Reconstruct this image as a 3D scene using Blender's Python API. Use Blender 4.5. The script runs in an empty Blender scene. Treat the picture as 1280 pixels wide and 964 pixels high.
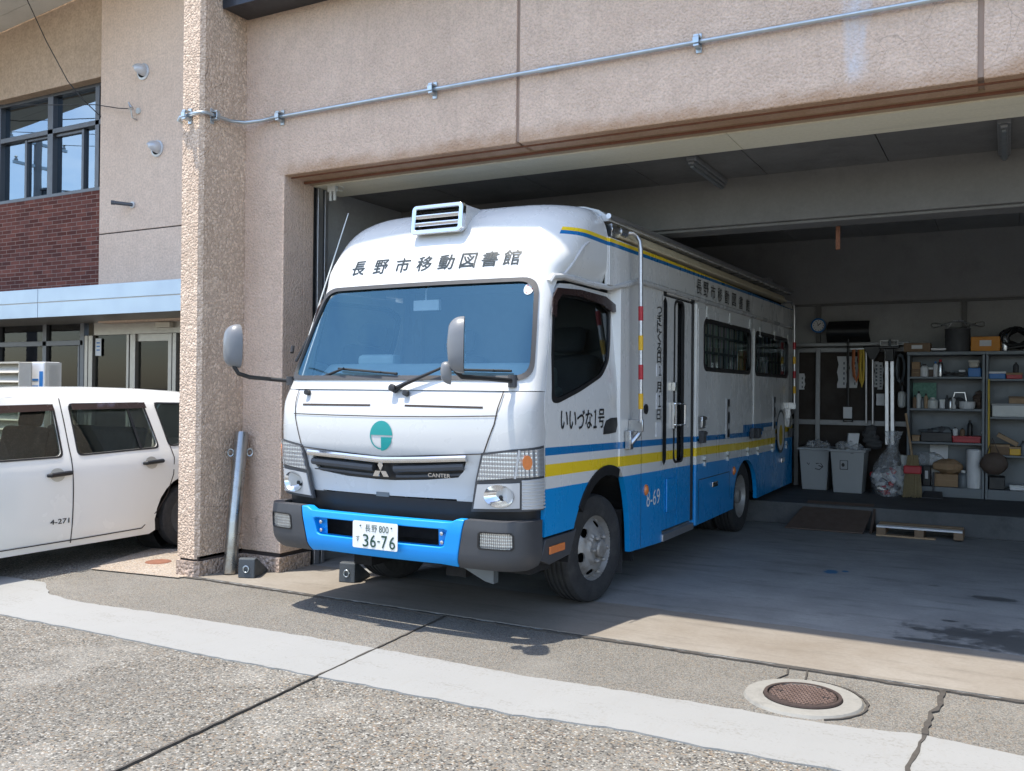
import bpy, bmesh, math, random
from mathutils import Vector, Matrix, geometry
R = math.radians
rnd = random.Random(7)
sc = bpy.context.scene
COL = sc.collection

# ------------------------------------------------------------------ camera
CAMH = 1.5
FPX, YAW, PITCH, ROLL = 1138.67, R(28.6), R(0.334), R(0.557)
_f = Vector((-math.sin(YAW)*math.cos(PITCH), math.cos(YAW)*math.cos(PITCH), math.sin(PITCH)))
_r = Vector((math.cos(YAW), math.sin(YAW), 0.0))
_d = _f.cross(_r)
if _d.z > 0: _d = -_d
_c, _s = math.cos(ROLL), math.sin(ROLL)
_r, _d = _c*_r - _s*_d, _s*_r + _c*_d
cam = bpy.data.cameras.new('Camera'); camo = bpy.data.objects.new('Camera', cam); COL.objects.link(camo)
m = Matrix.Identity(4)
for i in range(3):
    m[i][0] = _r[i]; m[i][1] = -_d[i]; m[i][2] = -_f[i]
m[0][3], m[1][3], m[2][3] = 0, 0, CAMH
camo.matrix_world = m
cam.sensor_width = 36; cam.lens = FPX/1280*36; cam.clip_start = 0.05; cam.clip_end = 6000
sc.camera = camo

# ------------------------------------------------------------------ world, sun, exposure
SUNV = Vector((0.19, 0.20, -1.0)).normalized()      # direction the light travels
world = bpy.data.worlds.new('World'); sc.world = world; world.use_nodes = True
wn = world.node_tree.nodes; wl = world.node_tree.links; wn.clear()
wo = wn.new('ShaderNodeOutputWorld'); wb = wn.new('ShaderNodeBackground'); sky = wn.new('ShaderNodeTexSky')
sky.sky_type = 'NISHITA'; sky.sun_disc = False
to = -SUNV
sky.sun_elevation = math.asin(to.z); sky.sun_rotation = math.atan2(to.x, to.y)
sky.altitude = 400; sky.air_density = 1.0; sky.dust_density = 1.2; sky.ozone_density = 1.2
wb.inputs['Strength'].default_value = 0.15
tcw = wn.new('ShaderNodeTexCoord'); mpw = wn.new('ShaderNodeMapping'); mpw.inputs['Scale'].default_value = (1.0, 1.0, 2.4)
nzw = wn.new('ShaderNodeTexNoise'); nzw.inputs['Scale'].default_value = 2.1; nzw.inputs['Detail'].default_value = 9; nzw.inputs['Roughness'].default_value = 0.58
mrw = wn.new('ShaderNodeMapRange'); mrw.inputs[1].default_value = 0.50; mrw.inputs[2].default_value = 0.68; mrw.inputs[4].default_value = 0.6
hsw = wn.new('ShaderNodeHueSaturation'); hsw.inputs['Saturation'].default_value = 0.12; hsw.inputs['Value'].default_value = 1.3
hs0 = wn.new('ShaderNodeHueSaturation'); hs0.inputs['Saturation'].default_value = 1.0
mxw = wn.new('ShaderNodeMix'); mxw.data_type = 'RGBA'
wl.new(tcw.outputs['Generated'], mpw.inputs[0]); wl.new(mpw.outputs[0], nzw.inputs['Vector']); wl.new(nzw.outputs['Fac'], mrw.inputs[0])
wl.new(sky.outputs[0], hsw.inputs['Color']); wl.new(sky.outputs[0], hs0.inputs['Color'])
spw = wn.new('ShaderNodeSeparateXYZ'); wl.new(tcw.outputs['Generated'], spw.inputs[0])
elw = wn.new('ShaderNodeMapRange'); elw.inputs[1].default_value = 0.25; elw.inputs[2].default_value = 0.75; elw.inputs[3].default_value = 1.0; elw.inputs[4].default_value = 0.15; wl.new(spw.outputs[2], elw.inputs[0])
mlw = wn.new('ShaderNodeMath'); mlw.operation = 'MULTIPLY'; wl.new(mrw.outputs[0], mlw.inputs[0]); wl.new(elw.outputs[0], mlw.inputs[1])
wl.new(mlw.outputs[0], mxw.inputs[0]); wl.new(hs0.outputs[0], mxw.inputs[6]); wl.new(hsw.outputs[0], mxw.inputs[7])
wl.new(mxw.outputs[2], wb.inputs[0]); wl.new(wb.outputs[0], wo.inputs[0])
sl = bpy.data.lights.new('Sun', 'SUN'); sl.energy = 2.5; sl.angle = R(0.53); sl.color = (1.0, 0.93, 0.82)
slo = bpy.data.objects.new('Sun', sl); COL.objects.link(slo)
slo.rotation_euler = SUNV.to_track_quat('-Z', 'Y').to_euler(); slo.location = (-3, -3, 12)
sc.view_settings.view_transform = 'Standard'; sc.view_settings.look = 'None'
sc.view_settings.exposure = 1.45; sc.view_settings.gamma = 1.0; sc.view_settings.use_curve_mapping = False
sc.render.engine = 'CYCLES'
try:
    sc.cycles.use_denoising = True; sc.cycles.denoiser = 'OPENIMAGEDENOISE'
except Exception: pass
sc.cycles.max_bounces = 10; sc.cycles.diffuse_bounces = 6; sc.cycles.glossy_bounces = 5; sc.cycles.transparent_max_bounces = 16
sc.cycles.caustics_reflective = False; sc.cycles.caustics_refractive = False

# ------------------------------------------------------------------ measuring helpers: a photo pixel back onto a real plane
def ray(u, v): return _r*((u-640)/FPX) + _d*((v-482)/FPX) + _f
def on(ax, val, u, v):
    d = ray(u, v); o = Vector((0, 0, CAMH)); t = (val-o[ax])/d[ax]; return o + d*t
def gp(u, v, z=0.0): return on(2, z, u, v)
def px(u, v, x): return on(0, x, u, v)
def py(u, v, y): return on(1, y, u, v)

# ------------------------------------------------------------------ materials
def nt(name):
    mt = bpy.data.materials.new(name); mt.use_nodes = True
    n = mt.node_tree.nodes; l = mt.node_tree.links
    return mt, n, l, n['Principled BSDF']
def N(n, typ, **kw):
    x = n.new(typ)
    for k, v in kw.items(): setattr(x, k, v)
    return x
def math_(n, l, op, a, b=None, c=None):
    x = n.new('ShaderNodeMath'); x.operation = op
    for i, s in enumerate((a, b, c)):
        if s is None: continue
        if isinstance(s, (int, float)): x.inputs[i].default_value = s
        else: l.new(s, x.inputs[i])
    return x.outputs[0]
def mixc(n, l, fac, a, b, blend='MIX'):
    x = n.new('ShaderNodeMix'); x.data_type = 'RGBA'; x.blend_type = blend
    for s, i in ((fac, 0), (a, 6), (b, 7)):
        if isinstance(s, (int, float)): x.inputs[i].default_value = s
        elif isinstance(s, tuple): x.inputs[i].default_value = (*s[:3], 1)
        else: l.new(s, x.inputs[i])
    return x.outputs[2]
def pos(n): return n.new('ShaderNodeNewGeometry').outputs['Position']
def noise(n, l, vec, scale, detail=4, rough=0.55, sx=None):
    if sx:
        mp = n.new('ShaderNodeMapping'); mp.inputs['Scale'].default_value = sx; l.new(vec, mp.inputs['Vector']); vec = mp.outputs[0]
    x = n.new('ShaderNodeTexNoise'); x.inputs['Scale'].default_value = scale; x.inputs['Detail'].default_value = detail
    x.inputs['Roughness'].default_value = rough; l.new(vec, x.inputs['Vector']); return x.outputs['Fac']
def voro(n, l, vec, scale, feature='F1', out='Distance', rand=1.0):
    x = n.new('ShaderNodeTexVoronoi'); x.feature = feature; x.inputs['Scale'].default_value = scale
    x.inputs['Randomness'].default_value = rand; l.new(vec, x.inputs['Vector']); return x.outputs[out]
def mrange(n, l, v, a, b, c=0.0, d=1.0):
    x = n.new('ShaderNodeMapRange'); x.clamp = True
    x.inputs[1].default_value = a; x.inputs[2].default_value = b; x.inputs[3].default_value = c; x.inputs[4].default_value = d
    l.new(v, x.inputs[0]); return x.outputs[0]
def bump(n, l, h, strength, dist, prev=None):
    b = n.new('ShaderNodeBump'); b.inputs['Strength'].default_value = strength; b.inputs['Distance'].default_value = dist
    l.new(h, b.inputs['Height'])
    if prev is not None: l.new(prev, b.inputs['Normal'])
    return b.outputs[0]
def simple(name, col, rough=0.5, metal=0.0, var=0.12, scale=9.0, bmp=0.0, bscale=120.0, coat=0.0, dirt=None, alpha=None):
    mt, n, l, b = nt(name); p = pos(n)
    f = noise(n, l, p, scale, 5)
    a = tuple(max(0, c*(1-var)) for c in col); c2 = tuple(min(1, c*(1+var)) for c in col)
    col_out = mixc(n, l, f, a, c2)
    if dirt:
        d = mrange(n, l, noise(n, l, p, scale*0.6, 6, 0.7), 0.5, 0.72)
        col_out = mixc(n, l, math_(n, l, 'MULTIPLY', d, dirt[1]), col_out, dirt[0])
    l.new(col_out, b.inputs['Base Color'])
    l.new(mrange(n, l, noise(n, l, p, scale*1.7, 4), 0.3, 0.7, max(0.02, rough*0.85), min(1, rough*1.15)), b.inputs['Roughness'])
    b.inputs['Metallic'].default_value = metal
    if coat: b.inputs['Coat Weight'].default_value = coat; b.inputs['Coat Roughness'].default_value = 0.06
    if bmp: l.new(bump(n, l, noise(n, l, p, bscale, 3), bmp, 0.004), b.inputs['Normal'])
    if alpha is not None: b.inputs['Alpha'].default_value = alpha
    return mt
def emboss(name, col, rough, h):
    return simple(name, col, rough, 0, 0.1, 6, h)
def glass(name, tint, refl, rough=0.01, see=(0.6, 0.7, 0.72), wave=0.0):
    """tinted pane: part mirror, part see-through"""
    mt, n, l, b = nt(name); n.remove(b)
    out = n['Material Output']
    g = n.new('ShaderNodeBsdfGlossy'); g.inputs['Roughness'].default_value = rough; g.inputs['Color'].default_value = (*tint, 1)
    t = n.new('ShaderNodeBsdfTransparent'); t.inputs['Color'].default_value = (*see, 1)
    mx = n.new('ShaderNodeMixShader'); fr = n.new('ShaderNodeFresnel'); fr.inputs['IOR'].default_value = 1.5
    l.new(math_(n, l, 'MAXIMUM', math_(n, l, 'MULTIPLY', fr.outputs[0], 1.0), refl), mx.inputs[0])
    l.new(t.outputs[0], mx.inputs[1]); l.new(g.outputs[0], mx.inputs[2]); l.new(mx.outputs[0], out.inputs['Surface'])
    if wave:
        bb = bump(n, l, noise(n, l, pos(n), 1.1, 1), wave, 0.03); l.new(bb, g.inputs['Normal'])
    return mt

def stucco(name, c1, c2, bscale, bdist, bstr, stain=False, cracks=0.0, pebble=False):
    mt, n, l, b = nt(name); p = pos(n); sep = n.new('ShaderNodeSeparateXYZ'); l.new(p, sep.inputs[0])
    big = noise(n, l, p, 0.9, 6, 0.65); mid = noise(n, l, p, 6, 5)
    fine = noise(n, l, p, bscale, 3, 0.6)
    vv = voro(n, l, p, bscale*0.8)
    col = mixc(n, l, mrange(n, l, big, 0.3, 0.7), c1, c2)
    col = mixc(n, l, mrange(n, l, mid, 0.35, 0.75, 0, 0.35), col, tuple(x*0.72 for x in c1))
    col = mixc(n, l, mrange(n, l, fine, 0.3, 0.6, 0.42 if pebble else 0.42, 0.0), col, tuple(x*0.5 for x in c1))
    if pebble:
        vc = voro(n, l, p, bscale*0.8, out='Color'); sv = n.new('ShaderNodeSeparateXYZ'); l.new(vc, sv.inputs[0])
        col = mixc(n, l, mrange(n, l, sv.outputs[0], 0.55, 1.0, 0, 0.7), col, tuple(min(1, x*1.35) for x in c2))
    # vertical run-off streaks
    st = noise(n, l, p, 3.0, 5, 0.6, (6, 6, 0.35))
    col = mixc(n, l, mrange(n, l, st, 0.52, 0.75, 0, 0.22), col, tuple(x*0.6 for x in c1))
    if cracks:
        cr = voro(n, l, n_warp(n, l, p, 3.0, 0.12), 3.4, 'DISTANCE_TO_EDGE')
        cm = math_(n, l, 'MULTIPLY', mrange(n, l, cr, 0.0, 0.008, 1, 0), mrange(n, l, noise(n, l, p, 0.8, 2), 0.45, 0.6, 0, cracks))
        col = mixc(n, l, cm, col, (0.12, 0.085, 0.065))
    if stain:
        z = sep.outputs[2]
        w = math_(n, l, 'ADD', z, math_(n, l, 'MULTIPLY', noise(n, l, p, 9, 5), -0.16))
        k = math_(n, l, 'MULTIPLY', mrange(n, l, w, 3.19, 3.27, 0.6, 0), math_(n, l, 'MULTIPLY', math_(n, l, 'GREATER_THAN', z, 3.2385), mrange(n, l, sep.outputs[0], -5.3, -5.1, 0, 1)))
        k = math_(n, l, 'MULTIPLY', k, mrange(n, l, noise(n, l, p, 2.2, 4, 0.6, (1, 1, 1)), 0.25, 0.6, 0.45, 1.0))
        col = mixc(n, l, k, col, (0.36, 0.19, 0.085))
        # lime streak
        xx = math_(n, l, 'ABSOLUTE', math_(n, l, 'ADD', sep.outputs[0], 0.80))
        ww = math_(n, l, 'ADD', xx, math_(n, l, 'MULTIPLY', noise(n, l, p, 14, 5, 0.6, (1, 1, 0.3)), 0.22))
        kk = math_(n, l, 'MULTIPLY', mrange(n, l, ww, 0.10, 0.2, 0.85, 0), mrange(n, l, z, 3.3, 3.42, 0, 1))
        col = mixc(n, l, kk, col, (0.66, 0.64, 0.66))
    l.new(col, b.inputs['Base Color']); b.inputs['Roughness'].default_value = 0.93; b.inputs['Specular IOR Level'].default_value = 0.25
    h = math_(n, l, 'ADD', math_(n, l, 'MULTIPLY', vv, -0.8), fine)
    nb = bump(n, l, h, bstr, bdist)
    l.new(nb, b.inputs['Normal'])
    return mt
def n_warp(n, l, p, scale, amt):
    x = n.new('ShaderNodeTexNoise'); x.inputs['Scale'].default_value = scale; x.inputs['Detail'].default_value = 3; l.new(p, x.inputs['Vector'])
    vm = n.new('ShaderNodeVectorMath'); vm.operation = 'MULTIPLY_ADD'
    l.new(x.outputs['Color'], vm.inputs[0]); vm.inputs[1].default_value = (amt,)*3; l.new(p, vm.inputs[2]); return vm.outputs[0]

def aggregate(name, base, dark, light, scale, stainamt=0.35):
    mt, n, l, b = nt(name); p = pos(n)
    v = n.new('ShaderNodeTexVoronoi'); v.inputs['Scale'].default_value = scale; l.new(p, v.inputs['Vector'])
    sv = n.new('ShaderNodeSeparateXYZ'); l.new(v.outputs['Color'], sv.inputs[0])
    rp = n.new('ShaderNodeValToRGB'); e = rp.color_ramp; e.interpolation = 'CONSTANT'
    cols = [(0.0, dark), (0.16, tuple(x*0.75 for x in base)), (0.34, base), (0.56, tuple(x*1.15 for x in base)),
            (0.72, (base[0]*1.2, base[1]*1.02, base[2]*0.82)), (0.84, light), (0.95, (base[0]*1.1, base[1]*0.85, base[2]*0.7))]
    e.elements[0].position = 0; e.elements[0].color = (*cols[0][1], 1); e.elements[1].position = cols[1][0]; e.elements[1].color = (*cols[1][1], 1)
    for q, c in cols[2:]:
        el = e.elements.new(q); el.color = (*c, 1)
    l.new(sv.outputs[0], rp.inputs[0])
    col = mixc(n, l, mrange(n, l, v.outputs['Distance'], 0.25, 0.75, 0, 0.55), rp.outputs[0], tuple(x*0.55 for x in base))
    big = noise(n, l, p, 0.55, 7, 0.62)
    col = mixc(n, l, mrange(n, l, big, 0.42, 0.68, 0, stainamt), col, tuple(x*0.5 for x in base))
    big2 = noise(n, l, p, 1.9, 5, 0.6)
    col = mixc(n, l, mrange(n, l, big2, 0.5, 0.75, 0, 0.3), col, light)
    l.new(col, b.inputs['Base Color']); b.inputs['Roughness'].default_value = 0.9; b.inputs['Specular IOR Level'].default_value = 0.3
    l.new(bump(n, l, math_(n, l, 'ADD', math_(n, l, 'MULTIPLY', v.outputs['Distance'], -1.0), noise(n, l, p, scale*2, 2)), 0.7, 0.006), b.inputs['Normal'])
    return mt

def concrete(name, c1, c2, stain=0.5, wet=False, streak=None, rough=0.85):
    mt, n, l, b = nt(name); p = pos(n)
    f = noise(n, l, p, 1.3, 8, 0.65); g = noise(n, l, p, 40, 4); s = noise(n, l, p, 3.0, 6, 0.7, streak or (1, 1, 1))
    col = mixc(n, l, mrange(n, l, f, 0.3, 0.7), c1, c2)
    col = mixc(n, l, mrange(n, l, g, 0.3, 0.8, 0, 0.25), col, tuple(x*0.6 for x in c1))
    col = mixc(n, l, mrange(n, l, s, 0.52, 0.72, 0, stain), col, tuple(x*0.5 for x in c1))
    rr = None
    if wet:
        sep = n.new('ShaderNodeSeparateXYZ'); l.new(p, sep.inputs[0])
        def spot(cx, cy, rx, ry, fr=0.5):
            dx = math_(n, l, 'DIVIDE', math_(n, l, 'ADD', sep.outputs[0], -cx), rx)
            dy = math_(n, l, 'DIVIDE', math_(n, l, 'ADD', sep.outputs[1], -cy), ry)
            d = math_(n, l, 'SQRT', math_(n, l, 'ADD', math_(n, l, 'MULTIPLY', dx, dx), math_(n, l, 'MULTIPLY', dy, dy)))
            d = math_(n, l, 'ADD', d, math_(n, l, 'MULTIPLY', math_(n, l, 'ADD', noise(n, l, p, 6, 6, 0.7), -0.5), 2.2*fr+0.8))
            return mrange(n, l, d, 0.62, 1.0, 1, 0)
        k = spot(0.15, 6.35, 0.75, 0.33, 1.2)
        for a in ((-0.08, 7.62, 0.2, 0.09), (0.32, 7.5, 0.2, 0.06), (-0.33, 6.72, 0.07, 0.035), (-0.5, 7.9, 0.05, 0.03), (-0.33, 6.1, 0.3, 0.06)):
            k = math_(n, l, 'MAXIMUM', k, spot(*a))
        col = mixc(n, l, math_(n, l, 'MULTIPLY', k, 0.72), col, (0.035, 0.04, 0.043))
        kb = spot(-1.31, 8.05, 0.07, 0.11, 0.6); kb = math_(n, l, 'MAXIMUM', kb, spot(-1.2, 8.12, 0.04, 0.05, 0.6))
        col = mixc(n, l, math_(n, l, 'MULTIPLY', kb, 0.85), col, (0.01, 0.12, 0.25))
        l.new(mrange(n, l, k, 0, 1, rough, 0.35), b.inputs['Roughness'])
    else: b.inputs['Roughness'].default_value = rough
    l.new(col, b.inputs['Base Color']); b.inputs['Specular IOR Level'].default_value = 0.35
    l.new(bump(n, l, g, 0.35, 0.003), b.inputs['Normal'])
    return mt

def bus_paint():
    mt, n, l, b = nt('coach_paint'); p = pos(n); sep = n.new('ShaderNodeSeparateXYZ'); l.new(p, sep.inputs[0])
    x, y, z = sep.outputs
    zz = math_(n, l, 'ADD', z, math_(n, l, 'MULTIPLY', math_(n, l, 'MINIMUM', math_(n, l, 'ADD', y, -5.0), 5.0), 0.0155))
    def gt(a, t): return math_(n, l, 'GREATER_THAN', a, t)
    def band(a, lo, hi): return math_(n, l, 'MULTIPLY', gt(a, lo), math_(n, l, 'LESS_THAN', a, hi))
    side = gt(y, 4.99)
    s2 = math_(n, l, 'MULTIPLY', gt(y, 11.27), 0.115)
    zs = math_(n, l, 'SUBTRACT', zz, s2)
    st0, st1 = gt(y, 9.68), gt(y, 10.6)
    lo_z = math_(n, l, 'ADD', 1.102, math_(n, l, 'MULTIPLY', st1, 0.083)); hi_z = math_(n, l, 'ADD', 1.152, math_(n, l, 'MULTIPLY', st0, 0.083))
    dkm = math_(n, l, 'MULTIPLY', gt(zz, lo_z), math_(n, l, 'LESS_THAN', zz, hi_z))
    white = (0.70, 0.705, 0.69)
    # faint road film, heavier low down
    dn = noise(n, l, p, 2.4, 7, 0.7, (1, 1, 0.45))
    col = mixc(n, l, mrange(n, l, dn, 0.45, 0.8, 0, 0.22), white, (0.54, 0.52, 0.47))
    blue = mixc(n, l, mrange(n, l, noise(n, l, p, 3, 6), 0.4, 0.8, 0, 0.25), (0.002, 0.26, 0.64), (0.02, 0.235, 0.50))
    def put(mask, c, col): return mixc(n, l, math_(n, l, 'MULTIPLY', mask, side), col, c)
    col = put(math_(n, l, 'LESS_THAN', zs, 0.896), blue, col)
    col = put(math_(n, l, 'MULTIPLY', band(zs, 0.972, 1.047), math_(n, l, 'LESS_THAN', y, 12.4)), (0.86, 0.61, 0.02), col)
    col = put(math_(n, l, 'MULTIPLY', dkm, math_(n, l, 'LESS_THAN', y, 11.55)), (0.002, 0.165, 0.42), col)
    up = math_(n, l, 'MULTIPLY', gt(y, 5.30), gt(math_(n, l, 'ABSOLUTE', math_(n, l, 'ADD', x, 3.5)), 0.90))
    zu = math_(n, l, 'SUBTRACT', z, math_(n, l, 'MULTIPLY', math_(n, l, 'MAXIMUM', math_(n, l, 'ADD', y, -6.0), 0.0), 0.0085))
    col = put(math_(n, l, 'MULTIPLY', band(zu, 2.538, 2.566), up), (0.002, 0.145, 0.38), col)
    col = put(math_(n, l, 'MULTIPLY', band(zu, 2.566, 2.592), up), (0.86, 0.61, 0.02), col)
    l.new(col, b.inputs['Base Color'])
    l.new(mrange(n, l, dn, 0.4, 0.8, 0.24, 0.42), b.inputs['Roughness'])
    b.inputs['Coat Weight'].default_value = 0.3; b.inputs['Coat Roughness'].default_value = 0.08
    l.new(bump(n, l, noise(n, l, p, 1.4, 2), 0.05, 0.02), b.inputs['Coat Normal'])
    return mt

def bricks():
    mt, n, l, b = nt('dark_brick_tile'); p = pos(n); sep = n.new('ShaderNodeSeparateXYZ'); l.new(p, sep.inputs[0])
    cm = n.new('ShaderNodeCombineXYZ'); l.new(sep.outputs[0], cm.inputs[0]); l.new(sep.outputs[2], cm.inputs[1])
    br = n.new('ShaderNodeTexBrick'); l.new(cm.outputs[0], br.inputs['Vector']); br.inputs['Scale'].default_value = 1.0
    br.inputs['Brick Width'].default_value = 0.30; br.inputs['Row Height'].default_value = 0.082; br.inputs['Mortar Size'].default_value = 0.006
    br.inputs['Color1'].default_value = (0.11, 0.034, 0.024, 1); br.inputs['Color2'].default_value = (0.22, 0.078, 0.057, 1); br.inputs['Mortar'].default_value = (0.30, 0.22, 0.19, 1)
    br.inputs['Bias'].default_value = -0.1
    col = mixc(n, l, mrange(n, l, noise(n, l, p, 3.0, 4), 0.4, 0.7, 0, 0.35), br.outputs['Color'], (0.05, 0.035, 0.04))
    l.new(col, b.inputs['Base Color']); b.inputs['Roughness'].default_value = 0.85; b.inputs['Specular IOR Level'].default_value = 0.2
    l.new(bump(n, l, math_(n, l, 'MULTIPLY', br.outputs['Fac'], -1.0), 0.6, 0.01), b.inputs['Normal'])
    return mt

MT = {}
def mk():
    M = MT
    M['stucco'] = stucco('pink_stucco', (0.715, 0.535, 0.415), (0.82, 0.63, 0.50), 72, 0.013, 0.8, stain=True, cracks=0.35)
    M['pebble'] = stucco('rough_pebble_render', (0.64, 0.48, 0.36), (0.76, 0.59, 0.46), 72, 0.015, 0.9, cracks=0.8, pebble=True)
    M['plinth'] = stucco('pebble_plinth', (0.45, 0.345, 0.28), (0.56, 0.44, 0.36), 44, 0.024, 1.0, pebble=True)
    M['joint'] = simple('wall_joint_sealant', (0.34, 0.25, 0.195), 0.9)
    M['groove'] = simple('dark_groove', (0.04, 0.03, 0.026), 0.95)
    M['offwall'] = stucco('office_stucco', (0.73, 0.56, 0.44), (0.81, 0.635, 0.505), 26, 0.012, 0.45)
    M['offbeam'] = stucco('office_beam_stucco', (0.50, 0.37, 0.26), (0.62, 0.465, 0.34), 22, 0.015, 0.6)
    M['brick'] = bricks()
    M['cream'] = concrete('cream_soffit_board', (0.80, 0.77, 0.61), (0.85, 0.82, 0.67), 0.2, streak=(0.3, 3, 1))
    M['rustsoffit'] = concrete('rust_streaked_underside', (0.42, 0.30, 0.19), (0.52, 0.41, 0.29), 0.8, streak=(0.5, 14, 8))
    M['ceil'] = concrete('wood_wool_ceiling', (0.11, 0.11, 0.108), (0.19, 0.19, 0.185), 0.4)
    M['inwall'] = concrete('garage_inner_wall', (0.33, 0.335, 0.335), (0.39, 0.395, 0.395), 0.3)
    M['beam'] = concrete('painted_beam', (0.165, 0.165, 0.16), (0.20, 0.20, 0.195), 0.25)
    M['asph'] = aggregate('exposed_aggregate', (0.205, 0.194, 0.170), (0.040, 0.039, 0.037), (0.42, 0.405, 0.365), 100)
    M['apron'] = aggregate('worn_apron_concrete', (0.225, 0.215, 0.192), (0.10, 0.097, 0.09), (0.31, 0.30, 0.27), 150, 0.4)
    M['line'] = wornline()
    M['slab'] = concrete('garage_slab', (0.21, 0.212, 0.205), (0.345, 0.345, 0.33), 0.6, wet=True, streak=(0.5, 2.2, 1))
    M['slabedge'] = concrete('beige_slab_edge', (0.205, 0.176, 0.142), (0.285, 0.262, 0.228), 0.42, streak=(0.5, 3.0, 1))  # front strip of the floor, warmer in tone than the slab behind
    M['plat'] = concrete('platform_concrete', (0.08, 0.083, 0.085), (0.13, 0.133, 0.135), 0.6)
    M['crack'] = simple('dirt_filled_joint', (0.062, 0.055, 0.047), 1.0, 0, 0.5, 20)
    M['paint'] = bus_paint()
    M['white'] = simple('white_paint', (0.56, 0.565, 0.56), 0.28, 0, 0.03, 2, coat=0.4, dirt=((0.50, 0.49, 0.465), 0.15))
    M['bluep'] = simple('bright_blue_paint', (0.0, 0.29, 0.78), 0.45, 0, 0.05, 3, coat=0.12)
    M['bluedoor'] = M['bluep']
    M['grey'] = simple('grey_bumper_plastic', (0.055, 0.057, 0.062), 0.5, 0, 0.12, 5, 0.1, 300)
    M['black'] = simple('black_plastic', (0.013, 0.013, 0.014), 0.45, 0, 0.2, 8)
    M['rubber'] = simple('gasket_rubber', (0.05, 0.05, 0.052), 0.55)
    M['tyre'] = simple('tyre_rubber', (0.028, 0.028, 0.029), 0.8, 0, 0.3, 14, 0.2, 200, dirt=((0.09, 0.085, 0.078), 0.4))
    M['rim'] = simple('painted_steel_rim', (0.32, 0.31, 0.295), 0.45, 0.3, 0.2, 16, dirt=((0.16, 0.13, 0.10), 0.7))
    M['chrome'] = simple('chrome', (0.78, 0.80, 0.82), 0.09, 1.0, 0.02)
    M['steel'] = simple('brushed_steel', (0.52, 0.53, 0.54), 0.3, 1.0, 0.15, 12)
    M['galv'] = simple('galvanised_pipe', (0.46, 0.52, 0.56), 0.33, 0.85, 0.18, 20)
    M['rackalu'] = simple('dull_rack_aluminium', (0.26, 0.265, 0.27), 0.5, 0.7, 0.1, 20)
    M['alu'] = simple('aluminium', (0.55, 0.55, 0.56), 0.38, 0.9, 0.1, 20)
    M['silver'] = simple('silver_plastic', (0.56, 0.57, 0.58), 0.35, 0.3, 0.05)
    M['mirrorgrey'] = simple('grey_mirror_shell', (0.17, 0.178, 0.19), 0.38, 0, 0.1, 12)
    M['ws'] = glass('windscreen_glass', (0.36, 0.74, 0.94), 0.18, 0.012, (0.76, 0.86, 0.87), 0.02)
    M['sideglass'] = glass('dark_side_glass', (0.7, 0.75, 0.78), 0.05, 0.01, (0.30, 0.34, 0.35))
    M['buswin'] = glass('bus_window_glass', (0.7, 0.78, 0.8), 0.05, 0.01, (0.80, 0.88, 0.86))
    M['carglass'] = glass('car_glass', (0.7, 0.76, 0.74), 0.07, 0.01, (0.62, 0.68, 0.62))
    M['offglass'] = glass('office_window_glass', (0.62, 0.78, 0.92), 0.34, 0.01, (0.2, 0.22, 0.24), 0.02)
    M['doorglass'] = glass('door_glass', (0.6, 0.6, 0.6), 0.03, 0.01, (0.70, 0.68, 0.62))
    M['lens'] = lens('clear_lamp_lens', (0.62, 0.64, 0.66), 110)
    M['lensfog'] = lens('ribbed_fog_lens', (0.62, 0.62, 0.60), 150)
    M['reflector'] = simple('lamp_reflector', (0.80, 0.82, 0.85), 0.12, 1.0, 0.05)
    M['amber'] = simple('amber_lens', (0.68, 0.20, 0.05), 0.2, 0, 0.15, 60, coat=0.6)
    M['teal'] = simple('teal_emblem', (0.0, 0.26, 0.255), 0.35)
    M['ink'] = simple('dark_lettering', (0.018, 0.028, 0.03), 0.4, 0, 0.1)
    M['inkb'] = simple('black_lettering', (0.012, 0.012, 0.014), 0.4)
    M['inkw'] = simple('white_lettering', (0.78, 0.8, 0.8), 0.4)
    M['inkg'] = simple('plate_green', (0.015, 0.06, 0.04), 0.45)
    M['plate'] = simple('plate_white', (0.74, 0.75, 0.74), 0.4, 0, 0.03)
    M['cabin'] = simple('cabin_trim', (0.06, 0.062, 0.066), 0.7)
    M['liner'] = simple('cab_headliner', (0.19, 0.20, 0.205), 0.8)
    M['cabseat'] = simple('cab_seat_cloth', (0.11, 0.115, 0.125), 0.9)
    M['dash'] = simple('dashboard', (0.42, 0.50, 0.50), 0.6)
    M['seat'] = simple('seat_cloth', (0.045, 0.048, 0.055), 0.9)
    M['void'] = simple('dark_void', (0.008, 0.008, 0.009), 0.9)
    M['carw'] = simple('car_white_paint', (0.82, 0.81, 0.765), 0.25, 0, 0.03, 1.5, coat=0.6)
    M['canopy'] = simple('canopy_aluminium', (0.42, 0.50, 0.58), 0.38, 0.55, 0.08, 1.5)
    M['frame'] = simple('bronze_window_frame', (0.12, 0.125, 0.135), 0.4, 0.6)
    M['doorframe'] = simple('stainless_door_frame', (0.34, 0.32, 0.29), 0.38, 0.7)
    M['beige'] = simple('beige_metal', (0.52, 0.49, 0.42), 0.5)
    M['acw'] = simple('white_metal', (0.68, 0.69, 0.70), 0.5)
    M['curtain'] = simple('cream_curtain', (0.62, 0.55, 0.40), 0.9)
    M['blind'] = simple('vertical_blind', (0.50, 0.48, 0.44), 0.8)
    M['eavew'] = concrete('white_eave_board', (0.62, 0.60, 0.54), (0.70, 0.68, 0.62), 0.15)
    M['eaved'] = simple('dark_metal_eave', (0.035, 0.042, 0.055), 0.35, 0.4)
    M['iron'] = ironmat(); M['irondark'] = simple('dark_base_iron', (0.045, 0.03, 0.025), 0.9, 0, 0.4, 40)  # second iron: lid base, darker than the raised studs
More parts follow.
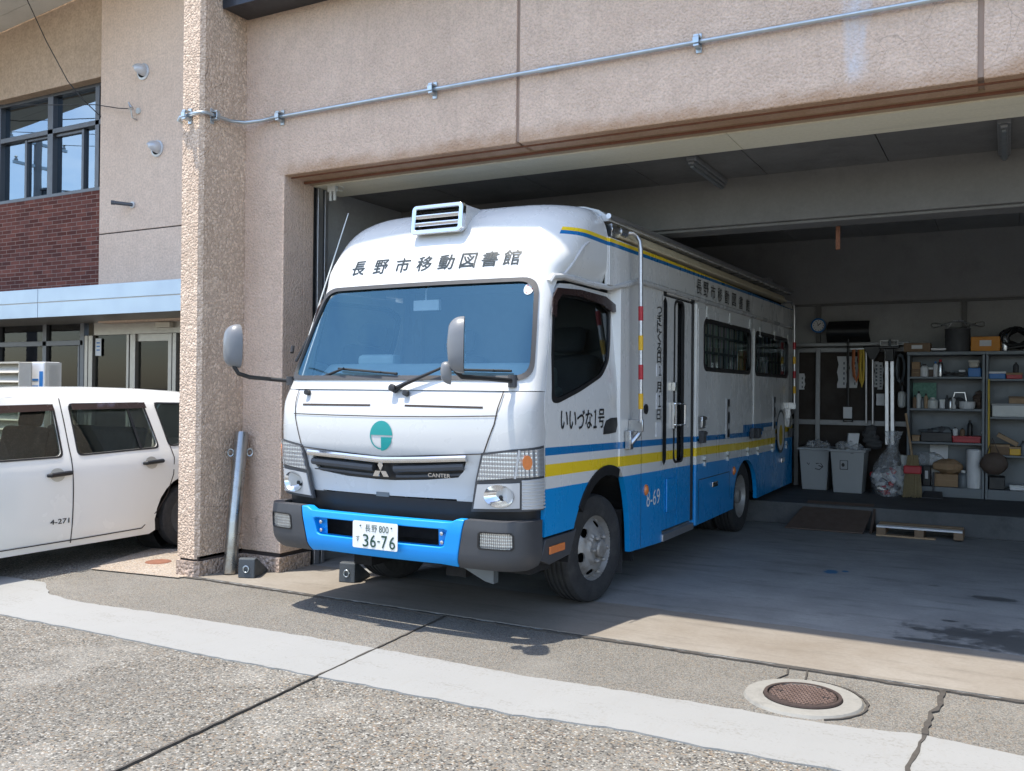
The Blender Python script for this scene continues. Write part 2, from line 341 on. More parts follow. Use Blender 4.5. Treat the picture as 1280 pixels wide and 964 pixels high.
    M['rust'] = simple('rusted_iron', (0.20, 0.085, 0.05), 0.85, 0, 0.4, 30, 0.3)
    M['dirtysteel'] = simple('weathered_steel_pole', (0.40, 0.40, 0.39), 0.3, 0.9, 0.3, 9, dirt=((0.26, 0.20, 0.13), 0.8))
    M['card'] = simple('cardboard', (0.32, 0.21, 0.12), 0.85, 0, 0.15, 20)
    M['carddark'] = simple('aged_cardboard', (0.20, 0.135, 0.085), 0.85, 0, 0.2, 20)
    M['orange'] = simple('orange_card', (0.62, 0.25, 0.03), 0.6)
    M['cab'] = simple('grey_steel_cabinet', (0.13, 0.15, 0.165), 0.45, 0.1, 0.1, 6)
    M['bin'] = simple('grey_bin_plastic', (0.33, 0.345, 0.35), 0.55, 0, 0.06, 4)
    M['bag'] = plasticbag()
    M['wood'] = simple('raw_wood', (0.36, 0.25, 0.15), 0.75, 0, 0.25, 20)
    M['panelbrown'] = simple('dark_brown_board', (0.035, 0.027, 0.022), 0.8, 0, 0.3, 5)
    M['brown'] = simple('brown_plate', (0.085, 0.06, 0.047), 0.7, 0, 0.25, 10)
    M['straw'] = simple('broom_straw', (0.25, 0.20, 0.11), 0.9, 0, 0.3, 60)
    M['red'] = simple('red', (0.42, 0.02, 0.03), 0.45)
    M['yellow'] = simple('yellow', (0.72, 0.42, 0.02), 0.45)
    M['hose_o'] = simple('orange_hose', (0.55, 0.17, 0.06), 0.5)
    M['hose_y'] = simple('yellow_hose', (0.60, 0.42, 0.05), 0.5)
    M['blueplastic'] = simple('blue_plastic', (0.02, 0.16, 0.45), 0.45)
    M['paper'] = simple('paper', (0.66, 0.67, 0.68), 0.8, 0, 0.04)
    M['green'] = simple('green_print', (0.10, 0.24, 0.18), 0.6, 0, 0.6, 30)
    M['awning'] = simple('cream_awning_roll', (0.60, 0.53, 0.38), 0.7, 0, 0.1, 6)
    M['wire'] = simple('black_wire', (0.02, 0.02, 0.022), 0.6)
    M['books'] = bookmat()
    M['pale'] = simple('pale_plastic', (0.60, 0.62, 0.60), 0.4)
    M['tubew'] = simple('lamp_housing', (0.16, 0.17, 0.18), 0.5)
    M['chock'] = simple('rubber_chock', (0.055, 0.065, 0.075), 0.6, 0, 0.25, 14)
    M['drain'] = aggregate('pad_concrete', (0.40, 0.345, 0.285), (0.2, 0.17, 0.15), (0.52, 0.48, 0.42), 120)
    M['ring'] = concrete('manhole_ring_concrete', (0.22, 0.213, 0.192), (0.30, 0.292, 0.265), 0.8)
    M['visor'] = simple('smoked_visor', (0.035, 0.02, 0.018), 0.25)
def wornline():
    mt, n, l, b = nt('worn_white_paint'); p = pos(n)
    f = noise(n, l, p, 1.1, 7, 0.65); g = noise(n, l, p, 55, 4, 0.7); s_ = noise(n, l, p, 2.4, 7, 0.72, (0.7, 2.2, 1))
    col = mixc(n, l, f, (0.235, 0.237, 0.228), (0.29, 0.292, 0.283))
    k = mrange(n, l, math_(n, l, 'ADD', math_(n, l, 'MULTIPLY', g, 0.55), math_(n, l, 'MULTIPLY', s_, 0.6)), 0.62, 0.74, 0, 0.75)
    col = mixc(n, l, k, col, (0.18, 0.172, 0.152))
    col = mixc(n, l, mrange(n, l, noise(n, l, p, 5, 6, 0.7, (3, 0.6, 1)), 0.56, 0.7, 0, 0.3), col, (0.24, 0.225, 0.20))
    l.new(col, b.inputs['Base Color']); b.inputs['Roughness'].default_value = 0.85
    l.new(bump(n, l, g, 0.4, 0.003), b.inputs['Normal']); return mt
def lens(name, col, sc_):
    mt, n, l, b = nt(name); p = pos(n)
    w = n.new('ShaderNodeTexWave'); w.inputs['Scale'].default_value = sc_/6; w.bands_direction = 'X'; l.new(p, w.inputs['Vector'])
    w2 = n.new('ShaderNodeTexWave'); w2.inputs['Scale'].default_value = sc_/9; w2.bands_direction = 'Z'; l.new(p, w2.inputs['Vector'])
    h = math_(n, l, 'ADD', w.outputs['Fac'], math_(n, l, 'MULTIPLY', w2.outputs['Fac'], 0.3))
    col_ = mixc(n, l, mrange(n, l, h, 0.2, 1.2), tuple(c*0.72 for c in col), col)
    l.new(col_, b.inputs['Base Color']); b.inputs['Metallic'].default_value = 0.55; b.inputs['Roughness'].default_value = 0.16
    b.inputs['Coat Weight'].default_value = 1; b.inputs['Coat Roughness'].default_value = 0.03
    l.new(bump(n, l, h, 0.8, 0.006), b.inputs['Normal']); return mt
def ironmat():
    mt, n, l, b = nt('rusty_cast_iron'); p = pos(n)
    f = noise(n, l, p, 12, 6, 0.7)
    col = mixc(n, l, mrange(n, l, f, 0.3, 0.7), (0.13, 0.082, 0.064), (0.23, 0.16, 0.13))
    l.new(col, b.inputs['Base Color']); b.inputs['Roughness'].default_value = 0.7; b.inputs['Metallic'].default_value = 0.2
    l.new(bump(n, l, noise(n, l, p, 160, 2), 0.4, 0.003), b.inputs['Normal']); return mt
def plasticbag():
    mt, n, l, b = nt('clear_plastic_bag'); b.inputs['Base Color'].default_value = (0.6, 0.63, 0.66, 1); b.inputs['Roughness'].default_value = 0.25
    f = noise(n, l, pos(n), 14, 5); l.new(mrange(n, l, f, 0.35, 0.7, 0.12, 0.5), b.inputs['Alpha'])
    l.new(bump(n, l, noise(n, l, pos(n), 22, 4), 1.0, 0.02), b.inputs['Normal']); return mt
def bookmat():
    mt, n, l, b = nt('book_spines'); p = pos(n); sep = n.new('ShaderNodeSeparateXYZ'); l.new(p, sep.inputs[0])
    cm = n.new('ShaderNodeCombineXYZ'); l.new(math_(n, l, 'MULTIPLY', sep.outputs[1], 32.0), cm.inputs[0]); l.new(math_(n, l, 'FLOOR', math_(n, l, 'MULTIPLY', sep.outputs[2], 3.6)), cm.inputs[1])
    wn_ = n.new('ShaderNodeTexWhiteNoise'); fl = n.new('ShaderNodeVectorMath'); fl.operation = 'FLOOR'; l.new(cm.outputs[0], fl.inputs[0]); l.new(fl.outputs[0], wn_.inputs['Vector'])
    hs = n.new('ShaderNodeHueSaturation'); hs.inputs['Saturation'].default_value = 0.3; hs.inputs['Value'].default_value = 0.9
    l.new(wn_.outputs['Color'], hs.inputs['Color']); l.new(hs.outputs[0], b.inputs['Base Color']); b.inputs['Roughness'].default_value = 0.6; return mt
mk()

# ------------------------------------------------------------------ mesh builder
class MB:
    def __init__(s): s.v = []; s.f = []; s.m = []
    def add(s, vs, fs, mi=0):
        o = len(s.v); s.v += [tuple(x) for x in vs]
        for f in fs: s.f.append(tuple(i+o for i in f)); s.m.append(mi)
        return s
    def box(s, x0, x1, y0, y1, z0, z1, mi=0):
        x0, x1 = min(x0, x1), max(x0, x1); y0, y1 = min(y0, y1), max(y0, y1); z0, z1 = min(z0, z1), max(z0, z1)
        return s.add([(x0,y0,z0),(x1,y0,z0),(x1,y1,z0),(x0,y1,z0),(x0,y0,z1),(x1,y0,z1),(x1,y1,z1),(x0,y1,z1)],
              [(0,3,2,1),(4,5,6,7),(0,1,5,4),(1,2,6,5),(2,3,7,6),(3,0,4,7)], mi)
    def obox(s, c, ex, ey, ez, mi=0):
        c, ex, ey, ez = map(Vector, (c, ex, ey, ez)); vs = []
        for k in (-1, 1):
            for (i, j) in ((-1,-1),(1,-1),(1,1),(-1,1)): vs.append(c + ex*i + ey*j + ez*k)
        return s.add(vs, [(0,3,2,1),(4,5,6,7),(0,1,5,4),(1,2,6,5),(2,3,7,6),(3,0,4,7)], mi)
    def quad(s, a, b, c, d, mi=0): return s.add([a, b, c, d], [(0,1,2,3)], mi)
    def tube(s, pts, r, seg=10, mi=0, caps=True, closed=False):
        pts = [Vector(p) for p in pts]; n = len(pts); rr = r if isinstance(r, (list, tuple)) else [r]*n
        vs = []; up = None
        for i, p in enumerate(pts):
            if closed: t = (pts[(i+1) % n]-pts[i-1]).normalized()
            else: t = (pts[min(i+1, n-1)]-pts[max(i-1, 0)]).normalized()
            if up is None:
                a = Vector((0,0,1)) if abs(t.z) < 0.9 else Vector((1,0,0)); up = (a - t*a.dot(t)).normalized()
            else: up = (up - t*up.dot(t)).normalized()
            w = t.cross(up)
            for k in range(seg):
                th = 2*math.pi*k/seg; vs.append(p + (up*math.cos(th) + w*math.sin(th))*rr[i])
        fs = []
        for i in range(n if closed else n-1):
            for k in range(seg):
                a, b = i*seg+k, i*seg+(k+1) % seg; j = ((i+1) % n)*seg
                fs.append((a, b, j+(k+1) % seg, j+k))
        if caps and not closed: fs.append(tuple(range(seg))[::-1]); fs.append(tuple((n-1)*seg+k for k in range(seg)))
        return s.add(vs, fs, mi)
    def lathe(s, prof, c, ax, seg=32, mi=0, ref=None, closed=False, mis=None, cap=True):
        c = Vector(c); ax = Vector(ax).normalized()
        a = Vector(ref) if ref else (Vector((0,0,1)) if abs(ax.z) < 0.9 else Vector((1,0,0)))
        u = (a - ax*a.dot(ax)).normalized(); w = ax.cross(u); vs = []; fs = []; n = len(prof); mm = []
        for (r_, h) in prof:
            for k in range(seg):
                th = 2*math.pi*k/seg; vs.append(c + ax*h + (u*math.cos(th)+w*math.sin(th))*r_)
        o = len(s.v); s.v += [tuple(x) for x in vs]
        for i in range(n if closed else n-1):
            for k in range(seg):
                j = (i+1) % n
                s.f.append((o+i*seg+k, o+i*seg+(k+1) % seg, o+j*seg+(k+1) % seg, o+j*seg+k)); s.m.append(mis[i] if mis else mi)
        if not closed and cap:
            if prof[0][0] > 1e-5: s.f.append(tuple(o+k for k in range(seg))[::-1]); s.m.append(mis[0] if mis else mi)
            if prof[-1][0] > 1e-5: s.f.append(tuple(o+(n-1)*seg+k for k in range(seg))); s.m.append(mis[-1] if mis else mi)
        return s
    def sphere(s, c, rx, ry, rz, mi=0, seg=14, rows=9, jit=0):
        vs = []; fs = []
        for i in range(rows+1):
            ph = math.pi*i/rows
            for k in range(seg):
                th = 2*math.pi*k/seg; q = 1 + (rnd.uniform(-jit, jit) if jit else 0)
                vs.append((c[0]+rx*q*math.sin(ph)*math.cos(th), c[1]+ry*q*math.sin(ph)*math.sin(th), c[2]+rz*q*math.cos(ph)))
        for i in range(rows):
            for k in range(seg): fs.append((i*seg+k, (i+1)*seg+k, (i+1)*seg+(k+1) % seg, i*seg+(k+1) % seg))
        return s.add(vs, fs, mi)
    def panel(s, outline, fn, holes=(), depth=0.0, step=None, mi=0, grid=None):
        """flat region (with holes) mapped through fn(a, b, d) -> point; d = 0 outside face, d = depth back face"""
        def dens(poly):
            out = []
            for i, p in enumerate(poly):
                q = poly[(i+1) % len(poly)]; L = math.hypot(q[0]-p[0], q[1]-p[1]); k = max(1, int(math.ceil(L/step))) if step else 1
                for j in range(k): out.append((p[0]+(q[0]-p[0])*j/k, p[1]+(q[1]-p[1])*j/k))
            return out
        def inside(poly, x, y):
            c = False; n = len(poly); j = n-1
            for i in range(n):
                xi, yi = poly[i]; xj, yj = poly[j]
                if (yi > y) != (yj > y) and x < (xj-xi)*(y-yi)/(yj-yi)+xi: c = not c
                j = i
            return c
        loops = [dens(outline)] + [dens(h) for h in holes]
        def ok(x, y): return inside(loops[0], x, y) and not any(inside(h, x, y) for h in loops[1:])
        pts = []; edges = []
        for lp in loops:
            o = len(pts); pts += lp; edges += [(o+i, o+(i+1) % len(lp)) for i in range(len(lp))]
        gs = grid or step
        if gs:
            bp = list(pts)
            x0 = min(p[0] for p in loops[0]); x1 = max(p[0] for p in loops[0]); y0 = min(p[1] for p in loops[0]); y1 = max(p[1] for p in loops[0])
            nx = int((x1-x0)/gs); ny = int((y1-y0)/gs)
            for i in range(1, nx+1):
                for j in range(1, ny+1):
                    x = x0+(x1-x0)*i/(nx+1); y = y0+(y1-y0)*j/(ny+1)
                    if ok(x, y) and min((x-q[0])**2+(y-q[1])**2 for q in bp) > (gs*0.35)**2: pts.append((x, y))
        res = geometry.delaunay_2d_cdt([Vector(p) for p in pts], edges, [], 0, 1e-6)
        vs, fs = res[0], res[2]; keep = []
        for f in fs:
            x = sum(vs[i][0] for i in f)/len(f); y = sum(vs[i][1] for i in f)/len(f)
            if ok(x, y): keep.append(tuple(f))
        F = [fn(v[0], v[1], 0.0) for v in vs]; nv = len(vs)
        if depth:
            B = [fn(v[0], v[1], depth) for v in vs]; ec = {}
            for f in keep:
                for i in range(len(f)): ec[(f[i], f[(i+1) % len(f)])] = 1
            faces = list(keep) + [tuple(i+nv for i in f[::-1]) for f in keep]
            for (a, b) in ec:
                if (b, a) not in ec: faces.append((b, a, a+nv, b+nv))
            s.add(F+B, faces, mi)
        else: s.add(F, keep, mi)
        return s

ORG = {}
def link(name, data): o = bpy.data.objects.new(name, data); COL.objects.link(o); return o
def thing(name, loc, label, cat, group=None):
    o = link(name, None); o.location = loc; o.empty_display_size = 0.1; ORG[o] = Vector(loc)
    o['label'] = label; o['category'] = cat
    if group: o['group'] = group
    return o
def obj(name, mb, mats, parent=None, label=None, cat=None, group=None, kind=None, smooth=35, bev=0.0, loc=None, bseg=2, subsurf=0):
    if not isinstance(mats, (list, tuple)): mats = [mats]
    if parent: L = ORG[parent]
    elif loc is not None: L = Vector(loc)
    else:
        xs = [v[0] for v in mb.v]; ys = [v[1] for v in mb.v]; zs = [v[2] for v in mb.v]
        L = Vector(((min(xs)+max(xs))/2, (min(ys)+max(ys))/2, min(zs)))
    me = bpy.data.meshes.new(name); me.from_pydata([(v[0]-L.x, v[1]-L.y, v[2]-L.z) for v in mb.v], [], mb.f)
    for mt in mats: me.materials.append(MT[mt] if isinstance(mt, str) else mt)
    me.polygons.foreach_set('material_index', mb.m)
    bm = bmesh.new(); bm.from_mesh(me); bmesh.ops.remove_doubles(bm, verts=bm.verts, dist=1e-5)
    bmesh.ops.recalc_face_normals(bm, faces=bm.faces); bm.to_mesh(me); bm.free()
    if smooth:
        me.shade_smooth(); me.set_sharp_from_angle(angle=R(smooth))
    o = link(name, me); ORG[o] = L
    if parent: o.parent = parent
    else: o.location = L
    if label: o['label'] = label
    if cat: o['category'] = cat
    if group: o['group'] = group
    if kind: o['kind'] = kind
    if bev:
        b = o.modifiers.new('Bevel', 'BEVEL'); b.width = bev; b.segments = bseg; b.limit_method = 'ANGLE'; b.angle_limit = R(40)
    if subsurf:
        b = o.modifiers.new('Sub', 'SUBSURF'); b.levels = subsurf; b.render_levels = subsurf
    return o
def copy_thing(root, delta, label, rot=None):
    c = root.copy(); COL.objects.link(c); c.location = Vector(root.location)+Vector(delta); c['label'] = label
    if rot is not None: c.rotation_euler = rot
    def rec(src, dst):
        for ch in list(src.children):
            if ch is dst: continue
            k = ch.copy(); COL.objects.link(k); k.parent = dst; rec(ch, k)
    rec(root, c); return c

_tc = {}
def text2d(body, bold=0.0):
    key = (body, bold)
    if key in _tc: return _tc[key]
    cu = bpy.data.curves.new('t', 'FONT'); cu.body = body; cu.size = 1.0; cu.offset = bold; cu.resolution_u = 3; cu.fill_mode = 'FRONT'
    o = bpy.data.objects.new('t', cu); COL.objects.link(o)
    me = o.to_mesh(); vs = [(v.co.x, v.co.y) for v in me.vertices]; fs = [tuple(p.vertices) for p in me.polygons]
    o.to_mesh_clear(); bpy.data.objects.remove(o); bpy.data.curves.remove(cu)
    x0 = min(v[0] for v in vs); x1 = max(v[0] for v in vs); y0 = min(v[1] for v in vs); y1 = max(v[1] for v in vs)
    _tc[key] = (vs, fs, (x0, x1, y0, y1)); return _tc[key]
def put_text(mb, body, fn, cx, cy, w=None, h=None, bold=0.0, mi=0):
    """glyphs fitted in a w x h box round (cx, cy), mapped by fn(a, b)"""
    vs, fs, (x0, x1, y0, y1) = text2d(body, 0.0)
    sx = w/(x1-x0) if w else None; sy = h/(y1-y0) if h else None
    sx = sx or sy; sy = sy or sx
    k = bold*(h or w)*0.9
    for i, (ox, oy) in enumerate(((0, 0), (k, 0), (-k, 0), (0, k*.7), (0, -k*.7)) if bold else ((0, 0),)):
        mb.add([fn(cx+ox+(v[0]-(x0+x1)/2)*sx, cy+oy+(v[1]-(y0+y1)/2)*sy, -0.00015*i) for v in vs], fs, mi)
def rrect(x0, x1, y0, y1, r, n=5):
    out = []
    for (cx, cy, a) in ((x1-r, y1-r, 0), (x0+r, y1-r, 90), (x0+r, y0+r, 180), (x1-r, y0+r, 270)):
        for i in range(n+1):
            t = R(a+90*i/n); out.append((cx+r*math.cos(t), cy+r*math.sin(t)))
    return out
def rpoly(pts, r, n=5):
    out = []; m_ = len(pts)
    for i in range(m_):
        p = Vector(pts[i]); a = Vector(pts[i-1])-p; b = Vector(pts[(i+1) % m_])-p
        k = min(r, a.length*0.45, b.length*0.45); A = p+a.normalized()*k; B = p+b.normalized()*k
        for j in range(n+1):
            t = j/n; q = A*(1-t)**2 + p*2*t*(1-t) + B*t*t; out.append((q.x, q.y))
    return out
def ell(cx, cy, rx, ry, n=28): return [(cx+rx*math.cos(2*math.pi*i/n), cy+ry*math.sin(2*math.pi*i/n)) for i in range(n)]
def YZ(x): return lambda a, b, d=0.0: (x-d, a, b)          # plane facing +X
def XZ(y): return lambda a, b, d=0.0: (a, y+d, b)          # plane facing -Y
def XY(z): return lambda a, b, d=0.0: (a, b, z-d)

# ================================================================== SETTING
def sheet(name, pts, z, mat, step=None, kind='structure'):
    mb = MB(); mb.panel(pts, XY(z), step=step, depth=(.03 if z < .003 else z-.001)); return obj(name, mb, mat, kind=kind, smooth=0, loc=(pts[0][0], pts[0][1], z))
def wob(pts, step, amp, seed=1):
    r_ = random.Random(seed); out = []
    for i in range(len(pts)-1):
        a, b = Vector(pts[i]), Vector(pts[i+1]); k = max(1, int((b-a).length/step))
        for j in range(k):
            q = a.lerp(b, j/k); out.append((q.x + r_.uniform(-amp, amp), q.y + r_.uniform(-amp, amp)))
    out.append(tuple(pts[-1])); return out
def g2(u, v): q = gp(u, v); return (q.x, q.y)
mb = MB(); mb.box(-900, 900, -900, 900, -0.4, -0.012); obj('ground', mb, 'asph', kind='structure', smooth=0, loc=(0, 0, -0.4))
up_ = [g2(*p) for p in ((55,727),(62,742),(100,752),(195,765),(350,789),(475,810),(640,841),(840,872),(960,892),(1055,907),(1155,917),(1280,945))]
lo_ = [g2(*p) for p in ((0,767),(120,790),(240,815),(410,846),(640,891),(790,912),(880,932),(1055,962))]
lo_ += [(lo_[-1][0]+3.0, lo_[-1][1]+0.0)]; up_ += [(lo_[-1][0], up_[-1][1]-0.05)]
lo_ = [(-9.5, lo_[0][1]+0.05)] + lo_
ap_left = [up_[0], g2(75,722), g2(113,711.5)]
apron = wob(up_[::-1], 0.08, 0.006, 3)[:-1] + wob(ap_left, 0.06, 0.005, 4) + [(-5.9, 5.12), (6.0, 5.12), (6.0, up_[-1][1])]
sheet('pavement', apron, -0.008, 'apron')
pline = wob(lo_, 0.06, 0.010, 5) + wob(up_[::-1], 0.06, 0.009, 6) + [(-9.5, 4.25)]
sheet('road_marking', pline, -0.004, 'line')
mb = MB(); mb.box(-5.62, 6, 5.145, 13.2, -0.3, 0.0); obj('garage_floor', mb, 'slab', kind='structure', smooth=0, bev=0.008)
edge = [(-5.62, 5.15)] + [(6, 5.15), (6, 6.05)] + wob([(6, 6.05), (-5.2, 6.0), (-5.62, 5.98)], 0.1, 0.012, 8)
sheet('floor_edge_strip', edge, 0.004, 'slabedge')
def crack(name, pts, w, seed, z=0.001):
    q = wob(pts, 0.05, w*0.3, seed); a = []; b = []
    r_ = random.Random(seed)
    for i, p in enumerate(q):
        t = Vector(q[min(i+1, len(q)-1)])-Vector(q[max(i-1, 0)]); t.normalize(); k = w*0.5*r_.uniform(0.45, 1.5)
        a.append((p[0]-t.y*k, p[1]+t.x*k)); b.append((p[0]+t.y*k, p[1]-t.x*k))
    sheet(name, a + b[::-1], z, 'crack')
crack('pavement_joint', [(-6.62, 4.96), (-5.7, 5.125), (-3.2, 5.128), (0, 5.13), (6, 5.12)], 0.026, 21)
crack('pavement_joint', [(-2.95, -2.0), (-3.065, 2.39), (-3.285, 5.115)], 0.011, 22, 0.0)
crack('pavement_joint', [(-0.42, -1.0), (-0.345, 4.0), (-0.318, 4.42)], 0.016, 23, 0.0)
crack('pavement_crack', [(-0.318, 4.42), (-0.308, 4.62), (-0.318, 4.74), (-0.285, 4.85), (-0.285, 5.11)], 0.022, 24, 0.002)
pad = [g2(113,711.5), g2(222,722.5), (-5.63, 5.3), (-5.85, 6.2), g2(190,686), g2(150,698)]
sheet('pavement_pad', pad, 0.004, 'drain')
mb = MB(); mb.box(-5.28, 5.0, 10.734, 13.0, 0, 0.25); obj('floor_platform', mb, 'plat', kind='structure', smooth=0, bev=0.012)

# ------------------------------------------------------------------ garage building
ga = thing('garage_building', (-1, 5.62, 0), 'tan stucco garage with a wide open doorway and rough corner pillar', 'garage')
mb = MB()
mb.panel([(-5.63, .155), (-5.2, .155), (-5.2, 3.24), (-3.053, 3.24), (-3.053, 8.6), (-5.63, 8.6)], XZ(5.62), depth=.24)
for (a, b) in ((-3.03, -0.160), (-0.130, 7.0)): mb.box(a, b, 5.62, 5.86, 3.24, 8.6)
obj('front_wall', mb, 'stucco', ga, smooth=0, bev=0.008)
mb = MB(); mb.box(-5.6, 7, 5.634, 5.85, 3.255, 8.5); obj('wall_joint', mb, 'joint', ga, smooth=0)
mb = MB(); mb.box(-5.63, -5.201, 5.86, 5.99, 0.155, 3.232); obj('door_jamb', mb, 'stucco', ga, smooth=0, bev=0.012)
mb = MB(); mb.box(-5.63, -5.215, 5.632, 5.98, 0.11, 0.16); mb.box(-5.83, -5.63, 5.16, 5.98, 0.11, 0.16); obj('plinth_groove', mb, 'groove', ga, smooth=0)
ch = 0.03
pil = [(-5.845, 5.145), (-5.63-ch, 5.145), (-5.63, 5.145+ch), (-5.63, 5.98), (-5.845, 5.98)]
mb = MB(); mb.panel(pil, lambda a, b, d=0: (a, b, 9.0-d), depth=8.86); obj('corner_pillar', mb, 'pebble', ga, smooth=0)
pil2 = [(-5.853, 5.137), (-5.625-ch, 5.137), (-5.622, 5.137+ch), (-5.622, 5.6), (-5.19, 5.6), (-5.19, 5.98), (-5.853, 5.98)]
mb = MB(); mb.panel(pil2, lambda a, b, d=0: (a, b, 0.122-d), depth=0.26); obj('plinth', mb, 'plinth', ga, smooth=0)
# underside of the lintel: stained strip, steel angle, cream boards
mb = MB(); mb.box(-5.2, 4.2, 5.86, 5.99, 3.232, 3.6, 0); obj('lintel_underside', mb, 'rustsoffit', ga, smooth=0)
mb = MB(); mb.box(-5.2, 4.2, 5.855, 5.873, 3.216, 3.2325); mb.box(-5.2, 4.2, 5.70, 5.712, 3.23, 3.241); obj('steel_angle', mb, 'rust', ga, smooth=0)
mb = MB()
for i, (a, b) in enumerate(((-5.28, -3.42), (-3.415, -1.66), (-1.655, 0.1), (0.105, 1.9), (1.905, 4.2))): mb.box(a, b, 5.99, 6.42, 3.222, 3.3)
obj('soffit_board', mb, 'cream', ga, smooth=0)
mb = MB(); mb.box(-5.8, -5.28, 6.15, 13.0, 0, 3.75); obj('side_wall', mb, 'inwall', ga, smooth=0)
mb = MB(); mb.box(4.2, 7, 5.62, 13, 0, 3.75); obj('side_wall', mb, 'inwall', ga, smooth=0)
mb = MB(); mb.box(-5.8, 7, 13.0, 13.25, 0, 3.8); obj('back_wall', mb, 'inwall', ga, smooth=0)
mb = MB(); mb.box(-5.28, 7, 12.955, 13.0, 2.70, 2.73); obj('back_wall_ledge', mb, 'beam', ga, smooth=0)
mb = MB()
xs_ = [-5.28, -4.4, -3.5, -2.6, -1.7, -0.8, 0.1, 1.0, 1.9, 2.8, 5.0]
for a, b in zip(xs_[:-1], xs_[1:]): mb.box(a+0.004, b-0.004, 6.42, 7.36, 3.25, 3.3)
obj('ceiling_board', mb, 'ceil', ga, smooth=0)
mb = MB()
for a, b in zip(xs_[:-1], xs_[1:]):
    for c, d in ((7.8, 9.5), (9.506, 11.3), (11.306, 13.0)): mb.box(a+0.003, b-0.003, c, d, 3.62, 3.7)
mb.box(-5.8, 7, 6.0, 13.2, 3.72, 3.9); obj('ceiling', mb, 'inwall', ga, smooth=0)
mb = MB(); mb.box(-5.28, 5.0, 7.36, 7.74, 2.87, 3.71); mb.box(-5.28, 5.0, 7.40, 7.66, 2.845, 2.87); obj('ceiling_beam', mb, 'beam', ga, smooth=0, bev=0.01)
mb = MB(); mb.box(-5.62, 7, 5.36, 5.618, 4.585, 4.76); mb.box(-5.62, 7, 5.34, 5.36, 4.58, 4.78); obj('lower_eave', mb, 'eaved', ga, smooth=0)
mb = MB(); mb.box(-5.9, 8, 4.47, 6.2, 7.0, 7.16); obj('added_shade_eave', mb, 'eavew', ga, smooth=0)  # out-of-view overhang added to cast the shadow line on floor and bus
mb = MB(); mb.box(-5.214, -5.19, 6.03, 6.095, 0.0, 3.22); mb.box(-5.214, -5.19, 6.12, 6.16, 0.0, 3.22); obj('door_rail', mb, 'alu', ga, smooth=0, bev=0.004)
mb = MB(); mb.box(-5.27, -5.216, 5.995, 6.16, 0.0, 3.22); obj('rail_recess', mb, 'void', ga, smooth=0)
q = on(2, 3.222, 416, 233); mb = MB()
for dx in (-0.022, 0.022): mb.tube([(q.x+dx, q.y, 3.20), (q.x+dx, q.y, 3.10)], 0.014, 8)
mb.box(q.x-0.04, q.x+0.04, q.y-0.02, q.y+0.02, 3.175, 3.222)
mb.tube([(q.x+0.04, q.y, 3.19), (q.x+0.1, q.y, 3.17), (q.x+0.12, q.y, 3.2), (q.x+0.06, q.y, 3.222)], 0.003, 5)
obj('shutter_hook', mb, 'pale', ga)
mb = MB(); q = py(1047, 270, 7.64); mb.box(q.x-0.016, q.x+0.016, 7.66, 7.675, 2.66, 2.86); obj('hanging_rusty_strip', mb, 'rust', ga, smooth=0)
mb = MB(); mb.box(-0.075, 0.005, 6.50, 7.36, 3.21, 3.25); mb.box(-0.06, -0.01, 6.49, 7.365, 3.185, 3.21)
fl = thing('ceiling_lamp', (-0.03, 6.9, 3.25), 'grey tube lamp housing on the ceiling boards away from the bus', 'ceiling lamp', 'tube lamps on the garage ceiling')
obj('lamp_housing', mb, 'tubew', fl, smooth=0, bev=0.01)
mb = MB(); mb.box(-0.05, -0.02, 6.52, 7.33, 3.165, 3.185); obj('tube', mb, 'cab', fl, smooth=0, bev=0.006)
q = on(2, 3.2, 880, 214); copy_thing(fl, (q.x+0.03, 0.02, 0), 'grey tube lamp housing on the ceiling boards above the roof of the bus')

# ------------------------------------------------------------------ things on the garage front
cd = thing('conduit_pipe', (-3, 5.6, 3.71), 'long galvanised conduit pipe clamped across the stucco above the doorway', 'pipe')
cz = 3.712
def arc(c, r_, a0, a1, n=6, z=0): return [(c[0]+r_*math.cos(R(a0+(a1-a0)*i/n)), c[1]+r_*math.sin(R(a0+(a1-a0)*i/n)), z) for i in range(n+1)]
pts = [(7, 5.585, cz), (-5.30, 5.585, cz), (-5.42, 5.57, cz-0.01), (-5.52, 5.50, cz-0.03), (-5.58, 5.40, cz-0.035), (-5.596, 5.28, cz-0.03), (-5.596, 5.16, cz-0.03), (-5.62, 5.118, cz-0.035), (-5.68, 5.108, cz-0.04), (-5.83, 5.108, cz-0.05), (-5.875, 5.13, cz-0.06), (-5.88, 5.3, cz-0.09), (-5.86, 5.6, cz-0.1)]
mb = MB(); mb.tube(pts, 0.0145, 12); mb.tube([(-2.72, 5.585, cz), (-2.86, 5.585, cz)], 0.019, 12); mb.tube([(-5.2, 5.585, cz), (-5.32, 5.584, cz)], 0.0185, 12)
obj('pipe', mb, 'galv', cd)
def clamp(c, ex, en):
    c = Vector(c); ex = Vector(ex); en = Vector(en); mb = MB(); ez = Vector((0, 0, 1))
    mb.obox(c - en*0.027, ex*0.018, en*0.006, ez*0.062)
    mb.obox(c + en*0.012 + ez*0.03, ex*0.018, en*0.03, ez*0.008); mb.obox(c + en*0.012 - ez*0.03, ex*0.018, en*0.03, ez*0.008)
    mb.tube([c + en*0.03 - ez*0.035, c + en*0.03 + ez*0.04], 0.008, 8); mb.obox(c + en*0.045, ex*0.02, en*0.004, ez*0.02)
    obj('clamp', mb, 'galv', cd, smooth=0, bev=0.003)
for u, v in ((350, 150), (541, 113), (872, 56)):
    q = py(u, v, 5.585); clamp((q.x, 5.587, cz), (1, 0, 0), (0, -1, 0))
clamp((-5.604, 5.25, cz-0.03), (0, 1, 0), (1, 0, 0)); clamp((-5.755, 5.112, cz-0.045), (1, 0, 0), (0, -1, 0))

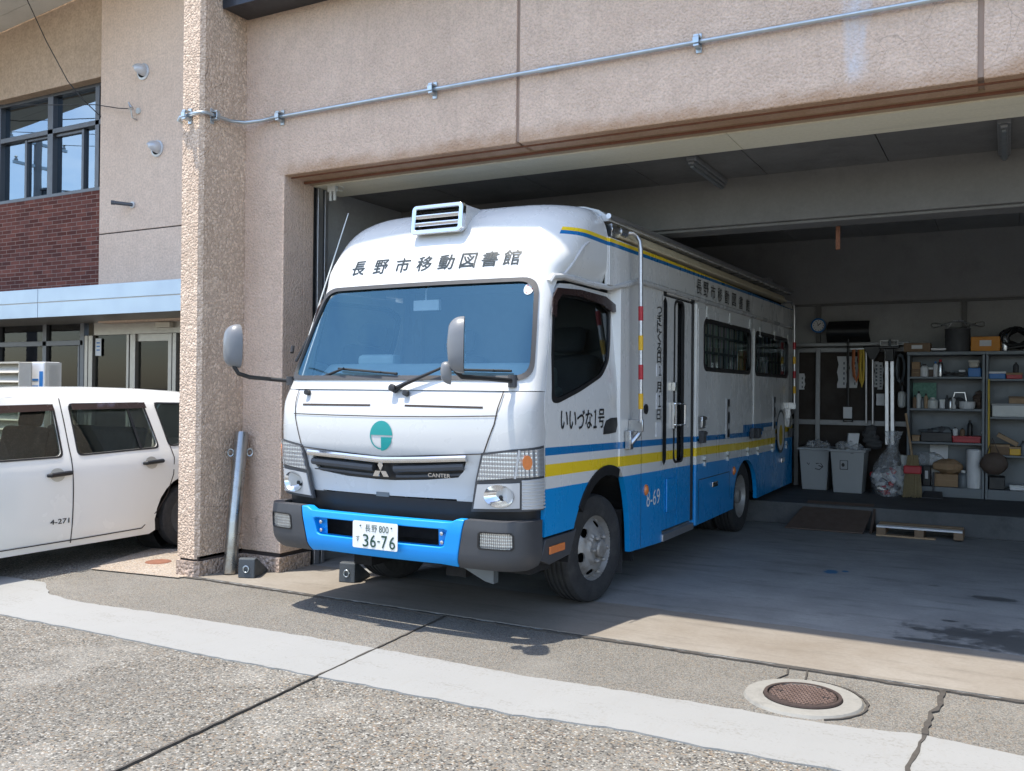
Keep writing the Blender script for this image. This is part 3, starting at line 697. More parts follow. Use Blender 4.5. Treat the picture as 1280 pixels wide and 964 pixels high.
sp = thing('steel_post', (-5.45, 5.30, 0), 'dented bare steel tube post leaning in the corner beside the pillar', 'post')
b0 = gp(287, 717.5, 0.005); b1 = py(302.5, 540, 5.53); ax = (b1-b0).normalized(); L = (b1-b0).length
mb = MB(); mb.lathe([(0.052, 0), (0.055, 0.01), (0.054, 0.36), (0.0565, 0.40), (0.0565, 0.43), (0.054, 0.46), (0.054, L-0.01), (0.05, L)], b0, ax, 28); obj('tube', mb, 'dirtysteel', sp)
for sgn in (-1, 1):
    mb = MB(); c = b1 - ax*0.17 + Vector((0.7, 0.7, 0)).normalized()*(0.075*sgn); e = Vector((0.7, 0.7, 0)).normalized(); w = Vector((0, 0, 1))
    mb.tube([c + e*math.cos(t*0.5236)*0.022 + w*math.sin(t*0.5236)*0.03 for t in range(12)], 0.005, 6, closed=True); obj('ring', mb, 'galv', sp)

def chock(name_loc, rz, label):
    x, y = name_loc; t = thing('wheel_chock', (x, y, 0.004), label, 'wheel chock', 'black rubber wheel chocks')
    mb = MB(); w = 0.068; h = 0.15; l = 0.2
    pr = [(-0.085, 0), (-0.075, h), (-0.035, h+0.005), (l, 0.02), (l, 0)]
    c_, s_ = math.cos(rz), math.sin(rz)
    def fn(a, b, d=0): xx, yy = w-d, a; return (x + xx*c_ - yy*s_, y + xx*s_ + yy*c_, 0.004 + b)
    mb.panel(pr, fn, depth=2*w); obj('block', mb, 'chock', t, smooth=0, bev=0.008)
    mb = MB(); ce = Vector((x, y, 0.075)) + Vector((-s_, c_, 0))*(-0.088); a1 = Vector((c_, s_, 0))
    mb.tube([ce + a1*math.cos(k*0.5236)*0.022 + Vector((0,0,1))*math.sin(k*0.5236)*0.026 for k in range(12)], 0.005, 6, closed=True); obj('ring', mb, 'galv', t)
q = gp(300, 723); chock((q.x+0.02, q.y+0.09), R(22), 'black rubber wheel chock lying at the foot of the leaning steel post')
q = gp(430, 729); chock((q.x+0.0, q.y+0.09), R(12), 'black rubber wheel chock set against the front tyre under the blue bumper')

# manhole
mb = MB(); mb.lathe([(0.19, -0.006), (0.19, 0.005), (0.275, 0.005), (0.285, -0.01)], (-0.885, 4.655, 0), (0, 0, 1), 56)
obj('manhole_ring', mb, 'ring', kind='structure', smooth=0, loc=(-0.885, 4.655, 0))
crack('pavement_crack', [(-0.885+.30*math.cos(R(a)), 4.655+.30*math.sin(R(a))) for a in range(-60, 100, 8)], 0.012, 31, 0.0)
crack('pavement_crack', [(-1.06, 4.90), (-1.03, 5.0), (-1.05, 5.12)], 0.008, 32, 0.0)
crack('pavement_crack', [(-0.93, 4.96), (-0.95, 5.12)], 0.008, 33, 0.0)
mh = thing('manhole_cover', (-0.89, 4.69, 0.0), 'round rusty cast iron manhole cover with studded pattern in a concrete ring', 'manhole')
mcx, mcy = -0.89, 4.68; rr = 0.185
mb = MB(); mb.lathe([(0.0, 0.004), (rr*0.87, 0.004), (rr*0.885, 0.0), (rr*0.905, 0.0), (rr*0.915, 0.009), (rr, 0.009), (rr+0.004, 0.0)], (mcx, mcy, 0), (0, 0, 1), 56)
k = 0.0205
for i in range(-8, 9):
    for j in range(-8, 9):
        x, y = i*k + (j % 2)*k*0.5, j*k
        if math.hypot(x, y) < rr*0.82 and not (abs(abs(x)-0.11) < 0.02 and abs(y) < 0.012): mb.box(mcx+x-0.0070, mcx+x+0.0070, mcy+y-0.0055, mcy+y+0.0055, 0.003, 0.0095, 1)
obj('lid', mb, ['irondark', 'iron'], mh, smooth=0)
mb = MB()
for sx in (-0.11, 0.11): mb.box(mcx+sx-0.014, mcx+sx+0.014, mcy-0.008, mcy+0.008, 0.002, 0.0055)
obj('lifting_slot', mb, 'void', mh, smooth=0)
q = gp(198, 703); mb = MB(); mb.lathe([(0, 0.012), (0.085, 0.012), (0.09, 0.008), (0.105, 0.008), (0.108, 0.003)], (q.x, q.y, 0), (0, 0, 1), 32)
obj('valve_cover', mb, 'rust', label='small round rusted valve cover in the paving pad behind the white car', cat='valve cover', loc=(q.x, q.y, 0.003))

# ------------------------------------------------------------------ office building
WY = 11.5
of = thing('office_building', (-16, 11.6, 0), 'two storey tan stucco office with dark brick band and glass entrance, left of the garage', 'office building')
mb = MB(); mb.box(-15.31, -8.5, WY, 12.3, 4.425, 11); mb.box(-15.31, -8.5, WY, 12.3, 2.72, 4.405); obj('stucco_wall', mb, 'offwall', of, smooth=0, bev=0.01)
mb = MB(); mb.box(-15.30, -8.6, WY+0.012, 12.2, 4.3, 4.5); mb.box(-15.335, -15.3, WY+0.08, 12.2, 3, 11); obj('wall_groove', mb, 'groove', of, smooth=0)
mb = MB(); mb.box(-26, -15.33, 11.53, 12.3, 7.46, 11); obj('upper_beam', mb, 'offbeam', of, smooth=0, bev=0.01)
zb = py(125, 237, 11.72).z
mb = MB(); mb.box(-26, -15.31, 11.66, 12.3, 2.8, zb-0.03); obj('brick_band', mb, 'brick', of, smooth=0)
wd = MB(); wp = MB(); WZ0 = zb; WZ1 = py(60, 121, 11.8).z; yw = 11.8
def wx(u): return py(u, 180, yw).x
tz = py(67, 166, yw).z
wd.box(-26, -15.32, 11.66, 11.9, WZ0-0.03, WZ0+0.04); wd.box(-26, -15.32, 11.74, 11.9, WZ1-0.05, WZ1+0.3); wd.box(-26, -15.32, 11.72, 11.9, tz-0.05, tz+0.05)
for u, w in ((67, 0.085), (2, 0.085), (125.5, 0.06), (-63, 0.085), (-130, 0.085)): wd.box(wx(u)-w, wx(u)+w, 11.72, 11.9, WZ0+0.04, WZ1-0.05)
for u in (34, 105, -30, -95): wd.box(wx(u)-0.035, wx(u)+0.035, 11.77, 11.88, WZ0+0.04, tz-0.05)
wd.box(wx(34), wx(67), 11.78, 11.87, tz-0.10, tz-0.05); wd.box(wx(71), wx(105), 11.78, 11.87, tz-0.11, tz-0.05)
win = obj('window', wd, 'frame', of, smooth=0, bev=0.006)
wp.box(-26, -15.33, 11.83, 11.84, WZ0+0.03, WZ1-0.04); obj('pane', wp, 'offglass', win, smooth=0)
mb = MB(); mb.box(-26, -15.3, 12.6, 12.7, WZ0-0.2, WZ1+0.2); obj('window_backing', mb, 'cabin', of, smooth=0)
# roof eave
mb = MB(); za, zb2 = py(0, 41, 11.5), py(92, 0, 11.5); sl_ = (zb2.z-za.z)/(zb2.x-za.x)
def ez_(x): return za.z + sl_*(x-za.x)
for i in range(7):
    y0 = 11.5 - i*0.42; mb.add([(-26, y0, ez_(-26)), (-12, y0, ez_(-12)), (-12, y0-0.41, ez_(-12)), (-26, y0-0.41, ez_(-26)), (-26, y0, ez_(-26)+.15), (-12, y0, ez_(-12)+.15), (-12, y0-0.41, ez_(-12)+.15), (-26, y0-0.41, ez_(-26)+.15)],
        [(0,1,2,3),(4,7,6,5),(0,4,5,1),(1,5,6,2),(2,6,7,3),(3,7,4,0)])
obj('eave_board', mb, 'eavew', of, smooth=0)
# canopy over the entrance
cy0 = 10.35; c1, c0, cm_ = py(100, 357.5, cy0).z, py(100, 394.5, cy0).z, py(100, 375.5, cy0).z; sx_ = py(47, 380, cy0).x
mb = MB()
for (a, b) in ((-24, sx_-0.006), (sx_+0.006, -9.0)):
    mb.box(a, b, cy0, cy0+0.03, cm_+0.008, c1); mb.box(a, b, cy0, cy0+0.03, c0, cm_-0.008)
mb.box(-24, -9, cy0+0.028, 11.5, c1-0.05, c1-0.01); obj('entrance_canopy', mb, 'canopy', of, smooth=0, bev=0.004)
mb = MB(); mb.box(-24, -9, cy0+0.012, 11.8, c0+0.01, c1-0.06); obj('canopy_underside', mb, 'doorframe', of, smooth=0)
dy = 11.75
def dx_(u): return py(u, 440, dy).x
hz = py(165, 418, dy).z
ed = MB(); ed.box(dx_(118), -8.6, dy-0.02, dy+0.1, hz, 2.9)
for a, b in ((107, 111.5), (112.5, 117.5), (160, 163), (164.5, 171), (212, 216.5), (217.5, 222)): ed.box(dx_(a), dx_(b), dy-0.04, dy+0.08, 0, hz)
ed.box(dx_(117), dx_(160), dy, dy+0.06, 0, 0.3); ed.box(dx_(171), dx_(212), dy, dy+0.06, 0, 0.35); ed.box(dx_(171), dx_(212), dy, dy+0.06, hz-0.14, hz)
door = obj('entrance_door', ed, 'doorframe', of, smooth=0, bev=0.006)
mb = MB(); mb.box(dx_(117), -8.6, dy+0.03, dy+0.04, 0.3, hz); obj('pane', mb, 'doorglass', door, smooth=0)
mb = MB(); mb.box(dx_(200), dx_(218), dy-0.12, dy-0.02, hz+0.1, hz+0.2); obj('door_sensor', mb, 'beige', door, smooth=0, bev=0.01)
mb = MB(); mb.box(dx_(119.5), dx_(126.5), dy-0.005, dy+0.003, hz-0.4, hz-0.06, 0)
for i in range(3): mb.box(dx_(121), dx_(125), dy-0.009, dy-0.006, hz-0.3+i*0.07, hz-0.275+i*0.07, 1)
obj('door_notice', mb, ['paper', 'blueplastic'], door, smooth=0)
sw = MB(); tz2 = py(50, 430, dy).z; bz = py(50, 450, dy).z
for u in (-60, 0, 58, 105): sw.box(dx_(u)-0.06, dx_(u)+0.06, dy-0.05, dy+0.06, 0, 2.9)
sw.box(-24, dx_(106), dy-0.05, dy+0.06, tz2-0.05, tz2+0.05); sw.box(-24, dx_(106), dy-0.03, dy+0.05, 2.75, 2.95)
sw.box(dx_(97), dx_(99), dy, dy+0.05, 0, tz2)
low = obj('ground_floor_window', sw, 'frame', of, smooth=0, bev=0.005)
mb = MB(); mb.box(-24, dx_(106), dy+0.01, dy+0.02, 0, 2.8); obj('pane', mb, 'doorglass', low, smooth=0)
mb = MB(); x = -24
while x < dx_(100):
    k = 0.05; 
    if not (dx_(17) < x < dx_(40) and rnd.random() < 0.5): mb.quad((x, dy+0.25, 1.0), (x+0.085, dy+0.28, 1.0), (x+0.085, dy+0.28, 2.8), (x, dy+0.25, 2.8))
    x += 0.105
obj('blind', mb, 'blind', of, smooth=0)
mb = MB(); mb.box(-24, dx_(108), 13.0, 13.1, 0, 2.9); mb.box(-24, -8, 14.2, 14.3, 0, 2.9, 1); mb.box(-24, -8, 12.3, 14.2, -0.01, 0.02, 1); mb.box(dx_(107), dx_(109), 12.0, 14.2, 0, 2.9)
obj('hall_wall', mb, ['cabin', 'brown'], of, smooth=0)
mb = MB()
for u, w in ((130, 0.1), (137.5, 0.09), (146, 0.1)):
    x = py(u, 440, 12.3).x; mb.tube([(x, 12.3, 0), (x, 12.3, 2.6)], w, 12)
obj('curtain', mb, 'curtain', of)
mb = MB(); mb.box(dx_(176), dx_(190), 12.9, 13.0, 0, 2.4, 0); mb.box(dx_(168), dx_(215), 13.2, 13.6, 0, 0.95, 1); obj('lobby_furniture', mb, ['beige', 'wood'], of, smooth=0)

# wall fittings of the office
def vent(u, v, label):
    q = py(u, v, WY); t = thing('vent_hood', (q.x, WY, q.z), label, 'vent', 'round vent hoods on the office wall')
    mb = MB(); vs = []
    mb.lathe([(0.155, 0.0), (0.155, -0.02), (0.125, -0.03)], (q.x, WY, q.z), (0, 1, 0), 28)
    rows = 8
    for i in range(rows+1):
        ph = math.pi/2*i/rows
        for k in range(13):
            th = math.pi*k/12 - 0.35 + (0.7*k/12) - 0.8
            vs.append((q.x + 0.125*math.cos(th)*math.cos(ph*0.92), WY-0.025-0.2*math.sin(ph), q.z + 0.125*math.sin(th)*math.cos(ph*0.92)+0.01))
    fs = []
    for i in range(rows):
        for k in range(12): fs.append((i*13+k, i*13+k+1, (i+1)*13+k+1, (i+1)*13+k))
    mb.add(vs, fs); obj('hood', mb, 'silver', t)
    mb = MB(); mb.lathe([(0.0, -0.034), (0.115, -0.034), (0.115, -0.028)], (q.x, WY, q.z), (0, 1, 0), 24); obj('duct_opening', mb, 'void', t)
vent(179.5, 90, 'upper grey vent hood on the tan office wall'); vent(197, 186, 'lower grey vent hood on the tan office wall')
q = py(174, 139, WY); br = thing('cable_bracket', (q.x, WY, q.z), 'small white disc and hook on the office wall holding the end of a cable', 'cable bracket')
mb = MB(); mb.lathe([(0.055, 0.0), (0.055, -0.035), (0.0, -0.04)], (q.x, WY, q.z), (0, 1, 0), 20); obj('disc', mb, 'pale', br)
h = py(163, 136, WY-0.15); mb = MB(); mb.tube([(q.x-0.06, WY-0.0, q.z-0.16), (q.x-0.06, WY-0.1, q.z-0.14), (q.x-0.06, WY-0.14, q.z+0.02), (q.x-0.1, WY-0.15, q.z+0.13), (h.x+0.06, WY-0.15, h.z)], 0.016, 8); mb.tube([(h.x+0.06, WY-0.15, h.z), (h.x-0.06, WY-0.15, h.z)], [0.03, 0.012], 8); obj('hook', mb, 'steel', br)
e = py(120, 131, 11.4); mb = MB(); mb.tube([(h.x, WY-0.15, h.z), ((h.x*2+e.x)/3, WY-0.15, (h.z*2+e.z)/3-0.02), (e.x, 11.4, e.z), (e.x-4, 11.2, e.z+0.5), (e.x-9, 10.5, e.z+1.6)], 0.009, 6); obj('cable', mb, 'wire', label='thin cable running left from the bracket across the office window', cat='cable')
p0, p1, p2 = py(34, 0, 10.9), py(85, 102, 11.2), py(126, 146, 11.49); mb = MB()
a0 = p0 + (p0-p1)*1.5
mb.tube([a0, p0, py(58, 52, 11.05), p1, py(105, 126, 11.35), p2], 0.010, 6); obj('cable', mb, 'wire', label='sagging black cable dropping diagonally from the eave past the office window', cat='cable')
q = py(161, 257, WY); ps = thing('pipe_stub', (q.x, WY, q.z), 'short capped pipe stub poking out of the office wall', 'pipe stub'); mb = MB(); mb.lathe([(0.06, 0), (0.06, -0.03), (0.05, -0.03)], (q.x+0.12, WY, q.z), (0, 1, 0), 16); obj('flange', mb, 'silver', ps)
mb = MB(); mb.tube([(q.x+0.12, WY-0.02, q.z), (q.x-0.06, WY-0.26, q.z+0.01)], 0.035, 12); mb.tube([(q.x-0.06, WY-0.26, q.z+0.01), (q.x-0.1, WY-0.31, q.z+0.01)], 0.042, 12); obj('pipe', mb, 'frame', ps)
# outdoor cabinets behind the car
ya = 8.5; xa, xb, xt = py(39, 453, ya).x, py(56, 453, ya).x, py(45, 452.5, ya).z; yb = on(0, xb, 77, 453).y
ac = thing('outdoor_unit', (xb-0.4, ya, 0), 'plain white and beige outdoor unit cabinet with a blue marked label', 'outdoor unit')
mb = MB(); mb.box(xa-0.4, xb-0.02, ya, yb, 0.08, xt, 0); obj('casing', mb, 'acw', ac, smooth=0, bev=0.015)
mb = MB(); mb.box(xb-0.018, xb, ya+0.01, yb, 0.08, xt-0.005); 
for i in range(14): mb.box(xb, xb+0.006, ya+0.06+i*(yb-ya-0.1)/14, ya+0.075+i*(yb-ya-0.1)/14, 0.3, xt-0.05)
obj('side_panel', mb, 'beige', ac, smooth=0)
mb = MB(); w = xb-xa
for i in range(3): mb.box(xa+w*0.1, xa+w*0.55, ya-0.004, ya-0.001, xt-0.28-i*0.1, xt-0.25-i*0.1)
mb.box(xa+w*0.62, xa+w*0.88, ya-0.004, ya-0.001, xt-0.42, xt-0.14); obj('label_print', mb, 'blueplastic', ac, smooth=0)
ya2 = 8.2; xl, xr_, zt = py(-40, 453, ya2).x, py(24, 453, ya2).x, py(10, 453, ya2).z; yb2 = on(0, xr_, 40, 453).y
lv = thing('louvre_unit', (xr_-0.4, ya2, 0), 'cream louvred outdoor unit guard standing behind the front of the white car', 'outdoor unit')
mb = MB(); mb.box(xl, xr_, ya2+0.16, yb2, 0.08, zt-0.01); mb.box(xr_-0.02, xr_, ya2, yb2, 0.08, zt); mb.box(xl, xr_, ya2, yb2, zt-0.02, zt); obj('casing', mb, 'beige', lv, smooth=0, bev=0.01)
for i in range(12):
    z0 = zt-0.03-i*0.14; mb = MB(); mb.add([(xl, ya2+0.14, z0), (xr_-0.02, ya2+0.14, z0), (xr_-0.02, ya2-0.01, z0-0.12), (xl, ya2-0.01, z0-0.12), (xl, ya2+0.14, z0-0.02), (xr_-0.02, ya2+0.14, z0-0.02), (xr_-0.02, ya2+0.01, z0-0.13), (xl, ya2+0.01, z0-0.13)], [(0,1,2,3),(4,7,6,5),(0,3,7,4),(1,5,6,2),(2,6,7,3),(0,4,5,1)]); obj('louvre', mb, 'beige', lv, smooth=0)

# ================================================================== PARKED WHITE CAR
CX = -7.645
car = thing('parked_car', (CX, 4.85, 0), 'white station wagon parked beside the pillar, nose towards the road', 'car')
def lerp_t(tab, z):
    if z <= tab[0][0]: return tab[0][1]
    for (a, b), (c, d) in zip(tab[:-1], tab[1:]):
        if z <= c: t = (z-a)/(c-a); return b+(d-b)*t
    return tab[-1][1]
XS = [(0.14, .79), (0.22, .825), (0.28, .822), (0.34, .838), (0.55, .848), (0.75, .845), (0.88, .825), (0.93, .80), (1.10, .745), (1.30, .675), (1.40, .635), (1.46, .56)]
YC = [(2.7, .62), (2.9, .86), (3.2, .96), (6.3, 1.0), (6.75, .97), (6.95, .82)]
def cs(sg, off=0.0):
    def fn(y, z, d=0.0): return (CX + sg*(lerp_t(XS, z)*lerp_t(YC, y) + off - d), y, z)
    return fn
def archpts(cy, r, z0, n=14, cz=0.30):
    a0 = math.asin(max(-1, min(1, (z0-cz)/r))); return [(cy + r*math.cos(a0+(math.pi-2*a0)*i/n), cz + r*math.sin(a0+(math.pi-2*a0)*i/n)) for i in range(n+1)]
FW, RW = 3.55, 6.12
low = [(2.72, .22)] + [(FW-.40, .20)] + archpts(FW, .36, .2)[::-1] + [(FW+.40, .16), (RW-.42, .17)] + archpts(RW, .38, .2)[::-1] + [(RW+.42, .22), (6.93, .28), (6.95, .6), (6.93, .9)]
cf_belt = lambda y: .905 - .02*(y-5)/1.0*(-1)*0.6
top_edge = [(6.90, .95), (6.84, 1.2), (6.70, 1.40), (6.0, 1.435), (5.2, 1.44), (4.5, 1.42), (4.2, 1.38), (3.85, 1.22), (3.35, .93), (2.9, .80), (2.73, .70)]
def P6(u, v): q = px(u, v, -6.86); return q.y
fw_ = [(3.62, .915), (4.83, .925), (4.83, 1.335), (4.35, 1.325), (4.15, 1.28), (3.95, 1.16)]
rw_ = [(4.985, .93), (5.80, .955), (5.72, 1.345), (4.985, 1.34)]
tw_ = [(5.93, .965), (6.72, 1.0), (6.60, 1.33), (5.86, 1.345)]
wins = [rpoly(w, 0.05, 4) for w in (fw_, rw_, tw_)]
for sg in (1, -1):
    mb = MB(); mb.panel(low+top_edge, cs(sg), holes=wins, depth=0.03, step=0.09); obj('body_side', mb, 'carw', car, smooth=50)
    mb = MB()
    for w in wins: mb.panel(w, cs(sg, -0.012), step=0.12)
    obj('side_window', mb, 'carglass', car, smooth=50)
# black window surrounds, visors, seams, handles on the seen side
sd = cs(1)
mb = MB()
for w, w2 in ((fw_, wins[0]), (rw_, wins[1]), (tw_, wins[2])):
    cx_, cy_ = sum(p[0] for p in w2)/len(w2), sum(p[1] for p in w2)/len(w2)
    outer = [(p[0]+(0.013 if p[0] > cx_ else -0.013), p[1]+(0.018 if p[1] > cy_ else -0.014)) for p in w2]
    mb.panel(outer, cs(1, 0.004), holes=[w2], depth=0.01, step=0.1)
mb.panel([(5.60, .95), (5.625, .95), (5.565, 1.34), (5.54, 1.34)], cs(1, 0.0), depth=0.01, step=0.1)
obj('window_seal', mb, 'black', car, smooth=50)
mb = MB()
for w in ([(3.97, 1.155), (4.15, 1.29), (4.36, 1.345), (4.82, 1.352), (4.82, 1.30), (4.38, 1.285), (4.2, 1.235), (4.02, 1.13)], [(4.99, 1.355), (5.73, 1.362), (5.74, 1.31), (4.99, 1.303)]):
    mb.panel(w, cs(1, 0.03), depth=0.006, step=0.06)
obj('window_visor', mb, 'visor', car, smooth=50)
mb = MB()
def strip(fn, pts, w):
    for a, b in zip(pts[:-1], pts[1:]):
        t = Vector(b)-Vector(a); n_ = Vector((-t.y, t.x)).normalized()*w/2
        mb.add([fn(a[0]-n_.x, a[1]-n_.y), fn(a[0]+n_.x, a[1]+n_.y), fn(b[0]+n_.x, b[1]+n_.y), fn(b[0]-n_.x, b[1]-n_.y)], [(0,1,2,3)])
seam = [(4.905, 1.40)] + [(4.905-0.0*z, z) for z in (1.2, 1.0, .9, .8, .7, .6, .5, .4, .32, .26, .20)]
strip(cs(1, 0.003), seam, 0.010)
strip(cs(1, 0.003), [(5.86, 1.36), (5.93, .96), (5.95, .85), (5.93, .7), (5.86, .52), (5.76, .38), (5.66, .28), (5.6, .235), (5.0, .225), (4.4, .22), (3.9, .22)], 0.009)
obj('door_seam', mb, 'groove', car, smooth=0)
for (u, v, yy) in ((74, 594, 0), (191, 578.5, 0)):
    q = px(u, v, -6.80); mb = MB(); f = cs(1)
    mb.tube([f(q.y-0.09, q.z, -0.006), f(q.y-0.075, q.z+.004, -0.034), f(q.y+0.08, q.z+0.012, -0.036), f(q.y+0.10, q.z+0.012, -0.03), f(q.y+0.115, q.z+0.010, -0.006)], [0.014, 0.019, 0.019, 0.019, 0.014], 10); obj('door_handle', mb, 'black', car)
    mb = MB(); mb.panel(ell(q.y+0.0, q.z, 0.065, 0.055), cs(1, 0.002), step=0.03); obj('handle_recess', mb, 'beige', car)
mb = MB(); q = px(76.5, 652, -6.80); put_text(mb, '4-271', cs(1, 0.004), q.y, q.z, h=0.04, w=0.17, bold=0.03); obj('lettering', mb, 'inkb', car, smooth=0)
# roof, screens, bonnet, ends
mb = MB(); ys = [4.15, 4.3, 4.6, 5.0, 5.5, 6.0, 6.4, 6.66, 6.72]; zt_ = [1.375, 1.435, 1.475, 1.495, 1.50, 1.49, 1.47, 1.44, 1.40]; nx = 14; vs = []
for y, z in zip(ys, zt_):
    ze = min(lerp_t([(p[0], p[1]) for p in sorted(top_edge)], y), z)
    we = lerp_t(XS, ze)*lerp_t(YC, y)
    for i in range(nx+1):
        t = -1+2*i/nx; vs.append((CX+we*t, y, ze + (z-ze)*(1-abs(t)**3.0) ))
fs = [(j*(nx+1)+i, j*(nx+1)+i+1, (j+1)*(nx+1)+i+1, (j+1)*(nx+1)+i) for j in range(len(ys)-1) for i in range(nx)]
mb.add(vs, fs); obj('roof', mb, 'carw', car, smooth=60)
def xband(y0, z0, y1, z1, name, mat, inset=0.0, bulge=0.05):
    mb = MB(); vs = []; rows = 4
    for j in range(rows+1):
        t = j/rows; y = y0+(y1-y0)*t; z = z0+(z1-z0)*t; we = lerp_t(XS, z)*lerp_t(YC, y)-inset
        for i in range(nx+1): k = -1+2*i/nx; vs.append((CX+we*k, y-(1-k*k)*bulge*(1 if y < 5 else -1), z))
    mb.add(vs, [(j*(nx+1)+i, j*(nx+1)+i+1, (j+1)*(nx+1)+i+1, (j+1)*(nx+1)+i) for j in range(rows) for i in range(nx)]); return obj(name, mb, mat, car, smooth=60)
xband(3.30, .93, 4.15, 1.375, 'windscreen', 'carglass'); xband(2.80, .77, 3.30, .93, 'bonnet', 'carw'); xband(2.72, .22, 2.80, .77, 'front_bumper', 'carw')
xband(6.94, .95, 6.72, 1.40, 'tailgate_window', 'carglass'); xband(6.95, .26, 6.94, .95, 'tailgate', 'carw')
mb = MB()
for sg in (-1, 1): mb.obox((CX+sg*0.5, 2.70, .66), (0.13, 0.0, 0), (0, 0.05, 0), (0, 0, 0.06))
obj('headlight', mb, 'lens', car, bev=0.02)
mb = MB(); mb.box(CX-.78, CX+.78, 2.85, 6.85, .19, .30); mb.box(CX-.74, CX+.74, 3.4, 3.6, .3, .9); obj('floor_pan', mb, 'void', car, smooth=0)
for sx in (-0.38, 0.38):
    mb = MB(); mb.box(CX+sx-.24, CX+sx+.24, 4.1, 4.6, .35, .58); mb.obox((CX+sx, 4.72, .86), (.24, 0, 0), (0, .07, -.01), (0, .07, .30)); mb.obox((CX+sx, 4.83, 1.24), (.13, 0, 0), (0, .045, 0), (0, .02, .09)); obj('front_seat', mb, 'seat', car, bev=0.04)
mb = MB(); mb.box(CX-.66, CX+.66, 5.1, 5.55, .35, .6); mb.obox((CX, 5.68, .86), (.66, 0, 0), (0, .07, 0), (0, .06, .27)); obj('rear_seat', mb, 'seat', car, bev=0.04)
for y in (FW, RW):
    for sg in (-1, 1):
        c = (CX+sg*0.80, y, 0.295)
        mb = MB(); mb.lathe([(.18, -.09), (.27, -.09), (.292, -.075), (.297, -.05), (.297, .0), (.292, .02), (.27, .03), (.20, .025), (.19, .0)], c, (sg, 0, 0), 36, cap=False); w = obj('wheel', mb, 'tyre', car)
        mb = MB(); mb.lathe([(0.0, .015), (.06, .02), (.10, .005), (.17, .015), (.195, .02), (.2, -.05)], c, (sg, 0, 0), 36); obj('wheel_cover', mb, 'cabin', w)
for y in (FW, RW):
    for sg in (-1, 1):
        mb = MB(); mb.lathe([(0, -.30), (.372, -.30), (.372, -.03)], (CX+sg*0.79, y, 0.30), (sg, 0, 0), 28, cap=False); obj('wheel_housing', mb, 'void', car, smooth=0)

# ================================================================== MOBILE LIBRARY BUS
BX = -3.5
bus = thing('library_bus', (BX, 8.4, 0), 'white and blue mobile library bus with yellow stripe parked nose out in the garage doorway', 'bus')
# horizontal sections of the cab: q (height parameter), z, half width, corner radius, nose Y, bulge
SEC = [(0.50,.50,.99,.16,4.78,.06),(0.80,.80,1.0,.16,4.735,.07),(1.0,1.0,1.0,.16,4.715,.07),(1.2,1.2,1.0,.15,4.70,.075),(1.38,1.38,1.0,.14,4.715,.075),(1.53,1.53,.99,.13,4.79,.07),
       (1.80,1.80,.965,.12,4.925,.06),(2.05,2.05,.943,.11,5.05,.05),(2.22,2.22,.935,.11,5.135,.045),(2.30,2.30,.965,.13,5.175,.045),(2.37,2.37,.995,.17,5.205,.045),(2.45,2.45,1.0,.20,5.25,.045),
       (2.55,2.55,1.0,.25,5.305,.04),(2.66,2.645,.985,.29,5.37,.035),(2.78,2.73,.95,.32,5.47,.03),(2.93,2.795,.885,.35,5.61,.02),(3.14,2.835,.77,.36,5.82,.015),(3.33,2.847,.68,.35,6.01,.01)]
QN = [s_[0] for s_ in SEC]
def herm(k, q):
    q = min(max(q, QN[0]), QN[-1]); i = 0
    while i < len(QN)-2 and q > QN[i+1]: i += 1
    def sl(j):
        if j == 0: return (SEC[1][k]-SEC[0][k])/(QN[1]-QN[0])
        if j == len(QN)-1: return (SEC[-1][k]-SEC[-2][k])/(QN[-1]-QN[-2])
        a = (SEC[j][k]-SEC[j-1][k])/(QN[j]-QN[j-1]); b = (SEC[j+1][k]-SEC[j][k])/(QN[j+1]-QN[j])
        return 0 if a*b < 0 else 2*a*b/(a+b) if abs(a+b) > 1e-9 else 0
    h = QN[i+1]-QN[i]; t = (q-QN[i])/h
    return (2*t**3-3*t*t+1)*SEC[i][k] + (t**3-2*t*t+t)*h*sl(i) + (-2*t**3+3*t*t)*SEC[i+1][k] + (t**3-t*t)*h*sl(i+1)
def secp(q):
    z, w, r_, yc, b = (herm(k, q) for k in range(1, 6)); f = w-r_; ph0 = math.atan(2*b/f); Rr = r_/(1-math.sin(ph0)); La = Rr*(math.pi/2-ph0)
    return z, w, f, yc, b, ph0, Rr, La
def cab(s, q, off=0.0):
    z, w, f, yc, b, ph0, Rr, La = secp(q); a = abs(s); sg = 1 if s >= 0 else -1
    if a <= f: x = a; y = yc+b*(a/f)**2; ph = math.atan(2*b*a/f/f)
    elif a <= f+La: ph = ph0+(a-f)/Rr; x = f+Rr*(math.sin(ph)-math.sin(ph0)); y = yc+b+Rr*(math.cos(ph0)-math.cos(ph))
    else: ph = math.pi/2; x = w; y = yc+b+Rr*math.cos(ph0)+(a-f-La)
    return Vector((BX+sg*(x+off*math.sin(ph)), y-off*math.cos(ph), z))
def CB(off=0.0): return lambda a, b, d=0.0: cab(a, b, off-d)
def s_at_Y(q, Y):
    z, w, f, yc, b, ph0, Rr, La = secp(q); return f+La+(Y-(yc+b+Rr*math.cos(ph0)))
def s_at_x(q, x):
    lo, hi = 0, 2.2
    for _ in range(40):
        mid = (lo+hi)/2
        if cab(mid, q).x-BX < x: lo = mid
        else: hi = mid
    return lo
def proj(P):
    v = P-Vector((0, 0, CAMH)); z = v.dot(_f); return 640+FPX*v.dot(_r)/z, 482+FPX*v.dot(_d)/z
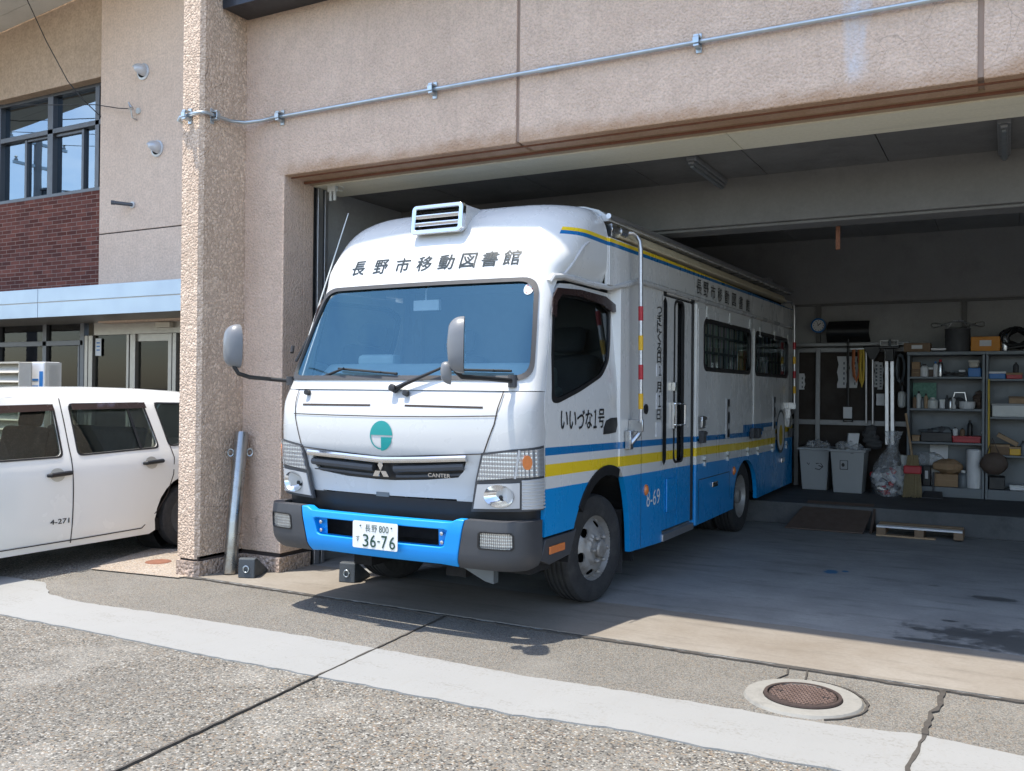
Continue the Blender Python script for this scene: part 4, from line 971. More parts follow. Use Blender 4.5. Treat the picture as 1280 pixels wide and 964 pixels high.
def inv(fn, u, v, s0, q0):
    s, q = s0, q0
    for _ in range(40):
        a = proj(fn(s, q)); e = (u-a[0], v-a[1])
        if abs(e[0])+abs(e[1]) < 0.02: break
        h = 1e-3; b1 = proj(fn(s+h, q)); b2 = proj(fn(s, q+h))
        j = ((b1[0]-a[0])/h, (b2[0]-a[0])/h, (b1[1]-a[1])/h, (b2[1]-a[1])/h); det = j[0]*j[3]-j[1]*j[2]
        if abs(det) < 1e-6: break
        ds = (e[0]*j[3]-e[1]*j[1])/det; dq = (j[0]*e[1]-j[2]*e[0])/det
        k = min(1, 0.15/max(abs(ds), abs(dq), 1e-9)); s += ds*k; q += dq*k
    return s, q
_grid = [(s_/20, q_/20, proj(cab(s_/20, q_/20))) for s_ in range(-22, 44) for q_ in range(12, 58)]
def cp(u, v):
    s0, q0, _ = min(_grid, key=lambda g: (g[2][0]-u)**2+(g[2][1]-v)**2); return inv(cab, u, v, s0, q0)
def cps(*pts): return [cp(*p) for p in pts]
def mir(poly): return [(-a, b) for a, b in poly]
def tubeon(mb, fn, pts, r_, seg=6, step=0.06):
    out = []
    for a, b in zip(pts[:-1], pts[1:]):
        k = max(1, int(math.hypot(b[0]-a[0], b[1]-a[1])/step)); out += [fn(a[0]+(b[0]-a[0])*j/k, a[1]+(b[1]-a[1])*j/k) for j in range(k)]
    out.append(fn(*pts[-1])); mb.tube(out, r_, seg)
def ribbon(mb, fn, pts, w, step=0.04, mi=0):
    out = []
    for a, b in zip(pts[:-1], pts[1:]):
        k = max(1, int(math.hypot(b[0]-a[0], b[1]-a[1])/step)); out += [(a[0]+(b[0]-a[0])*j/k, a[1]+(b[1]-a[1])*j/k) for j in range(k)]
    out.append(pts[-1]); L_ = []; R_ = []
    for i, p in enumerate(out):
        t = Vector(out[min(i+1, len(out)-1)])-Vector(out[max(i-1, 0)]); t.normalize()
        L_.append(fn(p[0]-t.y*w/2, p[1]+t.x*w/2)); R_.append(fn(p[0]+t.y*w/2, p[1]-t.x*w/2))
    n_ = len(out); mb.add(L_+R_, [(i, i+1, n_+i+1, n_+i) for i in range(n_-1)], mi)

# windscreen opening
wb_ = [(-s_at_x(1.565, .955), 1.565), (s_at_x(1.565, .955), 1.565), (s_at_x(2.225, .862), 2.232), (-s_at_x(2.225, .862), 2.232)]
ws_out = rpoly(wb_, 0.11, 7); 
def inset(poly, d):
    c = (sum(p[0] for p in poly)/len(poly), sum(p[1] for p in poly)/len(poly)); xm = max(abs(p[0]-c[0]) for p in poly); ym = max(abs(p[1]-c[1]) for p in poly)
    return [(c[0]+(p[0]-c[0])*(1-d/xm), c[1]+(p[1]-c[1])*(1-d/ym)) for p in poly]
# upper shell: header, pillars, roof nose
QT = QN[-1]
def sideline(q): return s_at_Y(q, 6.0)
right = [(s_at_Y(1.50, 5.02), 1.50), (s_at_Y(1.75, 5.10), 1.75), (s_at_Y(2.0, 5.19), 2.0), (s_at_Y(2.16, 5.255), 2.16), (s_at_Y(2.215, 5.30), 2.215), (s_at_Y(2.23, 5.4), 2.228)] + \
        [(sideline(q), q) for q in (2.23, 2.3, 2.4, 2.5, 2.6, 2.7, 2.8, 2.9, 3.0, 3.1, 3.2, QT)]
outl = right + mir(right)[::-1]
mb = MB(); mb.panel(outl, CB(), holes=[ws_out], step=0.055); 
# cap of the roof nose
last = [cab(-sideline(QT)+2*sideline(QT)*i/24, QT) for i in range(25)]; mb.add(last, [tuple(range(25))])
shell = obj('cab_shell', mb, 'paint', bus, smooth=60)
mb = MB(); mb.panel(ws_out, CB(0.012), holes=[inset(ws_out, 0.028)], depth=0.03, step=0.06); obj('windscreen_gasket', mb, 'rubber', bus, smooth=60)
wso = inset(ws_out, 0.02)
mb = MB(); mb.panel(wso, CB(-0.004), step=0.08); wsc = obj('windscreen', mb, 'ws', bus, smooth=60)
for (u, v, rx, name, mt) in ((661, 361, .034, 'inspection_sticker', 'paper'), (409.5, 367.5, .02, 'small_sticker', 'green')):
    a, b = cp(u, v); mb = MB(); mb.panel(ell(a, b, rx, rx*1.15, 20), CB(-0.001)); k = obj(name, mb, mt, wsc, smooth=0)
    if rx > .025:
        for i in range(12):
            t = 6.283*i/12; m2 = mb = MB(); mb.panel(ell(a+.024*math.cos(t), b+.027*math.sin(t), .005, .005, 6), CB(0.0)); obj('sticker_mark', mb, 'red', wsc, smooth=0) if i % 4 == 0 else None
# lower front: corner, bonnet and grille surround in one pressing with the grille openings cut
gr_ = cps((387.5,562),(430,566.5),(477,571.5),(530,571),(583,570.5),(578,590),(571,597.5),(530,600.5),(489,601),(466,599.5),(430,595.5),(397,588),(390.5,578))
xs0 = s_at_Y(0.8, 5.02)
slot_t = [cp(399,612.5), cp(430,615.5), cp(480,620), cp(530,623), cp(567.5,625)]
botq = 0.80
sl_l = cp(588.5, 637)[0]
lowo = [(-s_at_Y(.80, 5.02), .80), (-sl_l, .80), (-sl_l, .76), (slot_t[0][0]+0.01, .76)] + slot_t + [(slot_t[-1][0]+.015, .76), (sl_l, .76), (sl_l, .80), (s_at_Y(.80, 5.02), .80), (s_at_Y(1.0, 5.02), 1.0), (s_at_Y(1.2, 5.02), 1.2), (s_at_Y(1.4, 5.02), 1.4), (s_at_Y(1.495, 5.02), 1.495), (-s_at_Y(1.495, 5.02), 1.495), (-s_at_Y(1.4, 5.02), 1.4), (-s_at_Y(1.2, 5.02), 1.2), (-s_at_Y(1.0, 5.02), 1.0)]
def FR(off=0.0):      # bonnet with its pressed relief: sharper nose line and lower grille panel set back a little
    def fn(a, b, d=0.0):
        k = 0.0
        if abs(a) < .85:
            if b > 1.375: k -= 0.010*min(1, (b-1.375)/0.02)
            t = (b-(1.085+0.02*abs(a)))/0.02
            if t < 0: k -= 0.016*min(1, -t)
            if b < 0.975: k -= 0.02*min(1, (0.975-b)/0.05)
        return cab(a, b, off+k-d)
    return fn
mb = MB(); mb.panel(lowo, FR(), holes=[gr_], depth=0.03, step=0.045); front = obj('front_panel', mb, 'white', bus, smooth=40)
mb = MB()
L1 = cps((632,481),(626,500),(618,530),(604,569)); L1 = [(L1[0][0], 1.495)] + L1[1:]
ribbon(mb, CB(0.003), L1, 0.008); ribbon(mb, CB(0.003), mir(L1), 0.008)
hl = cps((373,557.5),(425,564.5),(478,571),(540,569.5),(604,567.5)); ribbon(mb, FR(0.006), [hl[0], hl[1], hl[2], hl[3], hl[4]], 0.006)
cr = cps((368,517),(420,519),(480,520.5),(550,521),(622,520)); ribbon(mb, FR(0.004), cr, 0.006)
for a, b in (((378,505.5),(462,506.5)),((505,507),(603,509.5))): ribbon(mb, FR(0.004), cps(a, b), 0.012)
obj('panel_gap', mb, 'groove', bus, smooth=0)
# dark backing behind grille, slot and lamps
mb = MB(); mb.panel([(-.96, .55), (.96, .55), (.93, 1.12), (-.93, 1.12)], CB(-0.07), step=0.12); obj('engine_bay', mb, 'void', bus, smooth=60)
def grille():
    g = thing  # grille parts live on the bus
    mb = MB(); gi = inset(gr_, 0.01); mb.panel(gr_, CB(-0.045), step=0.08); gp_ = obj('grille', mb, 'black', bus, smooth=60)
    mb = MB(); top = cps((386.5,565),(430,569.5),(478,575),(530,574.5),(583.5,573)); tubeon(mb, CB(0.002), top, 0.022, 10); obj('grille_trim', mb, 'chrome', gp_)
    mb = MB(); L = cps((390,576),(430,580.5),(466,584.5)); Rr_ = cps((492,586),(530,585.5),(579,583.5))
    for q in (L, Rr_):
        tubeon(mb, CB(-0.012), q, 0.024, 8)
        tubeon(mb, CB(-0.03), [(p[0], p[1]-.05) for p in q][:], 0.010, 8)
    obj('grille_bar', mb, 'grey', gp_)
    # three-diamond badge
    a0, b0 = cp(477, 588.5); mb = MB(); k = .042
    def dia(cx, cz, ang):
        c_, s_ = math.cos(ang), math.sin(ang); pts = []
        for (x, y) in ((0, 0), (.5, .866), (0, 1.732), (-.5, .866)): pts.append((a0+cx+(x*c_-y*s_)*k, b0+cz+(x*s_+y*c_)*k))
        return pts
    for an in (0, 2.0944, -2.0944): mb.panel(dia(0, 0.0, an), CB(0.012), depth=0.02)
    obj('badge', mb, 'chrome', gp_, smooth=0)
    a1, b1 = cp(549, 594.5); mb = MB(); put_text(mb, 'CANTER', CB(0.002), a1, b1, w=.155, h=.024, bold=0.02); obj('badge_lettering', mb, 'chrome', gp_, smooth=0)
grille()
mb = MB(); b_ = thing
for i, q in enumerate((.842, .80)): tubeon(mb, CB(-0.055), [(-.46, q+.01), (.0, q+.005), (.42, q-.002)], 0.009, 8)
mb2 = MB()
for s_ in (-.36, -.28, -.1, .0, .12, .27, .33): mb2.tube([cab(s_, .74, -.062), cab(s_+.005, .90, -.062)], .009, 6)
mb2.obox(cab(-.04, .825, -.04), (.05, 0, 0), (0, .01, 0), (0, 0, .014))
obj('radiator_bar', mb, 'grey', bus); obj('radiator_fitting', mb2, 'cab', bus)
# city emblem on the bonnet
a0, b0 = cp(476.5, 544); er, eh = .088, .092
def sector(r0, r1, t0, t1, n=14): return [(a0+r1*math.cos(R(t0+(t1-t0)*i/n)), b0+r1*eh/er*math.sin(R(t0+(t1-t0)*i/n))) for i in range(n+1)] + ([(a0+r0*math.cos(R(t1-(t1-t0)*i/n)), b0+r0*eh/er*math.sin(R(t1-(t1-t0)*i/n))) for i in range(n+1)] if r0 else [(a0, b0)])
mb = MB(); mb.panel(sector(0, er, 0, 180)[:-1], FR(0.004), step=0.03); mb.panel([(a0+x, b0-.012+(y-b0)) for x, y in [(p[0]-a0, p[1]) for p in sector(0, er*.95, 270, 360)]], FR(0.004), step=0.03)
mb.panel(sector(er*.91, er, 180, 270), FR(0.004), step=0.03); obj('emblem', mb, 'teal', bus, smooth=0)
# lamps
def lamp_set(sg):
    M_ = (lambda p: p) if sg > 0 else mir
    up = M_(cps((603.5,568),(640,563.5),(677.5,558.5),(678.5,577),(678.8,595.5),(640,599),(596,602)))
    lo = M_(cps((595.5,603.5),(625,602.5),(651,601.5),(651,620),(651,637.5),(620,638.5),(590.5,638)))
    co = M_(cps((652,601),(665,599.5),(678.8,597.5),(678.5,616),(678,636),(665,637),(652,637.5)))
    bk = M_(cps((602,566.5),(640,562),(679.3,557),(679.5,597),(679.5,637),(640,640),(589.3,639.5),(594.5,602)))
    cx_, cy_ = M_([cp(624, 620)])[0]
    mb = MB(); mb.panel(bk, CB(0.004), holes=[ell(cx_, cy_, .10, .074, 28)], depth=0.02, step=0.05); hs = obj('headlight', mb, 'grey', bus, smooth=50)
    mb = MB(); mb.panel(inset(up, .008), CB(0.014), depth=0.012, step=0.04); obj('turn_lamp_lens', mb, 'lens', hs, smooth=50)
    ax_, ay_ = M_([cp(658, 578.5)])[0]; am = ell(ax_, ay_, .030, .044, 20); mb = MB(); mb.panel(am, CB(0.018), depth=0.006, step=0.03); obj('amber_bulb', mb, 'amber', hs, smooth=50)
    dv = M_(cps((648.5,563),(643.5,598.5))); mb = MB(); ribbon(mb, CB(0.0165), dv, .012); obj('lens_divider', mb, 'silver', hs, smooth=0)
    cx_, cy_ = M_([cp(624, 620)])[0]
    hole = ell(cx_, cy_, .094, .068, 28)
    mb = MB(); mb.panel(inset(lo, .012), CB(0.012), holes=[hole], depth=0.03, step=0.04); obj('lamp_bezel', mb, 'silver', hs, smooth=50)
    # bowl reflector with bulb
    c = cab(cx_, cy_, 0.012); nrm = (cab(cx_, cy_, .1)-cab(cx_, cy_, 0)).normalized()
    mb = MB(); vs = []; uu = Vector((-nrm.y, nrm.x, 0)).normalized(); vv = Vector((0, 0, 1)); n1 = 24; rows = 6; fs = []
    for i in range(rows+1):
        r_ = 1-i/rows
        for k in range(n1): t = 6.2832*k/n1; vs.append(c + uu*math.cos(t)*.097*r_ + vv*math.sin(t)*.07*r_ - nrm*(.055*(1-r_*r_)))
    for i in range(rows):
        for k in range(n1): fs.append((i*n1+k, i*n1+(k+1) % n1, (i+1)*n1+(k+1) % n1, (i+1)*n1+k))
    mb.add(vs, fs); obj('reflector', mb, 'reflector', hs, smooth=25)
    mb = MB(); mb.lathe([(.012, 0), (.013, .012), (0.0, .018)], c-nrm*.05-Vector((0,0,.012)), nrm, 14); obj('bulb', mb, 'black', hs)
    mb = MB()
    mb.panel(co, CB(0.008), depth=0.012, step=0.04)
    za, zb_ = min(p[1] for p in co)+.01, max(p[1] for p in co)-.01; s0, s1 = min(p[0] for p in co), max(p[0] for p in co)
    for i in range(9):
        z = za+(zb_-za)*i/8; tubeon(mb, CB(0.009), [(s0+.006, z), (s1-.004, z)], .0055, 6, .04)
    obj('corner_panel', mb, 'silver', hs, smooth=50)
lamp_set(1); lamp_set(-1)
# bumper
def bsec(z): return (lerp_t([(.36, 4.70), (.40, 4.668), (.46, 4.648), (.70, 4.635), (.785, 4.642)], z), lerp_t([(.36, .975), (.42, 1.0), (.5, 1.01), (.785, 1.005)], z))
def bump_(s, z, off=0.0):
    yc, w = bsec(z); r_ = .16; b = .05; f = w-r_; ph0 = math.atan(2*b/f); Rr = r_/(1-math.sin(ph0)); La = Rr*(math.pi/2-ph0); a = abs(s); sg = 1 if s >= 0 else -1
    if a <= f: x = a; y = yc+b*(a/f)**2; ph = math.atan(2*b*a/f/f)
    elif a <= f+La: ph = ph0+(a-f)/Rr; x = f+Rr*(math.sin(ph)-math.sin(ph0)); y = yc+b+Rr*(math.cos(ph0)-math.cos(ph))
    else: ph = math.pi/2; x = w; y = yc+b+Rr*math.cos(ph0)+(a-f-La)
    return Vector((BX+sg*(x+off*math.sin(ph)), y-off*math.cos(ph), .425+(z-.37)*.716))
def BP(off=0.0): return lambda a, b, d=0.0: bump_(a, b, off-d)
def bp(u, v):
    best = min(((s_/20, z_/40, proj(bump_(s_/20, z_/40))) for s_ in range(-22, 30) for z_ in range(14, 33)), key=lambda g: (g[2][0]-u)**2+(g[2][1]-v)**2)
    return inv(bump_, u, v, best[0], best[1])
bs_t, bs_b = .635, .575
slot = [(-.52, .682), (-.50, .692), (.50, .692), (.52, .682), (.495, .55), (.47, .538), (-.47, .538), (-.495, .55)]
blue_o = [(-bs_t, .785), (-.585, .785), (-.54, .755), (.54, .755), (.585, .785), (bs_t, .785), (bs_b, .37), (.45, .385), (-.45, .385), (-bs_b, .37)]
mb = MB(); mb.panel(blue_o, BP(), holes=[slot], depth=0.07, step=0.05); bmp = obj('bumper', mb, 'bluep', bus, smooth=40, bev=0.008)
se = 1.01-.16+.20
for sg in (1, -1):
    g_ = [(bs_t+.006, .785), (.98, .785), (se+.17, .775), (se+.17, .60), (se+.16, .45), (se+.10, .385), (se-.05, .36), (bs_b+.006, .368)]
    if sg < 0: g_ = mir(g_)
    fog = [(.735, .578), (.745, .560), (.93, .560), (.945, .578), (.945, .668), (.93, .69), (.755, .69), (.74, .675)]
    if sg < 0: fog = mir(fog)
    mb = MB(); mb.panel(g_, BP(), holes=[fog], depth=0.07, step=0.05); be = obj('bumper_end', mb, 'grey', bus, smooth=40, bev=0.008)
    mb = MB(); mb.panel(fog, BP(-0.008), depth=0.02, step=0.04); obj('fog_lamp', mb, 'lensfog', be, smooth=50)
    mb = MB(); fo = [(p[0], p[1]) for p in fog]; mb.panel([((p[0]-.84*sg)*1.10+.84*sg, (p[1]-.625)*1.16+.625) for p in fog], BP(0.004), holes=[fog], depth=0.015, step=0.05); obj('fog_lamp_surround', mb, 'black', be, smooth=50)
for sg in (1, -1):
    for z in (.575, .65): mb = MB(); mb.lathe([(.012, 0), (.012, .012), (0, .016)], bump_(sg*.475, z, -.03), (0, -1, 0), 10); obj('bumper_bolt', mb, 'steel', bmp)
for sg in (-1, 1): mb = MB(); mb.panel([(sg*.52, .54), (sg*.44, .54), (sg*.44, .69), (sg*.52, .69)], BP(-0.045), step=.05); obj('bumper_bracket', mb, 'bluep', bmp)
mb = MB(); mb.box(BX-.95, BX+.95, 4.93, 5.2, .38, .95); mb.box(BX-.85, BX+.85, 4.86, 4.93, .44, .58); mb.box(BX-.7, BX+.75, 4.78, 5.1, .425, .45); obj('front_frame', mb, 'void', bus, smooth=0)
# black strip between lamps and bumper
mb = MB(); mb.panel([(-1.2, .68), (1.22, .68), (1.22, .815), (-1.2, .815)], CB(-0.03), step=0.1); obj('bumper_filler', mb, 'black', bus, smooth=60)
# number plate
pl = thing; a0 = bump_(0, .6).y - .03
pa, pb, pc_, pd = py(441, 650, a0), py(497, 656, a0), py(497, 690, a0), py(441, 684, a0)
pxc, pzc, pw, ph_ = (pa.x+pb.x)/2, (pa.z+pd.z+pb.z+pc_.z)/4, (pb.x-pa.x), (pa.z-pd.z+pb.z-pc_.z)/2
mb = MB(); mb.panel(rrect(pxc-pw/2, pxc+pw/2, pzc-ph_/2, pzc+ph_/2, .012), XZ(a0), depth=.004); npl = obj('number_plate', mb, 'plate', bus, smooth=0, bev=0.002)
mb = MB(); F_ = XZ(a0-.002)
put_text(mb, '長', F_, pxc-pw*.155, pzc+ph_*.26, w=pw*.12, h=ph_*.26); put_text(mb, '野', F_, pxc-pw*.01, pzc+ph_*.26, w=pw*.12, h=ph_*.26); put_text(mb, '800', F_, pxc+pw*.20, pzc+ph_*.26, w=pw*.21, h=ph_*.25)
put_text(mb, 'す', F_, pxc-pw*.38, pzc-ph_*.16, w=pw*.085, h=ph_*.22)
for ch_, xx in (('3', -.20), ('6', -.035), ('7', .215), ('6', .39)): put_text(mb, ch_, F_, pxc+pw*xx, pzc-ph_*.20, w=pw*.125, h=ph_*.46, bold=0.012)
put_text(mb, '-', F_, pxc+pw*.09, pzc-ph_*.20, w=pw*.06, h=ph_*.05, bold=0.0)
for sx in (-.32, .37): mb.panel(ell(pxc+pw*sx, pzc+ph_*.33, .006, .006, 8), XZ(a0-.003))
obj('plate_lettering', mb, 'inkg', npl, smooth=0)
mb = MB(); mb.box(pxc-.1, pxc+.1, a0+.004, a0+.06, pzc-.06, pzc+.06); obj('plate_holder', mb, 'black', npl, smooth=0)
# front title
mb = MB(); chars = '長野市移動図書館'
c0, c1 = cp(449, 335.5), cp(640, 321.5)
for i, ch_ in enumerate(chars):
    t = i/7; u, v = 449+(640-449)*t, 335.5+(321.5-335.5)*t; a, b = cp(u, v); put_text(mb, ch_, lambda x, y, d=0.0: cab(x, y, .003-d), a, b, w=.118, h=.106, bold=0.022)
obj('title_lettering', mb, 'ink', bus, smooth=0)
# wipers
def wip(pv, el, bl0, bl1):
    w0 = cab(*cp(*pv), .015); e0 = cab(*cp(*el), .05)
    mb = MB(); mb.tube([w0, w0+(e0-w0)*.25+Vector((0, -.02, 0)), e0], [.02, .014, .008], 8); mb.lathe([(.024, 0), (.024, .05), (.0, .06)], w0-Vector((0, -.01, .0)), (0, -1, .3), 12)
    q = cab(*cp(pv[0]+14, pv[1]+5), .0); mb.lathe([(.02, 0), (.02, .03), (0, .035)], q, (0, -1, 0.2), 10)
    wi = obj('wiper', mb, 'black', bus)
    mb = MB(); p = cp(*bl0); q = cp(*bl1); tubeon(mb, CB(.022), [p, q], .008, 6, .05); tubeon(mb, CB(.036), [(p[0]+(q[0]-p[0])*.2, p[1]+(q[1]-p[1])*.2), (p[0]+(q[0]-p[0])*.75, p[1]+(q[1]-p[1])*.75)], .006, 6, .05); obj('wiper_blade', mb, 'black', wi)
wip((372, 486), (436, 461), (426, 461), (499, 467.5)); wip((495, 487), (556, 460.5), (560, 462), (641, 464))
# cabin seen through the glass
mb = MB(); mb.box(BX-.9, BX+.9, 5.0, 5.5, 1.30, 1.53); mb.add([(BX-.86, 5.0, 1.53), (BX+.86, 5.0, 1.53), (BX+.86, 5.2, 1.685), (BX-.86, 5.2, 1.685), (BX-.86, 5.5, 1.66), (BX+.86, 5.5, 1.66), (BX-.86, 5.5, 1.4), (BX+.86, 5.5, 1.4)], [(0,1,2,3),(3,2,5,4),(4,5,7,6),(1,7,5,2),(0,3,4,6),(0,6,7,1)]); mb.box(BX-.62, BX-.3, 5.22, 5.34, 1.66, 1.75); cb = obj('dashboard', mb, 'dash', bus, smooth=0, bev=0.03)
mb = MB(); mb.box(BX-.95, BX+.95, 6.55, 6.6, .7, 2.6); mb.box(BX-.85, BX+.85, 5.4, 6.6, 1.0, 1.03); mb.box(BX-.84, BX+.84, 5.42, 6.6, 2.30, 2.33); obj('cabin_lining', mb, 'liner', bus, smooth=0)
for sx in (-.5, .5):
    mb = MB(); mb.box(BX+sx-.26, BX+sx+.26, 5.75, 6.25, .9, 1.15); mb.obox((BX+sx, 6.36, 1.45), (.25, 0, 0), (0, .08, 0), (0, .06, .33)); mb.obox((BX+sx, 6.42, 1.90), (.14, 0, 0), (0, .05, 0), (0, .02, .10)); obj('cab_seat', mb, 'cabseat', bus, bev=0.05)
mb = MB(); c = Vector((BX-.5, 5.55, 1.50)); e1 = Vector((1, 0, 0)); e2 = Vector((0, .85, .52)).normalized()
mb.tube([c+(e1*math.cos(t*.2618)+e2*math.sin(t*.2618))*.21 for t in range(24)], .016, 8, closed=True); mb.tube([c, c+Vector((0, -.25, -.3))], .03, 8); mb.obox(c, e1*.19, e2*.03, Vector((0, -.3, .5))*.02); obj('steering_wheel', mb, 'black', bus)
rm = on(1, 5.22, 534, 382); mb = MB(); mb.obox(rm, (.105, 0, 0), (0, .015, 0), (0, 0, .036)); mb.tube([rm+Vector((-.01, 0, .03)), rm+Vector((-.01, .0, .10)), rm+Vector((.03, -.03, .13))], .006, 6); obj('rear_view_mirror', mb, 'acw', bus, bev=0.012)
# mirrors
def mirror_head(c, ez, en, ew, wd_, ht, th, name='mirror'):
    """ew width axis, en glass normal, ez up"""
    mb = MB(); vs = []; n1 = 28; rows = 9; fs = []
    for i in range(rows+1):
        t = i/rows; k = math.sqrt(max(0, 1-t**2.6)); d = -th*t
        for j in range(n1):
            a = 6.28319*j/n1; cx_, sx_ = math.cos(a), math.sin(a); ex = 0.62
            x = math.copysign(abs(cx_)**ex, cx_)*wd_/2*(1-.22*max(0, sx_)**2)*(.25+.75*k if i < rows else 0.02); z = math.copysign(abs(sx_)**ex, sx_)*ht/2*(.30+.70*k if i < rows else .02)
            vs.append(c + ew*x + ez*z + en*d)
    for i in range(rows):
        for j in range(n1): fs.append((i*n1+j, i*n1+(j+1) % n1, (i+1)*n1+(j+1) % n1, (i+1)*n1+j))
    fs.append(tuple(range(n1))); mb.add(vs, fs); return mb, vs[:n1]
ZU = Vector((0, 0, 1))
def add_mirror(c, nang, tilt, wd_, ht, th, armpts, small=None):
    en = Vector((math.cos(nang), math.sin(nang), 0)); ew = Vector((-en.y, en.x, 0)); ez = (ZU + ew*tilt).normalized()
    mb, rim_ = mirror_head(c, ez, en, ew, wd_, ht, th); mo = obj('mirror', mb, 'mirrorgrey', bus, smooth=50)
    mb = MB(); mb.add([c+(p-c)*.93+en*.003 for p in rim_], [tuple(range(len(rim_)))]); obj('mirror_glass', mb, 'chrome', mo, smooth=0)
    mb = MB(); q = c - en*th*.55; ring_ = [q + ew*math.cos(t*.3307)*wd_*.40 + ez*(-ht*.17+math.sin(t*.3307)*ht*.27) - en*th*.2*0 for t in range(20)]
    ar = MB(); ar.tube(armpts, .0145, 10); obj('mirror_arm', ar, 'black', mo)
    if small:
        m2, r2 = mirror_head(small[0], ZU, small[1], Vector((-small[1].y, small[1].x, 0)), .09, .13, .06); obj('under_mirror', m2, 'mirrorgrey', mo, smooth=50)
cl = on(1, 4.38, 574, 431); base = cab(*cp(642, 476), .02)
pL = on(1, 4.42, 566, 462)
add_mirror(cl+Vector((.022, .02, 0)), R(29), 0.03, .2, .325, .10, [base, base+Vector((.0, -.06, .0)), on(1, 4.60, 600, 472.5), on(1, 4.46, 577, 471), on(1, 4.42, 570, 464), on(1, 4.42, 567, 452)], (on(1, 4.42, 563, 467), Vector((.75, .66, -.25)).normalized()))
mb = MB(); mb.tube([base+Vector((0, 0, -.04)), base+Vector((0, 0, .035))], .028, 12); obj('mirror_base', mb, 'grey', bus)
cr_ = on(1, 4.52, 291.5, 432.5); base2 = cab(*cp(352, 476), .02)
add_mirror(cr_+Vector((.0, .05, 0)), R(62), 0.0, .182, .30, .10, [base2, on(1, 4.83, 338, 474), on(1, 4.62, 312, 471.5), on(1, 4.54, 298, 467), on(1, 4.52, 293, 459), on(1, 4.52, 292.5, 452)])
mb = MB(); mb.tube([base2+Vector((0, 0, -.03)), base2+Vector((0, 0, .03))], .028, 12); obj('mirror_base', mb, 'grey', bus)
# aerial on the off side pillar
def off_px(u, v): return on(1, 5.0+(476-v)/210*.55, u, v)
an = thing; mb = MB(); mb.tube([off_px(385, 424), off_px(435.5, 267)], [.006, .004], 6); ao = obj('aerial', mb, 'pale', bus)
mb = MB(); mb.tube([off_px(370, 452), off_px(387, 420)], .011, 8); mb.tube([off_px(365, 441), off_px(366, 433)], .014, 8); obj('aerial_base', mb, 'black', ao)
# roof ventilator scoop
vy = 5.26; va, vb, vc, vd = py(513, 258, vy), py(575, 249.5, vy), py(578, 289, vy), py(512, 294, vy)
x0, x1, z1, z0 = (va.x+vd.x)/2, (vb.x+vc.x)/2, (va.z+vb.z)/2, (vc.z+vd.z)/2
fo = rrect(x0, x1, z0, z1, .035); fi = rrect(x0+.034, x1-.034, z0+.034, z1-.03, .012)
VT = lambda off: (lambda a, b, d=0.0: (a, vy+off+d-(b-z0)*(-.12), b))
mb = MB(); mb.panel(fo, VT(0), holes=[fi], depth=.05); vent_ = obj('roof_ventilator', mb, 'chrome', bus, smooth=30, bev=.006)
mb = MB(); bk = rrect(x0+.008, x1-.008, z0+.008, z1-.006, .03); n_ = len(bk); vs = [VT(.05)(p[0], p[1]) for p in bk] + [(BX+(p[0]-BX)*.92, 5.95, 2.70+(p[1]-z0)*.45) for p in bk]
mb.add(vs, [(i, (i+1) % n_, n_+(i+1) % n_, n_+i) for i in range(n_)] + [tuple(range(n_, 2*n_))]); obj('ventilator_body', mb, 'white', vent_, smooth=40)
mb = MB(); h_ = (z1-z0-.064)
for k in (.34, .70):
    zz = z0+.034+h_*k; mb.obox(((x0+x1)/2, vy+.05, zz), ((x1-x0)/2-.03, 0, 0), (0, .03, .012), (0, -.004, .014))
obj('ventilator_slat', mb, 'chrome', vent_, smooth=0, bev=.006)
mb = MB(); mb.box(x0+.03, x1-.03, vy+.10, vy+.11, z0+.03, z1-.03); obj('ventilator_back', mb, 'cabin', vent_, smooth=0)

